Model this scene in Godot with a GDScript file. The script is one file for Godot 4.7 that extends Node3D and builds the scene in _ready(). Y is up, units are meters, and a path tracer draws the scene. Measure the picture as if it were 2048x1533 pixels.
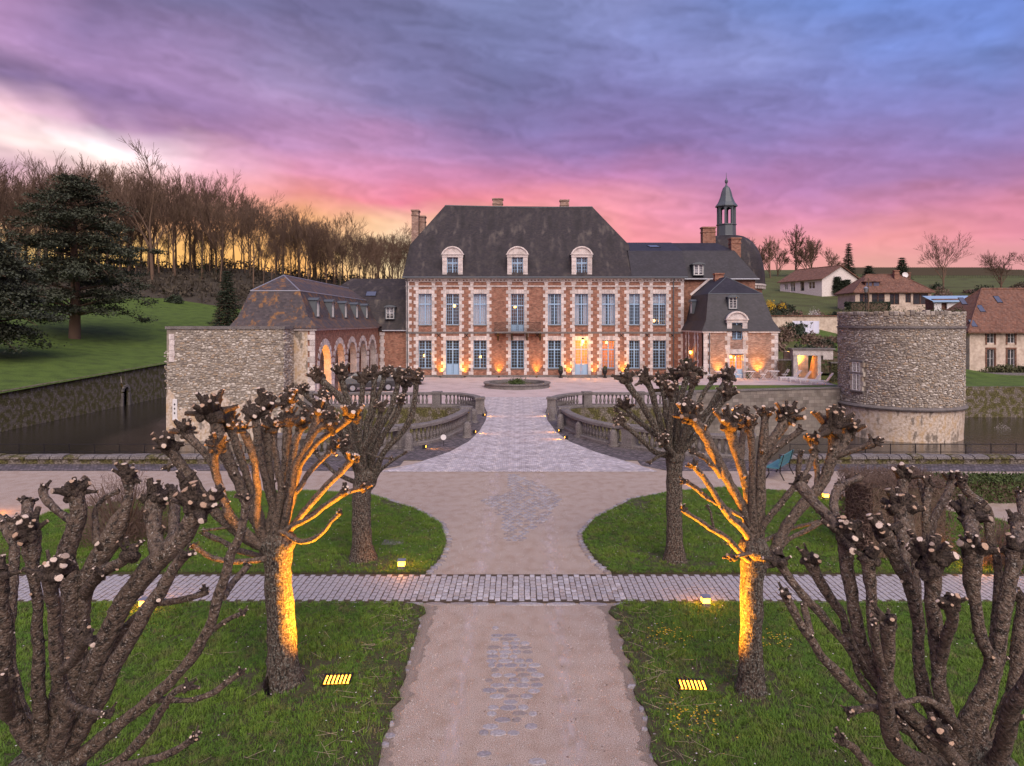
extends Node3D
# A brick and stone chateau across its moat at dusk, seen from above the drive between pollarded limes.
# Metres; the drive runs along -z from the camera, y = 0 is the level of the drive and of the court.

const EXPOSURE := 2.5
const SUN := -22.0

var M := {}
var used := {}
var rng := RandomNumberGenerator.new()


# ---------------------------------------------------------------- geometry
class Geo:
	var v := PackedVector3Array()
	var n := PackedVector3Array()
	var u := PackedVector2Array()
	var has_uv := false

	func tri_n(a: Vector3, b: Vector3, c: Vector3, na: Vector3, nb: Vector3, nc: Vector3) -> void:
		v.append(a); v.append(c); v.append(b)
		n.append(na); n.append(nc); n.append(nb)
		if has_uv:
			for k in 3: u.append(Vector2.ZERO)

	func tri(a: Vector3, b: Vector3, c: Vector3) -> void:
		var m := (b - a).cross(c - a).normalized()
		tri_n(a, b, c, m, m, m)

	func quad(a: Vector3, b: Vector3, c: Vector3, d: Vector3) -> void:
		tri(a, b, c)
		tri(a, c, d)

	func quad_n(a: Vector3, b: Vector3, c: Vector3, d: Vector3, na: Vector3, nb: Vector3, nc: Vector3, nd: Vector3) -> void:
		tri_n(a, b, c, na, nb, nc)
		tri_n(a, c, d, na, nc, nd)

	func fan(p: Array) -> void:
		for i in range(1, p.size() - 1):
			tri(p[0], p[i], p[i + 1])

	func box(c: Vector3, s: Vector3, b := Basis()) -> void:
		var x := b.x * s.x * 0.5
		var y := b.y * s.y * 0.5
		var z := b.z * s.z * 0.5
		quad(c - x - y + z, c + x - y + z, c + x + y + z, c - x + y + z)
		quad(c + x - y - z, c - x - y - z, c - x + y - z, c + x + y - z)
		quad(c + x - y + z, c + x - y - z, c + x + y - z, c + x + y + z)
		quad(c - x - y - z, c - x - y + z, c - x + y + z, c - x + y - z)
		quad(c - x + y + z, c + x + y + z, c + x + y - z, c - x + y - z)
		quad(c - x - y - z, c + x - y - z, c + x - y + z, c - x - y + z)

	# a box with its front and side edges chamfered by k
	func block(c: Vector3, s: Vector3, k: float, b := Basis()) -> void:
		var h := s * 0.5
		var o: Array = []
		for q in [Vector2(-1, -1), Vector2(1, -1), Vector2(1, 1), Vector2(-1, 1)]:
			o.append([b * Vector3(q.x * h.x, q.y * h.y, -h.z) + c, b * Vector3(q.x * h.x, q.y * h.y, h.z - k) + c, b * Vector3(q.x * (h.x - k), q.y * (h.y - k), h.z) + c])
		for i in 4:
			var j := (i + 1) % 4
			quad(o[i][0], o[j][0], o[j][1], o[i][1])
			quad(o[i][1], o[j][1], o[j][2], o[i][2])
		quad(o[0][2], o[1][2], o[2][2], o[3][2])
		quad(o[1][0], o[0][0], o[3][0], o[2][0])

	func span(a: Vector3, b: Vector3) -> void:
		box((a + b) * 0.5, (b - a).abs())

	func bar(a: Vector3, b: Vector3, w: float, h: float) -> void:
		var d := (b - a).normalized()
		var side := d.cross(Vector3.UP)
		if side.length() < 0.01: side = Vector3.RIGHT
		side = side.normalized()
		box((a + b) * 0.5, Vector3(w, h, (b - a).length()), Basis(side, d.cross(side), d))

	# polygon in the plane of o, ax, ay, pushed from depth 0 to depth t along -n
	func slab(p: PackedVector2Array, o: Vector3, ax: Vector3, ay: Vector3, t: float) -> void:
		var az := ax.cross(ay).normalized()
		var idx := Geometry2D.triangulate_polygon(p)
		for i in range(0, idx.size(), 3):
			var q := [p[idx[i]], p[idx[i + 1]], p[idx[i + 2]]]
			if (q[1] - q[0]).cross(q[2] - q[0]) < 0.0:
				q = [q[0], q[2], q[1]]
			var w := []
			for e in q: w.append(o + ax * e.x + ay * e.y)
			tri(w[0], w[1], w[2])
			if t > 0.0: tri(w[0] - az * t, w[2] - az * t, w[1] - az * t)
		if t > 0.0:
			var area := 0.0
			for i in p.size(): area += p[i].cross(p[(i + 1) % p.size()])
			for i in p.size():
				var a := p[i]
				var b := p[(i + 1) % p.size()]
				if area < 0.0:
					var s := a; a = b; b = s
				var wa := o + ax * a.x + ay * a.y
				var wb := o + ax * b.x + ay * b.y
				quad(wa - az * t, wb - az * t, wb, wa)

	func tube(p: PackedVector3Array, r: PackedFloat32Array, sides: int, cap_a := true, cap_b := true, lump := 0.0, noise: FastNoiseLite = null) -> void:
		var m := p.size()
		if m < 2: return
		var rings: Array = []
		var along := 0.0
		var t0 := (p[1] - p[0]).normalized()
		var e := t0.cross(Vector3(0.31, 0.2, 0.93)).normalized()
		for i in m:
			var t := (p[mini(i + 1, m - 1)] - p[maxi(i - 1, 0)]).normalized()
			e = (e - t * e.dot(t)).normalized()
			var f := t.cross(e)
			if i > 0: along += p[i].distance_to(p[i - 1])
			var ring: Array = []
			for k in sides + 1:
				var a := TAU * k / sides
				var d := e * cos(a) + f * sin(a)
				var rr := r[i]
				if noise:
					var q := p[i] + d * rr
					rr *= 1.0 + lump * (noise.get_noise_3d(q.x * 12.0, q.y * 9.0, q.z * 12.0) + 0.55 * noise.get_noise_3d(q.x * 44.0, q.y * 30.0, q.z * 44.0))
				ring.append([p[i] + d * rr, d])
			rings.append(ring)
		for i in m - 1:
			for k in sides:
				var a: Array = rings[i][k]
				var b: Array = rings[i][k + 1]
				var c: Array = rings[i + 1][k + 1]
				var d: Array = rings[i + 1][k]
				if noise:
					var s: Vector3 = (b[0] - a[0]).cross(d[0] - a[0]).normalized()
					quad_n(a[0], b[0], c[0], d[0], (a[1] + s).normalized(), (b[1] + s).normalized(), (c[1] + s).normalized(), (d[1] + s).normalized())
				else:
					quad_n(a[0], b[0], c[0], d[0], a[1], b[1], c[1], d[1])
		if cap_a:
			for k in sides: tri(p[0], rings[0][k + 1][0], rings[0][k][0])
		if cap_b:
			for k in sides: tri(p[m - 1], rings[m - 1][k][0], rings[m - 1][k + 1][0])

	func rod(a: Vector3, b: Vector3, ra: float, rb: float, sides := 6, caps := true) -> void:
		tube(PackedVector3Array([a, b]), PackedFloat32Array([ra, rb]), sides, caps, caps)

	# profile of (radius, height) turned round the vertical through c
	func lathe(prof: Array, sides: int, c: Vector3, a0 := 0.0, a1 := TAU, smooth := true) -> void:
		for i in prof.size() - 1:
			var p: Vector2 = prof[i]
			var q: Vector2 = prof[i + 1]
			var s := Vector2(q.y - p.y, p.x - q.x).normalized()
			for k in sides:
				var t0 := lerpf(a0, a1, float(k) / sides)
				var t1 := lerpf(a0, a1, float(k + 1) / sides)
				var d0 := Vector3(sin(t0), 0, cos(t0))
				var d1 := Vector3(sin(t1), 0, cos(t1))
				var A := c + d0 * p.x + Vector3(0, p.y, 0)
				var B := c + d1 * p.x + Vector3(0, p.y, 0)
				var C := c + d1 * q.x + Vector3(0, q.y, 0)
				var D := c + d0 * q.x + Vector3(0, q.y, 0)
				if smooth:
					var n0 := d0 * s.x + Vector3(0, s.y, 0)
					var n1 := d1 * s.x + Vector3(0, s.y, 0)
					if p.x > 0.0001: tri_n(A, B, C, n0, n1, n1)
					if q.x > 0.0001: tri_n(A, C, D, n0, n1, n0)
				else:
					if p.x > 0.0001: tri(A, B, C)
					if q.x > 0.0001: tri(A, C, D)

	func blob(c: Vector3, r: Vector3, rows: int, cols: int, lump: float, noise: FastNoiseLite, freq: float) -> void:
		var g: Array = []
		for i in rows + 1:
			var row: Array = []
			for k in cols + 1:
				var a := PI * i / rows
				var b := TAU * (k % cols) / cols
				var d := Vector3(sin(a) * cos(b), cos(a), sin(a) * sin(b))
				var w := 1.0 + lump * noise.get_noise_3d((c.x + d.x * r.x) * freq, (c.y + d.y * r.y) * freq, (c.z + d.z * r.z) * freq)
				row.append(c + d * r * w)
			g.append(row)
		for i in rows:
			for k in cols:
				if i > 0: tri(g[i][k], g[i][k + 1], g[i + 1][k + 1])
				if i < rows - 1: tri(g[i][k], g[i + 1][k + 1], g[i + 1][k])

	func empty() -> bool:
		return v.is_empty()

	func mesh() -> ArrayMesh:
		var a := []
		a.resize(Mesh.ARRAY_MAX)
		a[Mesh.ARRAY_VERTEX] = v
		a[Mesh.ARRAY_NORMAL] = n
		var m := ArrayMesh.new()
		m.add_surface_from_arrays(Mesh.PRIMITIVE_TRIANGLES, a)
		return m


# ---------------------------------------------------------------- things and parts
func numbered(called: String) -> String:
	if not used.has(called):
		used[called] = 0
		return called
	used[called] += 1
	return "%s_%03d" % [called, used[called]]


func tag(o: Node3D, label: String, category: String, group := "", kind := "") -> Node3D:
	if label: o.set_meta("label", label)
	if category: o.set_meta("category", category)
	if group: o.set_meta("group", group)
	if kind: o.set_meta("kind", kind)
	return o


func thing(called: String, label: String, category: String, at := Vector3.ZERO, turn := 0.0, group := "") -> Node3D:
	var o := Node3D.new()
	o.name = numbered(called)
	add_child(o)
	o.position = at
	o.rotation.y = turn
	return tag(o, label, category, group)


func node(parent: Node3D, called: String, at := Vector3.ZERO) -> Node3D:
	var o := Node3D.new()
	o.name = called
	o.position = at
	parent.add_child(o, true)
	return o


func part(parent: Node3D, called: String, g, m: Material, at := Vector3.ZERO, kind := "") -> MeshInstance3D:
	var o := MeshInstance3D.new()
	o.name = numbered(called) if parent == self else called
	o.mesh = g.mesh() if g is Geo else g
	if m: o.material_override = m
	o.position = at
	parent.add_child(o, true)
	if kind: o.set_meta("kind", kind)
	return o


func setting(called: String, g, m: Material) -> MeshInstance3D:
	return part(self, called, g, m, Vector3.ZERO, "structure")


func copy_of(o: Node3D, called: String, at: Vector3, turn := 0.0, label := "", size := 1.0) -> Node3D:
	var c: Node3D = o.duplicate()
	c.name = numbered(called)
	add_child(c)
	c.position = at
	c.rotation.y = turn
	c.scale = Vector3.ONE * size
	if label: c.set_meta("label", label)
	return c


# ---------------------------------------------------------------- materials
func ramp(stops: Array) -> Gradient:
	var g := Gradient.new()
	var o := PackedFloat32Array()
	var c := PackedColorArray()
	for s in stops:
		o.append(s[0])
		c.append((s[1] as Color).linear_to_srgb())
	g.offsets = o
	g.colors = c
	return g


func noise_of(kind_seed: int, freq: float, octaves := 4, cellular := false) -> FastNoiseLite:
	var f := FastNoiseLite.new()
	f.seed = kind_seed
	f.frequency = freq
	f.noise_type = FastNoiseLite.TYPE_CELLULAR if cellular else FastNoiseLite.TYPE_SIMPLEX_SMOOTH
	f.fractal_type = FastNoiseLite.FRACTAL_FBM
	f.fractal_octaves = octaves
	return f


# base colours here and below are linear reflectances
func noise_tex(kind_seed: int, freq: float, stops: Array, octaves := 4, size := 512, cellular := false) -> NoiseTexture2D:
	var t := NoiseTexture2D.new()
	t.width = size
	t.height = size
	t.seamless = true
	t.noise = noise_of(kind_seed, freq, octaves, cellular)
	t.color_ramp = ramp(stops)
	return t


func plain(called: String, c: Color, rough := 0.85, metal := 0.0) -> StandardMaterial3D:
	var m := StandardMaterial3D.new()
	m.resource_name = called
	m.albedo_color = c.linear_to_srgb()
	m.roughness = rough
	m.metallic = metal
	M[called] = m
	return m


func textured(called: String, fine: Texture2D, metres: float, rough := 0.9, coarse: Texture2D = null, coarse_metres := 8.0, relief: Texture2D = null, relief_cm := 0.0, world := true) -> StandardMaterial3D:
	var m := plain(called, Color.WHITE, rough)
	m.albedo_texture = fine
	m.uv1_triplanar = true
	m.uv1_world_triplanar = world
	m.uv1_triplanar_sharpness = 4.0
	m.uv1_scale = Vector3.ONE / metres
	if coarse:
		m.detail_enabled = true
		m.detail_albedo = coarse
		m.detail_blend_mode = BaseMaterial3D.BLEND_MODE_MUL
		m.detail_uv_layer = BaseMaterial3D.DETAIL_UV_2
		m.uv2_triplanar = true
		m.uv2_world_triplanar = world
		m.uv2_triplanar_sharpness = 4.0
		m.uv2_scale = Vector3.ONE / coarse_metres
	if relief:
		m.heightmap_enabled = true
		m.heightmap_texture = relief
		m.heightmap_scale = relief_cm
	return m


func g(x: float) -> Color:
	return Color(x, x, x)


# courses of bricks or slates with a tone for each, joints darker; used only where single ones are too small to tell apart
func coursed(kind_seed: int, cols: int, rows: int, base: Array, joint: Color, joint_px: int, size := 512) -> ImageTexture:
	var r := RandomNumberGenerator.new()
	r.seed = kind_seed
	var im := Image.create(size, size, false, Image.FORMAT_RGB8)
	im.fill(joint.linear_to_srgb())
	for j in rows:
		var y0 := j * size / rows
		var y1 := (j + 1) * size / rows
		var off := (j % 2) * size / cols / 2
		for i in cols:
			var x0 := i * size / cols + off
			var w := size / cols - joint_px
			var c: Color = base[r.randi() % base.size()]
			c = (c * r.randf_range(0.8, 1.2)).linear_to_srgb()
			var rect := Rect2i(x0, y0, w, y1 - y0 - joint_px)
			im.fill_rect(rect, c)
			if x0 + w > size:
				im.fill_rect(Rect2i(0, y0, x0 + w - size, y1 - y0 - joint_px), c)
	return ImageTexture.create_from_image(im)
# the dusk sky by azimuth (degrees from the drive, clockwise) and height
const SKY_AZIMUTH := [-180.0,-75.0,-37.2,-31.5,-25.0,-17.7,-9.8,-1.5,8.9,18.8,27.6,35.2,75.0,180.0]
const SKY_HEIGHT := [0,2,4,6,8,10,12,14,16,18,20,23,26]
const SKY_COLOURS := [
	[[165,130,160],[175,132,165],[180,132,170],[175,130,172],[168,128,174],[158,124,176],[148,121,176],[140,120,176],[133,118,176],[127,117,176],[122,116,175],[117,115,173],[114,114,172]],
	[[235,160,120],[235,155,130],[225,150,145],[215,145,160],[205,140,165],[190,135,168],[175,128,170],[162,122,170],[150,118,168],[140,114,166],[132,112,165],[124,110,164],[118,110,164]],
	[[255,190,50],[255,195,60],[255,200,69],[244,183,114],[230,168,156],[209,161,180],[253,218,214],[237,184,206],[131,105,155],[167,126,176],[177,129,183],[180,130,185],[180,130,185]],
	[[255,190,45],[255,196,55],[255,202,64],[254,199,90],[250,185,140],[248,200,193],[255,239,237],[172,128,171],[139,108,163],[158,120,175],[142,114,169],[115,105,155],[115,105,155]],
	[[255,180,45],[255,184,50],[255,187,56],[255,184,68],[253,163,104],[248,165,169],[234,170,192],[162,115,166],[150,114,169],[159,124,179],[155,123,178],[115,109,159],[112,108,158]],
	[[255,170,60],[255,174,60],[255,178,60],[255,178,69],[254,171,91],[243,139,135],[223,134,170],[191,132,184],[170,126,181],[165,134,186],[138,123,174],[112,106,157],[110,105,155]],
	[[255,200,110],[255,212,133],[255,223,157],[255,235,180],[253,192,147],[235,116,144],[215,125,170],[190,130,185],[178,125,180],[129,115,169],[117,111,164],[109,109,160],[110,110,160]],
	[[255,190,130],[255,188,133],[255,187,137],[255,185,140],[252,162,133],[238,127,143],[196,119,170],[159,113,170],[130,110,169],[115,110,165],[112,113,168],[112,118,173],[115,125,180]],
	[[250,150,130],[251,150,133],[252,147,137],[251,137,145],[248,138,160],[239,141,172],[191,116,170],[141,110,175],[132,113,178],[125,116,181],[125,124,189],[123,130,193],[120,130,190]],
	[[248,150,140],[249,154,144],[250,158,148],[250,149,155],[222,129,168],[188,117,175],[162,115,177],[138,116,182],[130,122,190],[126,129,197],[129,137,203],[110,133,205],[100,130,205]],
	[[245,160,150],[247,166,152],[250,171,155],[250,147,151],[209,125,170],[168,116,175],[154,115,179],[140,117,184],[126,120,190],[117,126,198],[108,130,206],[95,130,210],[95,130,210]],
	[[240,150,155],[242,155,157],[245,159,160],[234,132,158],[218,124,156],[172,115,171],[147,116,181],[129,119,187],[115,123,195],[105,130,205],[99,130,211],[95,130,215],[95,130,215]],
	[[225,145,155],[222,142,158],[215,138,162],[205,132,165],[190,126,168],[175,122,172],[160,120,178],[148,120,182],[138,120,186],[130,122,190],[122,124,195],[112,126,202],[104,126,205]],
	[[165,130,160],[175,132,165],[180,132,170],[175,130,172],[168,128,174],[158,124,176],[148,121,176],[140,120,176],[133,118,176],[127,117,176],[122,116,175],[117,115,173],[114,114,172]]]
# Pollarded limes: trunk and limbs as x, y, z, radius in metres from the foot of each tree; the first number of a limb is the radius of its knuckle
const POLLARDS := {
	"lit_left": {"at": Vector3(-3.443, 0, -10.000), "trunk": [0,-0.05,0,0.286,0,0.058,0,0.242,-0.029,0.908,0,0.22,-0.073,1.64,0,0.212,-0.073,2.117,0,0.242], "limbs": [
		[0.172,-0.158,2.045,0,0.121,-0.396,2.128,0.036,0.109,-0.653,2.306,0.069,0.102,-0.963,2.615,0.108,0.094,-1.213,3.016,0.147,0.094,-1.429,3.325,0.176,0.094,-1.604,3.588,0.2,0.086],
		[0.065,-1.408,3.318,0.176,0.043,-1.488,3.306,0.188,0.043,-1.582,3.251,0.2,0.043],
		[0.139,-0.139,2.04,0,0.113,-0.305,2.122,0.085,0.102,-0.553,2.357,0.19,0.093,-0.668,2.585,0.257,0.086,-0.766,2.935,0.345,0.081,-0.819,3.307,0.43,0.077,-0.76,3.628,0.5,0.077],
		[0.127,-0.826,3.314,0.43,0.07,-0.937,3.494,0.418,0.07,-1.053,3.626,0.411,0.07,-1.269,3.814,0.4,0.077],
		[0.257,-0.088,2.036,0,0.137,-0.138,2.074,-0.017,0.125,-0.35,2.315,-0.073,0.125,-0.53,2.59,-0.119,0.111,-0.672,2.847,-0.157,0.104,-0.862,3.172,-0.202,0.105,-0.982,3.472,-0.239,0.113,-1.069,3.708,-0.266,0.113,-1.19,4.004,-0.3,0.113],
		[0.186,-0.13,2.118,0,0.097,-0.357,2.365,-0.152,0.089,-0.513,2.67,-0.267,0.083,-0.657,2.963,-0.364,0.076,-0.774,3.163,-0.427,0.076,-0.877,3.395,-0.494,0.077,-1.069,3.779,-0.6,0.093],
		[0.104,-0.112,2.045,0,0.105,-0.205,2.136,0.061,0.095,-0.296,2.402,0.147,0.087,-0.302,2.782,0.245,0.071,-0.277,3.129,0.328,0.067,-0.271,3.433,0.397,0.063,-0.345,3.698,0.46,0.07,-0.405,3.865,0.5,0.063],
		[0.149,-0.097,2.091,0,0.129,-0.181,2.289,-0.035,0.118,-0.158,2.602,-0.072,0.096,-0.224,2.789,-0.092,0.074,-0.309,3.093,-0.123,0.074,-0.419,3.479,-0.158,0.071,-0.443,3.759,-0.182,0.075,-0.517,3.965,-0.2,0.075],
		[0.2,-0.086,2.182,0,0.097,-0.183,2.622,-0.163,0.089,-0.276,2.973,-0.256,0.083,-0.357,3.39,-0.354,0.091,-0.417,3.758,-0.434,0.103,-0.441,4.086,-0.5,0.108],
		[0.128,-0.081,2.091,0,0.105,-0.083,2.316,0.055,0.095,-0.024,2.669,0.119,0.072,0.014,2.955,0.166,0.065,0.001,3.261,0.212,0.065,-0.018,3.57,0.258,0.064,-0.032,3.869,0.3,0.071],
		[0.168,-0.062,2.087,0,0.113,-0.053,2.264,-0.068,0.103,-0.032,2.609,-0.157,0.089,-0.068,2.999,-0.241,0.083,-0.061,3.463,-0.331,0.083,-0.077,3.854,-0.4,0.091],
		[0.16,-0.076,3.41,-0.331,0.076,-0.154,3.681,-0.629,0.078,-0.182,3.879,-0.781,0.079,-0.23,4.054,-0.9,0.088],
		[0.164,-0.066,2.073,0,0.097,-0.054,2.218,-0.027,0.088,-0.003,2.573,-0.073,0.074,0.036,2.925,-0.111,0.067,0.082,3.325,-0.15,0.067,0.133,3.625,-0.178,0.067,0.23,3.86,-0.2,0.082],
		[0.139,-0.048,2.128,0,0.081,0.07,2.48,0.118,0.072,0.181,2.943,0.235,0.064,0.298,3.357,0.331,0.057,0.445,3.616,0.393,0.056,0.616,3.822,0.448,0.063,0.833,3.962,0.5,0.077],
		[0.158,-0.044,2.128,0,0.073,0.059,2.459,0.043,0.066,0.176,2.937,0.089,0.058,0.31,3.321,0.123,0.054,0.572,3.631,0.154,0.054,0.853,3.822,0.18,0.058,1.06,4.012,0.2,0.086],
		[0.158,-0.051,2.091,0,0.089,-0.031,2.259,-0.134,0.082,0.018,2.688,-0.344,0.076,0.094,3.171,-0.535,0.069,0.231,3.609,-0.694,0.078,0.278,3.94,-0.8,0.095],
		[0.106,0.19,2.871,0.089,0.051,0.253,2.925,0.012,0.051,0.361,3.125,-0.114,0.052,0.49,3.269,-0.204,0.052,0.644,3.446,-0.3,0.06],
		[0.118,-0.038,2.087,0,0.089,0.059,2.279,-0.02,0.081,0.244,2.501,-0.04,0.07,0.509,2.797,-0.063,0.063,0.784,3.101,-0.085,0.063,1.001,3.32,-0.1,0.067],
		[0.092,-0.038,2.091,0,0.073,0.028,2.266,-0.112,0.067,0.274,2.411,-0.227,0.052,0.523,2.564,-0.326,0.049,0.822,2.734,-0.43,0.046,1.066,2.794,-0.5,0.058],
		[0.098,-0.066,2.076,0,0.073,-0.017,2.265,0.077,0.065,0.189,2.403,0.15,0.054,0.514,2.575,0.247,0.046,0.795,2.798,0.336,0.042,1.01,2.963,0.4,0.053],
		[0.056,-0.066,2.084,0,0.056,-0.006,2.304,0.11,0.051,0.246,2.222,0.215,0.047,0.471,2.232,0.293,0.05,0.687,2.386,0.377,0.039,0.856,2.578,0.455,0.035,0.959,2.688,0.5,0.038],
		[0.055,-0.088,1.996,0,0.073,-0.108,1.942,0.067,0.065,-0.24,1.917,0.162,0.058,-0.492,1.937,0.304,0.05,-0.708,1.997,0.412,0.046,-0.885,2.083,0.501,0.045,-1.047,2.276,0.6,0.041],
		[0.028,-0.675,2.321,0.069,0.033,-0.76,2.387,0.194,0.029,-0.866,2.403,0.294,0.025,-0.995,2.414,0.4,0.025],
		[0.062,-0.103,1.99,0,0.064,-0.228,1.862,-0.102,0.059,-0.543,1.849,-0.247,0.056,-0.859,1.881,-0.376,0.053,-1.137,1.982,-0.49,0.054,-1.434,2.071,-0.6,0.05]]},
	"left_back": {"at": Vector3(-3.475, 0, -15.300), "trunk": [0,-0.05,0,0.325,0,0.15,0,0.263,-0.045,0.913,0,0.23,-0.022,1.529,0,0.224,0.045,1.944,0,0.247], "limbs": [
		[0.187,0.003,1.924,0,0.123,-0.138,2.385,0.079,0.112,-0.259,2.784,0.131,0.1,-0.335,3.247,0.184,0.094,-0.403,3.583,0.22,0.094,-0.562,3.774,0.246,0.099,-0.742,3.953,0.272,0.105,-0.921,4.164,0.3,0.099],
		[0.196,0.025,1.896,0,0.123,-0.088,2.239,-0.091,0.113,-0.198,2.676,-0.173,0.102,-0.284,3.13,-0.246,0.091,-0.437,3.544,-0.311,0.091,-0.554,3.951,-0.369,0.098,-0.597,4.178,-0.4,0.104],
		[0.13,0.008,1.896,0,0.111,-0.107,2.281,0.117,0.1,-0.322,2.779,0.235,0.088,-0.519,3.178,0.322,0.082,-0.762,3.484,0.395,0.076,-1.008,3.632,0.449,0.076,-1.177,3.865,0.5,0.081],
		[0.167,-0.003,1.919,0,0.105,-0.173,2.352,0.026,0.095,-0.48,2.826,0.05,0.084,-0.855,3.186,0.069,0.078,-1.141,3.367,0.081,0.084,-1.35,3.535,0.09,0.089,-1.57,3.748,0.1,0.089],
		[0.14,0.031,1.868,0,0.099,-0.016,2.172,0.125,0.089,-0.193,2.586,0.264,0.083,-0.407,3.105,0.418,0.076,-0.616,3.479,0.528,0.081,-0.725,3.746,0.6,0.081],
		[0.185,-0.017,1.896,0,0.099,-0.273,2.226,-0.157,0.091,-0.653,2.653,-0.308,0.08,-1.029,2.979,-0.422,0.081,-1.341,3.175,-0.5,0.104],
		[0.169,0.048,1.84,0,0.123,0.019,2.03,-0.014,0.112,-0.053,2.475,-0.037,0.09,-0.08,2.888,-0.055,0.079,-0.061,3.302,-0.071,0.079,-0.02,3.706,-0.087,0.079,-0.023,4.076,-0.1,0.09],
		[0.185,0.059,1.98,0,0.099,0.027,2.562,-0.18,0.091,0.028,2.989,-0.277,0.08,0.113,3.401,-0.363,0.08,0.163,3.863,-0.452,0.081,0.106,4.125,-0.5,0.098],
		[0.152,0.07,1.952,0,0.099,0.065,2.442,-0.214,0.091,0.083,3.029,-0.394,0.075,0.174,3.429,-0.506,0.069,0.303,3.847,-0.618,0.07,0.38,4.18,-0.7,0.088],
		[0.204,0.076,1.868,0,0.111,0.127,2.138,-0.036,0.101,0.218,2.624,-0.082,0.085,0.414,3.013,-0.117,0.079,0.622,3.472,-0.154,0.079,0.719,3.832,-0.18,0.085,0.761,4.125,-0.2,0.102],
		[0.175,0.104,1.924,0,0.092,0.21,2.336,-0.171,0.085,0.431,2.811,-0.319,0.074,0.64,3.208,-0.431,0.075,0.806,3.657,-0.54,0.075,0.865,3.931,-0.6,0.093],
		[0.178,0.087,1.75,0,0.136,0.181,1.677,0.008,0.123,0.285,2.016,0.024,0.101,0.433,2.343,0.038,0.089,0.682,2.67,0.052,0.084,0.93,2.94,0.064,0.084,1.122,3.366,0.078,0.084,1.202,3.802,0.091,0.078,1.203,4.104,0.1,0.095],
		[0.131,0.081,1.84,0,0.105,0.172,2.048,0.067,0.095,0.277,2.387,0.146,0.083,0.473,2.802,0.235,0.072,0.765,3.212,0.324,0.071,0.931,3.626,0.4,0.076],
		[0.129,0.048,1.854,0,0.111,0.051,2.116,0.125,0.1,0.073,2.533,0.273,0.083,0.239,2.826,0.378,0.077,0.45,3.194,0.503,0.076,0.545,3.52,0.6,0.07],
		[0.055,0.095,1.77,0,0.074,0.224,1.765,0.051,0.067,0.374,2.006,0.129,0.056,0.622,2.211,0.206,0.044,0.808,2.354,0.258,0.039,0.969,2.461,0.3,0.038],
		[0.053,0.161,2.467,0.273,0.039,0.337,2.431,0.43,0.033,0.551,2.405,0.572,0.032,0.769,2.42,0.7,0.037],
		[0.152,0.031,1.84,0,0.136,-0.008,2.068,0.16,0.122,-0.148,2.418,0.362,0.109,-0.255,2.684,0.5,0.098],
		[0.091,0.011,1.767,0,0.08,-0.135,1.731,-0.049,0.073,-0.495,1.845,-0.137,0.062,-0.845,2.043,-0.217,0.057,-1.142,2.38,-0.3,0.057],
		[0.065,0.003,1.826,0,0.068,-0.123,2.008,0.142,0.061,-0.315,2.438,0.351,0.044,-0.515,2.749,0.5,0.043]]},
	"right_back": {"at": Vector3(3.497, 0, -15.200), "trunk": [0,-0.05,0,0.29,0,0.073,0,0.228,-0.011,0.83,0,0.195,-0.022,1.832,0,0.195,0,2.367,0,0.223], "limbs": [
		[0.198,-0.022,2.294,0,0.122,-0.095,2.45,0.026,0.111,-0.326,2.779,0.069,0.1,-0.545,3.151,0.108,0.1,-0.761,3.542,0.146,0.094,-0.976,3.843,0.175,0.099,-1.156,4.109,0.2,0.11],
		[0.204,-0.039,2.322,0,0.11,-0.142,2.545,-0.062,0.101,-0.261,2.936,-0.133,0.095,-0.361,3.344,-0.196,0.09,-0.472,3.8,-0.26,0.096,-0.624,4.068,-0.3,0.108],
		[0.15,-0.042,2.317,0,0.092,-0.142,2.513,-0.113,0.084,-0.418,2.793,-0.251,0.074,-0.639,2.995,-0.341,0.074,-0.875,3.199,-0.427,0.074,-1.047,3.419,-0.5,0.081],
		[0.092,-0.898,3.199,-0.427,0.052,-1.063,3.24,-0.468,0.052,-1.231,3.327,-0.5,0.052],
		[0.131,-0.042,2.275,0,0.098,-0.178,2.376,0.049,0.089,-0.457,2.466,0.112,0.077,-0.769,2.756,0.19,0.071,-1.1,3.031,0.262,0.071,-1.281,3.179,0.3,0.071],
		[0.172,-0.031,2.325,0,0.11,-0.149,2.589,0.121,0.099,-0.172,3.054,0.27,0.088,-0.168,3.508,0.4,0.087,-0.223,3.875,0.5,0.097],
		[0.173,-0.006,2.308,0,0.11,-0.004,2.485,-0.082,0.101,0.02,2.804,-0.183,0.09,0.082,3.272,-0.308,0.08,0.139,3.694,-0.407,0.08,0.092,4.109,-0.5,0.098],
		[0.158,-0.028,2.364,0,0.098,-0.098,2.713,-0.059,0.089,-0.152,3.208,-0.118,0.079,-0.21,3.652,-0.164,0.073,-0.27,4.02,-0.2,0.085],
		[0.202,0,2.336,0,0.116,0.005,2.608,-0.021,0.106,0.055,3.095,-0.047,0.089,0.116,3.517,-0.067,0.089,0.244,3.996,-0.088,0.095,0.337,4.275,-0.1,0.112],
		[0.137,0.334,4.074,-0.088,0.073,0.495,4.127,-0.279,0.074,0.629,4.163,-0.4,0.08],
		[0.14,0.011,2.364,0,0.098,0.011,2.748,0.144,0.088,0.062,3.299,0.301,0.076,0.208,3.715,0.415,0.076,0.294,4.048,0.5,0.081],
		[0.104,0.017,2.336,0,0.098,0.097,2.589,-0.128,0.09,0.317,3.036,-0.291,0.074,0.602,3.44,-0.426,0.069,0.772,3.706,-0.507,0.069,1.018,4.009,-0.6,0.069],
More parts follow.
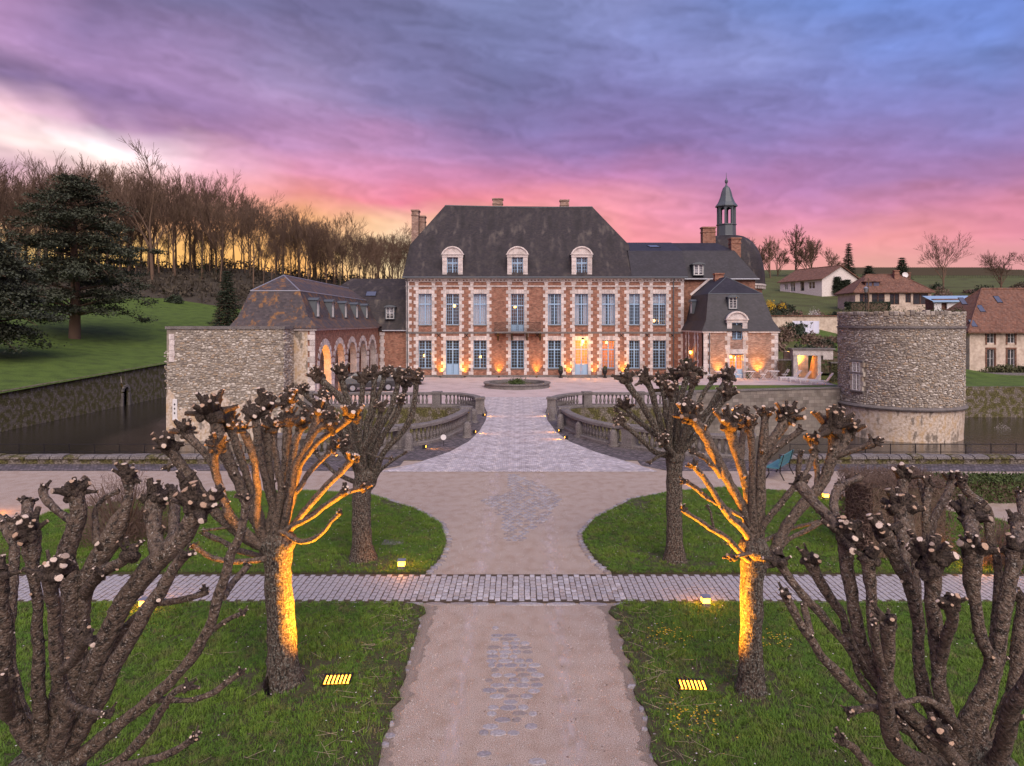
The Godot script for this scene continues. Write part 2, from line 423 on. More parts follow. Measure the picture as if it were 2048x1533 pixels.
		[0.202,0.022,2.308,0,0.122,0.093,2.498,-0.015,0.111,0.343,2.829,-0.036,0.095,0.594,3.161,-0.055,0.095,0.833,3.483,-0.071,0.095,1.05,3.817,-0.086,0.106,1.234,4.141,-0.1,0.112],
		[0.184,0.033,2.294,0,0.11,0.119,2.456,0.061,0.1,0.413,2.807,0.169,0.083,0.686,3.139,0.256,0.077,0.891,3.533,0.339,0.082,1.09,3.811,0.4,0.108],
		[0.214,0.011,2.294,0,0.122,0.016,2.468,0.124,0.11,0.103,2.798,0.31,0.104,0.191,3.151,0.484,0.108,0.247,3.404,0.6,0.128],
		[0.054,-0.014,2.286,0,0.073,-0.079,2.431,0.103,0.066,-0.265,2.45,0.198,0.055,-0.485,2.383,0.308,0.049,-0.667,2.293,0.4,0.043],
		[0.128,-0.006,2.275,0,0.098,-0.059,2.399,0.163,0.088,-0.226,2.622,0.418,0.076,-0.373,2.784,0.6,0.075]]},
	"lit_right": {"at": Vector3(3.346, 0, -9.800), "trunk": [0,-0.05,0,0.258,0,0.034,0,0.194,0.007,0.996,0,0.172,0.022,1.643,0,0.179,0.05,2.109,0,0.215], "limbs": [
		[0.185,0.061,2.138,0,0.134,0.024,2.293,0.012,0.122,-0.089,2.621,0.031,0.1,-0.222,2.853,0.044,0.093,-0.362,3.091,0.056,0.093,-0.501,3.365,0.069,0.093,-0.64,3.653,0.082,0.096,-0.757,3.839,0.091,0.1,-0.908,4.025,0.1,0.107],
		[0.062,-0.455,3.134,0.056,0.05,-0.602,3.307,0.197,0.049,-0.766,3.463,0.309,0.045,-0.935,3.563,0.4,0.045],
		[0.083,0.059,2.106,0,0.103,0.01,2.17,0.033,0.093,-0.146,2.41,0.116,0.078,-0.352,2.593,0.184,0.063,-0.503,2.791,0.242,0.06,-0.668,3.024,0.306,0.056,-0.814,3.231,0.36,0.052,-0.935,3.377,0.4,0.052],
		[0.063,-0.545,2.798,0.242,0.046,-0.708,2.885,0.225,0.042,-0.838,3.001,0.213,0.042,-1.018,3.104,0.2,0.046],
		[0.057,-0.032,2.382,0.116,0.05,-0.093,2.537,0.064,0.046,-0.239,2.612,0.028,0.043,-0.366,2.669,0,0.043],
		[0.067,0.059,2.048,0,0.079,-0.008,1.96,0.087,0.071,-0.168,2.028,0.16,0.06,-0.307,2.196,0.243,0.056,-0.481,2.379,0.334,0.052,-0.716,2.518,0.428,0.048,-0.939,2.675,0.519,0.044,-1.135,2.826,0.6,0.047],
		[0.027,-0.654,2.518,0.428,0.024,-0.691,2.637,0.46,0.021,-0.725,2.753,0.483,0.02,-0.777,2.833,0.5,0.024],
		[0.207,0.059,2.183,0,0.111,0.046,2.447,-0.071,0.101,0.007,2.862,-0.149,0.091,-0.045,3.108,-0.19,0.088,-0.113,3.342,-0.228,0.088,-0.176,3.571,-0.262,0.1,-0.201,3.838,-0.3,0.118],
		[0.138,-0.084,3.283,-0.228,0.066,0.016,3.501,-0.444,0.064,0.092,3.705,-0.583,0.065,0.116,3.902,-0.7,0.077],
		[0.111,0.065,2.156,0,0.095,0.024,2.377,0.055,0.086,-0.033,2.827,0.137,0.071,-0.037,3.172,0.192,0.063,-0.053,3.462,0.236,0.06,-0.087,3.721,0.274,0.059,-0.109,3.899,0.3,0.07],
		[0.125,0.079,2.147,0,0.134,0.111,2.315,-0.03,0.122,0.167,2.769,-0.085,0.101,0.196,3.194,-0.128,0.095,0.228,3.48,-0.155,0.088,0.258,3.725,-0.176,0.077,0.273,3.999,-0.2,0.073],
		[0.181,0.235,3.371,-0.155,0.08,0.378,3.537,-0.286,0.081,0.588,3.739,-0.409,0.097,0.737,3.929,-0.5,0.113],
		[0.064,0.218,3.267,-0.128,0.058,0.324,3.458,-0.041,0.054,0.484,3.629,0.03,0.054,0.602,3.737,0.074,0.053,0.676,3.798,0.1,0.053],
		[0.222,0.093,2.041,0,0.103,0.17,1.889,-0.033,0.094,0.356,2.029,-0.068,0.094,0.461,2.208,-0.097,0.098,0.612,2.437,-0.131,0.102,0.84,2.703,-0.171,0.102,1.075,2.928,-0.206,0.095,1.187,3.099,-0.227,0.095,1.271,3.301,-0.25,0.099,1.317,3.503,-0.27,0.103,1.301,3.801,-0.3,0.126],
		[0.183,1.322,3.374,-0.25,0.074,1.558,3.508,-0.45,0.083,1.691,3.702,-0.6,0.099],
		[0.099,1.293,3.33,-0.25,0.052,1.442,3.457,-0.087,0.051,1.597,3.542,0.022,0.054,1.714,3.62,0.1,0.071],
		[0.056,0.09,2.156,0,0.079,0.121,2.38,0.064,0.071,0.249,2.61,0.122,0.06,0.398,2.837,0.176,0.056,0.566,3.09,0.232,0.053,0.574,3.272,0.263,0.049,0.58,3.496,0.3,0.045],
		[0.088,0.566,3.076,0.232,0.046,0.689,3.138,0.105,0.046,0.824,3.234,-0.013,0.047,1.006,3.457,-0.2,0.059],
		[0.106,1.038,2.899,-0.206,0.055,1.085,3.08,-0.313,0.052,1.113,3.32,-0.411,0.052,1.091,3.567,-0.5,0.064],
		[0.059,0.122,2.052,0,0.063,0.29,1.928,-0.047,0.058,0.465,2.073,-0.088,0.051,0.615,2.2,-0.12,0.044,0.872,2.304,-0.161,0.044,1.131,2.432,-0.2,0.044],
		[0.038,0.095,2.111,0,0.047,0.194,2.155,-0.081,0.043,0.463,2.221,-0.218,0.033,0.818,2.294,-0.366,0.03,1.189,2.329,-0.5,0.034],
		[0.089,0.061,2.072,0,0.047,-0.012,2.063,0.118,0.043,-0.212,2.102,0.315,0.031,-0.416,2.131,0.5,0.041]]},
	"front_left": {"at": Vector3(-3.501, 0, -5.100), "trunk": [0,-0.05,0,0.299,0,0.651,0,0.239,-0.007,1.398,0,0.232,0,1.996,0,0.262], "limbs": [
		[0.101,0.012,2.086,0,0.103,0.023,2.31,-0.037,0.094,0.045,2.666,-0.078,0.087,0.065,2.992,-0.11,0.084,0.068,3.276,-0.136,0.081,0.016,3.503,-0.156,0.085,0.033,3.616,-0.165,0.085,0.061,3.732,-0.175,0.081,0.087,3.838,-0.184,0.077,0.074,3.929,-0.191,0.07,0.045,4.039,-0.2,0.078],
		[0.052,0.077,3.775,-0.175,0.043,-0.015,3.815,-0.239,0.039,-0.146,3.867,-0.305,0.038,-0.254,3.925,-0.358,0.04,-0.319,3.994,-0.4,0.044],
		[0.095,0.036,2.132,0,0.103,0.094,2.476,-0.078,0.095,0.105,2.829,-0.133,0.088,0.111,3.108,-0.171,0.085,0.149,3.292,-0.195,0.085,0.214,3.443,-0.216,0.09,0.274,3.57,-0.233,0.098,0.34,3.72,-0.253,0.102,0.393,3.857,-0.27,0.055,0.405,3.976,-0.283,0.043,0.399,4.133,-0.3,0.067],
		[0.016,0.254,3.543,-0.233,0.039,0.177,3.619,-0.301,0.036,0.097,3.791,-0.391,0.032,0.121,3.887,-0.439,0.028,0.177,3.927,-0.473,0.027,0.231,3.949,-0.5,0.029],
		[0.105,-0.018,2.095,0,0.078,-0.021,2.411,0.071,0.07,0.016,2.814,0.139,0.056,0.039,3.127,0.189,0.049,0.055,3.308,0.216,0.047,0.068,3.497,0.244,0.048,0.063,3.651,0.267,0.064,0.071,3.763,0.283,0.078,0.072,3.881,0.3,0.081],
		[0.064,0.064,3.787,0.283,0.049,-0.059,3.854,0.152,0.047,-0.121,3.925,0.07,0.048,-0.153,3.995,0,0.045],
		[0.052,-0.055,2.095,0,0.082,-0.293,2.311,-0.1,0.076,-0.418,2.648,-0.186,0.062,-0.48,2.93,-0.248,0.055,-0.505,3.21,-0.304,0.051,-0.513,3.437,-0.346,0.048,-0.549,3.588,-0.373,0.044,-0.573,3.74,-0.4,0.044],
		[0,-0.545,3.576,-0.373,0.048,-0.688,3.687,-0.472,0.049,-0.841,3.77,-0.539,0.05,-0.992,3.858,-0.6,0.05],
		[0.112,0.021,2.053,0,0.095,0.156,2.266,0.104,0.084,0.268,2.551,0.212,0.075,0.282,2.702,0.266,0.067,0.279,2.863,0.324,0.059,0.291,3.035,0.384,0.054,0.328,3.243,0.453,0.053,0.379,3.51,0.542,0.057,0.425,3.685,0.6,0.076],
		[0.077,0.296,2.891,0.324,0.044,0.54,3.098,0.579,0.04,0.686,3.227,0.724,0.04,0.849,3.398,0.9,0.046],
		[0.044,0.3,2.659,0.266,0.035,0.484,2.722,0.441,0.029,0.675,2.774,0.605,0.026,0.808,2.814,0.713,0.024,0.918,2.864,0.8,0.027],
		[0.081,-0.046,2.058,0,0.095,-0.107,2.285,0.106,0.084,-0.129,2.683,0.232,0.071,-0.077,3.095,0.349,0.063,-0.019,3.447,0.445,0.058,0.016,3.652,0.5,0.067],
		[0.069,-0.216,2.431,0.106,0.062,0.075,2.819,0.542,0.057,0.25,3.062,0.8,0.057],
		[0.13,0.062,2.123,0,0.107,0.23,2.467,-0.026,0.098,0.314,2.76,-0.041,0.094,0.401,3.018,-0.054,0.091,0.52,3.222,-0.064,0.091,0.607,3.344,-0.07,0.095,0.721,3.485,-0.077,0.099,0.846,3.604,-0.084,0.095,0.95,3.701,-0.09,0.087,1.016,3.806,-0.094,0.088,1.086,3.942,-0.1,0.088],
		[0.121,0.789,3.566,-0.084,0.08,0.681,3.665,-0.217,0.082,0.607,3.792,-0.319,0.083,0.564,3.91,-0.4,0.097],
		[0.084,0.85,3.612,-0.084,0.053,0.763,3.693,-0.316,0.052,0.694,3.806,-0.485,0.053,0.628,3.899,-0.6,0.063],
		[0.079,1.02,3.818,-0.094,0.046,0.97,3.923,-0.199,0.043,0.902,4.005,-0.26,0.035,0.866,4.07,-0.3,0.028],
		[0.095,0.134,3.206,-0.195,0.062,0.286,3.364,-0.086,0.057,0.428,3.487,-0.01,0.056,0.569,3.569,0.054,0.055,0.651,3.659,0.1,0.07],
		[0.039,0.409,3.457,-0.01,0.037,0.474,3.519,0.157,0.036,0.526,3.592,0.3,0.035],
		[0.061,0.048,2.058,0,0.099,0.214,2.242,0.036,0.089,0.427,2.582,0.08,0.077,0.574,2.874,0.113,0.069,0.717,3.112,0.139,0.065,0.829,3.283,0.158,0.062,0.923,3.412,0.172,0.061,1.022,3.573,0.189,0.054,1.096,3.678,0.2,0.054],
		[0.044,0.057,2.114,0,0.07,0.154,2.379,-0.115,0.065,0.302,2.749,-0.218,0.051,0.46,2.993,-0.284,0.039,0.598,3.104,-0.321,0.034,0.771,3.118,-0.355,0.032,0.922,3.146,-0.384,0.032,1.003,3.176,-0.4,0.04],
		[0.049,0.048,2.02,0,0.082,0.191,2.071,0,0.075,0.422,2.25,0,0.064,0.602,2.4,0,0.056,0.755,2.534,0,0.052,0.893,2.657,0,0.052,1.024,2.796,0,0.052,1.151,2.979,0,0.05,1.244,3.147,0,0.049,1.289,3.307,0,0.047,1.334,3.461,0,0.045,1.371,3.625,0,0.045,1.438,3.752,0,0.041,1.45,3.905,0,0.039,1.45,4.021,0,0.045],
		[0.036,1.323,3.281,0,0.032,1.313,3.333,-0.158,0.031,1.334,3.373,-0.239,0.031,1.357,3.405,-0.3,0.036],
		[0.032,1.244,3.057,0,0.024,1.405,3.178,0.124,0.022,1.53,3.247,0.2,0.022],
		[0.039,0.736,2.512,0,0.03,0.813,2.482,-0.039,0.028,0.972,2.454,-0.091,0.027,1.079,2.467,-0.122,0.027,1.164,2.496,-0.146,0.029,1.259,2.565,-0.176,0.027,1.346,2.618,-0.2,0.029],
		[0.048,0.038,1.983,0,0.082,0.195,1.964,0.063,0.074,0.509,2.098,0.156,0.054,0.712,2.261,0.219,0.043,0.84,2.407,0.264,0.041,0.954,2.544,0.305,0.039,1.055,2.682,0.344,0.035,1.139,2.781,0.373,0.031,1.246,2.83,0.4,0.034],
		[0.044,0.076,1.992,0,0.058,0.395,2.056,0.147,0.051,0.731,2.202,0.277,0.035,0.903,2.275,0.34,0.031,1.071,2.356,0.402,0.029,1.207,2.444,0.455,0.027,1.317,2.533,0.5,0.03]]},
	"front_right": {"at": Vector3(3.471, 0, -5.100), "trunk": [0,-0.05,0,0.299,0,0.651,0,0.239,-0.011,1.398,0,0.232,-0.037,1.996,0,0.262], "limbs": [
		[0.061,-0.121,2.025,0,0.078,-0.306,2.134,-0.018,0.071,-0.558,2.292,-0.037,0.06,-0.711,2.388,-0.046,0.057,-0.843,2.474,-0.054,0.055,-0.96,2.579,-0.062,0.053,-1.066,2.7,-0.07,0.049,-1.169,2.825,-0.077,0.044,-1.231,2.925,-0.083,0.042,-1.319,3.055,-0.09,0.042,-1.396,3.185,-0.096,0.04,-1.444,3.264,-0.1,0.046],
		[0,-1.238,2.975,-0.083,0.034,-1.248,3.097,-0.169,0.031,-1.254,3.162,-0.2,0.031],
		[0.089,-0.14,2.044,0,0.062,-0.34,2.167,-0.086,0.057,-0.603,2.334,-0.161,0.042,-0.744,2.477,-0.203,0.033,-0.815,2.599,-0.231,0.031,-0.833,2.709,-0.251,0.031,-0.881,2.813,-0.272,0.039,-0.972,2.92,-0.297,0.042,-1.053,3.037,-0.321,0.042,-1.154,3.131,-0.344,0.04,-1.248,3.241,-0.367,0.04,-1.314,3.319,-0.383,0.042,-1.376,3.41,-0.4,0.052],
		[0.09,-0.131,2.044,0,0.074,-0.289,2.155,-0.107,0.069,-0.535,2.361,-0.216,0.058,-0.724,2.609,-0.302,0.047,-0.817,2.802,-0.356,0.044,-0.847,2.962,-0.393,0.044,-0.9,3.052,-0.417,0.051,-0.965,3.155,-0.444,0.051,-1.012,3.252,-0.467,0.053,-1.067,3.399,-0.5,0.07],
		[0.124,-0.121,2.044,0,0.086,-0.293,2.196,-0.039,0.079,-0.535,2.419,-0.078,0.068,-0.703,2.618,-0.104,0.061,-0.761,2.737,-0.117,0.057,-0.824,2.865,-0.13,0.056,-0.859,3.012,-0.143,0.058,-0.884,3.153,-0.156,0.06,-0.901,3.302,-0.168,0.062,-0.926,3.445,-0.18,0.07,-0.932,3.584,-0.191,0.074,-0.939,3.698,-0.2,0.089],
		[0.071,-0.99,3.729,-0.2,0.05,-0.999,3.784,-0.333,0.048,-1.037,3.841,-0.428,0.049,-1.078,3.915,-0.521,0.054,-1.116,3.991,-0.6,0.058],
		[0.042,-0.97,3.729,-0.2,0.047,-0.941,3.784,-0.346,0.044,-0.897,3.866,-0.459,0.045,-0.834,3.935,-0.541,0.045,-0.761,3.975,-0.6,0.04],
		[0.04,-0.834,3.98,-0.541,0.031,-0.687,3.973,-0.711,0.028,-0.576,3.966,-0.815,0.03,-0.482,3.969,-0.9,0.042],
		[0.097,-0.112,2.034,0,0.082,-0.28,2.183,0,0.075,-0.579,2.444,0,0.064,-0.747,2.743,0,0.052,-0.803,3.005,0,0.047,-0.822,3.18,0,0.047,-0.826,3.293,0,0.047,-0.841,3.446,0,0.058,-0.856,3.595,0,0.075],
		[0.09,-0.182,2.011,0,0.095,-0.7,2.245,0.244,0.082,-0.86,2.443,0.336,0.073,-0.934,2.628,0.408,0.065,-0.98,2.801,0.473,0.058,-1.01,3.019,0.555,0.052,-1.04,3.182,0.616,0.051,-1.089,3.406,0.7,0.058],
		[0.035,-1.027,2.993,0.555,0.037,-1.125,3.163,0.665,0.032,-1.191,3.309,0.742,0.03,-1.225,3.428,0.8,0.032],
		[0.052,-0.098,2.081,0,0.049,-0.314,2.452,0.141,0.044,-0.515,2.638,0.215,0.032,-0.656,2.663,0.254,0.027,-0.811,2.649,0.298,0.026,-1.003,2.656,0.349,0.026,-1.104,2.658,0.376,0.028,-1.195,2.658,0.4,0.041],
		[0.107,-0.107,2.053,0,0.086,-0.249,2.245,-0.02,0.079,-0.371,2.462,-0.036,0.068,-0.414,2.633,-0.045,0.06,-0.443,2.784,-0.053,0.053,-0.446,2.935,-0.061,0.049,-0.439,3.046,-0.066,0.053,-0.455,3.15,-0.071,0.059,-0.475,3.262,-0.076,0.063,-0.517,3.374,-0.082,0.065,-0.575,3.489,-0.088,0.065,-0.625,3.601,-0.093,0.065,-0.694,3.744,-0.1,0.08],
		[0.115,-0.49,3.292,-0.076,0.053,-0.454,3.379,-0.2,0.054,-0.406,3.525,-0.32,0.056,-0.364,3.657,-0.409,0.065,-0.328,3.81,-0.5,0.09],
		[0.095,-0.448,3.154,-0.071,0.045,-0.357,3.25,-0.234,0.043,-0.26,3.457,-0.427,0.04,-0.211,3.619,-0.548,0.037,-0.18,3.809,-0.673,0.047,-0.18,3.904,-0.733,0.053,-0.134,4.022,-0.8,0.061],
		[0.055,-0.089,2.044,0,0.078,-0.119,2.156,-0.105,0.072,-0.144,2.46,-0.249,0.063,-0.131,2.865,-0.393,0.052,-0.099,3.263,-0.513,0.045,-0.075,3.482,-0.573,0.039,-0.051,3.64,-0.615,0.04,-0.012,3.837,-0.664,0.04,0.03,3.98,-0.7,0.042],
		[0,-0.025,3.799,-0.664,0.025,-0.015,3.904,-0.753,0.019,-0.004,3.987,-0.8,0.019],
		[0.066,-0.063,3.47,-0.573,0.042,0.052,3.615,-0.701,0.042,0.146,3.723,-0.771,0.043,0.281,3.85,-0.848,0.044,0.349,3.955,-0.9,0.048],
		[0.067,-0.042,2.072,0,0.078,0.076,2.267,-0.111,0.073,0.247,2.656,-0.248,0.059,0.387,3.114,-0.375,0.048,0.43,3.41,-0.447,0.041,0.404,3.515,-0.474,0.041,0.399,3.633,-0.501,0.045,0.412,3.749,-0.527,0.049,0.376,3.826,-0.547,0.048,0.288,3.91,-0.575,0.046,0.237,4.008,-0.6,0.046],
		[0.144,-0.093,2.044,0,0.095,-0.231,2.244,0.04,0.085,-0.324,2.509,0.075,0.07,-0.373,2.671,0.095,0.064,-0.398,2.869,0.118,0.062,-0.435,3.103,0.143,0.062,-0.467,3.248,0.159,0.063,-0.481,3.361,0.171,0.065,-0.479,3.504,0.186,0.072,-0.509,3.642,0.2,0.101],
		[0.084,-0.39,2.858,0.118,0.051,-0.458,3.118,0.301,0.049,-0.481,3.295,0.41,0.048,-0.563,3.453,0.5,0.054],
		[0.11,-0.075,2.053,0,0.09,-0.143,2.269,0.019,0.082,-0.086,2.486,0.034,0.071,-0.002,2.682,0.047,0.07,0.04,2.838,0.056,0.067,-0.02,2.956,0.063,0.055,-0.074,3.107,0.071,0.052,-0.097,3.25,0.078,0.055,-0.136,3.401,0.086,0.07,-0.133,3.554,0.094,0.081,-0.138,3.688,0.1,0.084],
		[0.113,-0.13,3.579,0.094,0.066,0.035,3.647,-0.153,0.073,0.098,3.705,-0.266,0.075,0.172,3.789,-0.4,0.081],
		[0.099,-0.051,2.053,0,0.09,-0.024,2.246,-0.019,0.083,0.063,2.498,-0.038,0.075,0.131,2.754,-0.054,0.068,0.167,2.897,-0.062,0.068,0.205,3.085,-0.073,0.068,0.255,3.297,-0.084,0.066,0.3,3.487,-0.094,0.068,0.316,3.607,-0.1,0.08],
		[0.082,0.319,3.569,-0.1,0.053,0.488,3.618,-0.304,0.055,0.615,3.719,-0.5,0.066],
		[0.059,0.311,3.418,-0.094,0.046,0.545,3.527,-0.338,0.044,0.71,3.706,-0.545,0.045,0.816,3.874,-0.7,0.051],
		[0,-0.014,2.006,0,0.099,-0.017,2.189,0.184,0.086,-0.097,2.509,0.387,0.076,-0.174,2.77,0.545,0.073,-0.182,2.928,0.651,0.068,-0.198,3.151,0.8,0.063],
		[0.079,-0.009,2.053,0,0.095,0.188,2.209,-0.081,0.087,0.362,2.505,-0.164,0.077,0.453,2.819,-0.234,0.074,0.548,3.144,-0.3,0.071],
		[0.088,-0.075,1.983,0,0.09,-0.233,2.08,0.156,0.08,-0.516,2.399,0.459,0.065,-0.688,2.596,0.642,0.059,-0.837,2.766,0.8,0.069],
		[0.025,-0.269,2.04,-0.018,0.045,-0.484,2.203,0.092,0.033,-0.597,2.317,0.147,0.031,-0.7,2.443,0.2,0.032],
		[0.052,-0.149,1.96,0,0.074,-0.517,1.983,0.146,0.065,-0.911,2.14,0.273,0.042,-1.068,2.283,0.332,0.035,-1.156,2.387,0.369,0.033,-1.247,2.458,0.4,0.038]]},
}


# ---------------------------------------------------------------- camera, sky, light
func sky_at(az: float, el: float) -> Color:
	var i := 0
	while i < SKY_AZIMUTH.size() - 2 and az > SKY_AZIMUTH[i + 1]: i += 1
	var j := 0
	while j < SKY_HEIGHT.size() - 2 and el > SKY_HEIGHT[j + 1]: j += 1
	var s := clampf((az - SKY_AZIMUTH[i]) / (SKY_AZIMUTH[i + 1] - SKY_AZIMUTH[i]), 0.0, 1.0)
	var t := clampf((el - SKY_HEIGHT[j]) / float(SKY_HEIGHT[j + 1] - SKY_HEIGHT[j]), 0.0, 1.0)
	var a: Color = sky_lin[i][j].lerp(sky_lin[i + 1][j], s)
	var b: Color = sky_lin[i][j + 1].lerp(sky_lin[i + 1][j + 1], s)
	return a.lerp(b, t)


var sky_lin: Array = []


func make_sky() -> ImageTexture:
	for col in SKY_COLOURS:
		var row: Array = []
		for h in col:
			row.append(Color8(h[0], h[1], h[2]).srgb_to_linear())
		sky_lin.append(row)
	var w := 2048
	var h := 1024
	var im := Image.create(w, h, false, Image.FORMAT_RGBF)
	im.fill(Color(0.10, 0.075, 0.07))
	var bend := noise_of(5, 0.035, 4)
	var puff := noise_of(11, 0.11, 5)
	var curl := noise_of(12, 0.32, 4)
	var zen := Color8(112, 118, 178).srgb_to_linear()
	for y in h / 2:
		var el := 90.0 - (y + 0.5) / h * 180.0
		for x in w:
			var az := wrapf((x + 0.5) / w * 360.0, -180.0, 180.0)
			# streaks of cloud run down towards the sunset: wander along them
			var lean := sin(deg_to_rad(az))
			var p := Vector3(lean * 57.0, el * 2.2, cos(deg_to_rad(az)) * 57.0)
			var c: Color
			if el < 45.0:
				var k := bend.get_noise_3d(p.x, p.y + lean * 28.0, p.z)
				var q := puff.get_noise_3d(p.x * 0.8, p.y * 1.3 + lean * 20.0, p.z * 0.8)
				var wisp := curl.get_noise_3d(p.x + q * 9.0, p.y * 1.5 + lean * 20.0 + k * 6.0, p.z)
				var low := smoothstep(2.0, 9.0, el)
				c = sky_at(az + k * 3.0, clampf(el + (k * 1.3 + q * 0.9) * low, 0.0, 90.0))
				var pale := c.get_luminance() * 0.23
				c = (c * 0.77 + Color(pale, pale, pale)) * (lerpf(0.95, 1.18, low) + (0.28 * q + 0.1 * k + 0.24 * wisp) * low)
				if el > 26.0: c = c.lerp(zen, smoothstep(26.0, 45.0, el))
			else:
				c = zen
			# the glow of the sun, already behind the wood
			var away := Vector2(wrapf(az - SUN, -180.0, 180.0) * 0.55, (el - 1.0) * 1.5).length()
			var glow := exp(-away * away / 26.0)
			c = c + Color(0.75, 0.3, 0.05) * glow
			# the clear gap under the cloud deck, left of the sunset
			var gap := Vector2((az + 33.0) / 9.0, (el - 12.4 + (az + 33.0) * 0.22) / (1.7 + 0.8 * sin(az * 1.7 + el))).length()
			c = c + Color(0.2, 0.14, 0.12) * exp(-gap * gap) * (0.8 + 0.9 * puff.get_noise_3d(p.x * 1.6, p.y * 2.0 + lean * 40.0, p.z * 1.6))
			im.set_pixel(x, y, Color(c.r / EXPOSURE, c.g / EXPOSURE, c.b / EXPOSURE))
	return ImageTexture.create_from_image(im)


func make_light() -> void:
	var cam := Camera3D.new()
	cam.name = "camera"
	cam.projection = Camera3D.PROJECTION_FRUSTUM
	cam.near = 0.1
	cam.far = 4000.0
	cam.size = 0.1 * 1533.0 / 1365.0
	cam.frustum_offset = Vector2(-12.0, -121.5) / 1365.0 * 0.1
	cam.position = Vector3(0, 5.34, 0)
	add_child(cam)
	cam.current = true
	var e := Environment.new()
	e.background_mode = Environment.BG_SKY
	e.sky = Sky.new()
	var sm := PanoramaSkyMaterial.new()
	sm.panorama = make_sky()
	e.sky.sky_material = sm
	e.tonemap_mode = Environment.TONE_MAPPER_LINEAR
	e.tonemap_exposure = EXPOSURE
	e.sdfgi_enabled = true
	e.ssao_enabled = true
	e.ssil_enabled = true
	var we := WorldEnvironment.new()
	we.name = "environment"
	we.environment = e
	add_child(we)
	# the cloud deck overhead, still lit by the low sun: broad, soft, faintly mauve light
	var sun := DirectionalLight3D.new()
	sun.name = "dusk_light"
	sun.light_energy = 0.5
	sun.light_color = Color(1.0, 0.93, 0.87)
	sun.light_angular_distance = 60.0
	sun.shadow_enabled = true
	sun.rotation_degrees = Vector3(-42, 12, 0)
	add_child(sun)


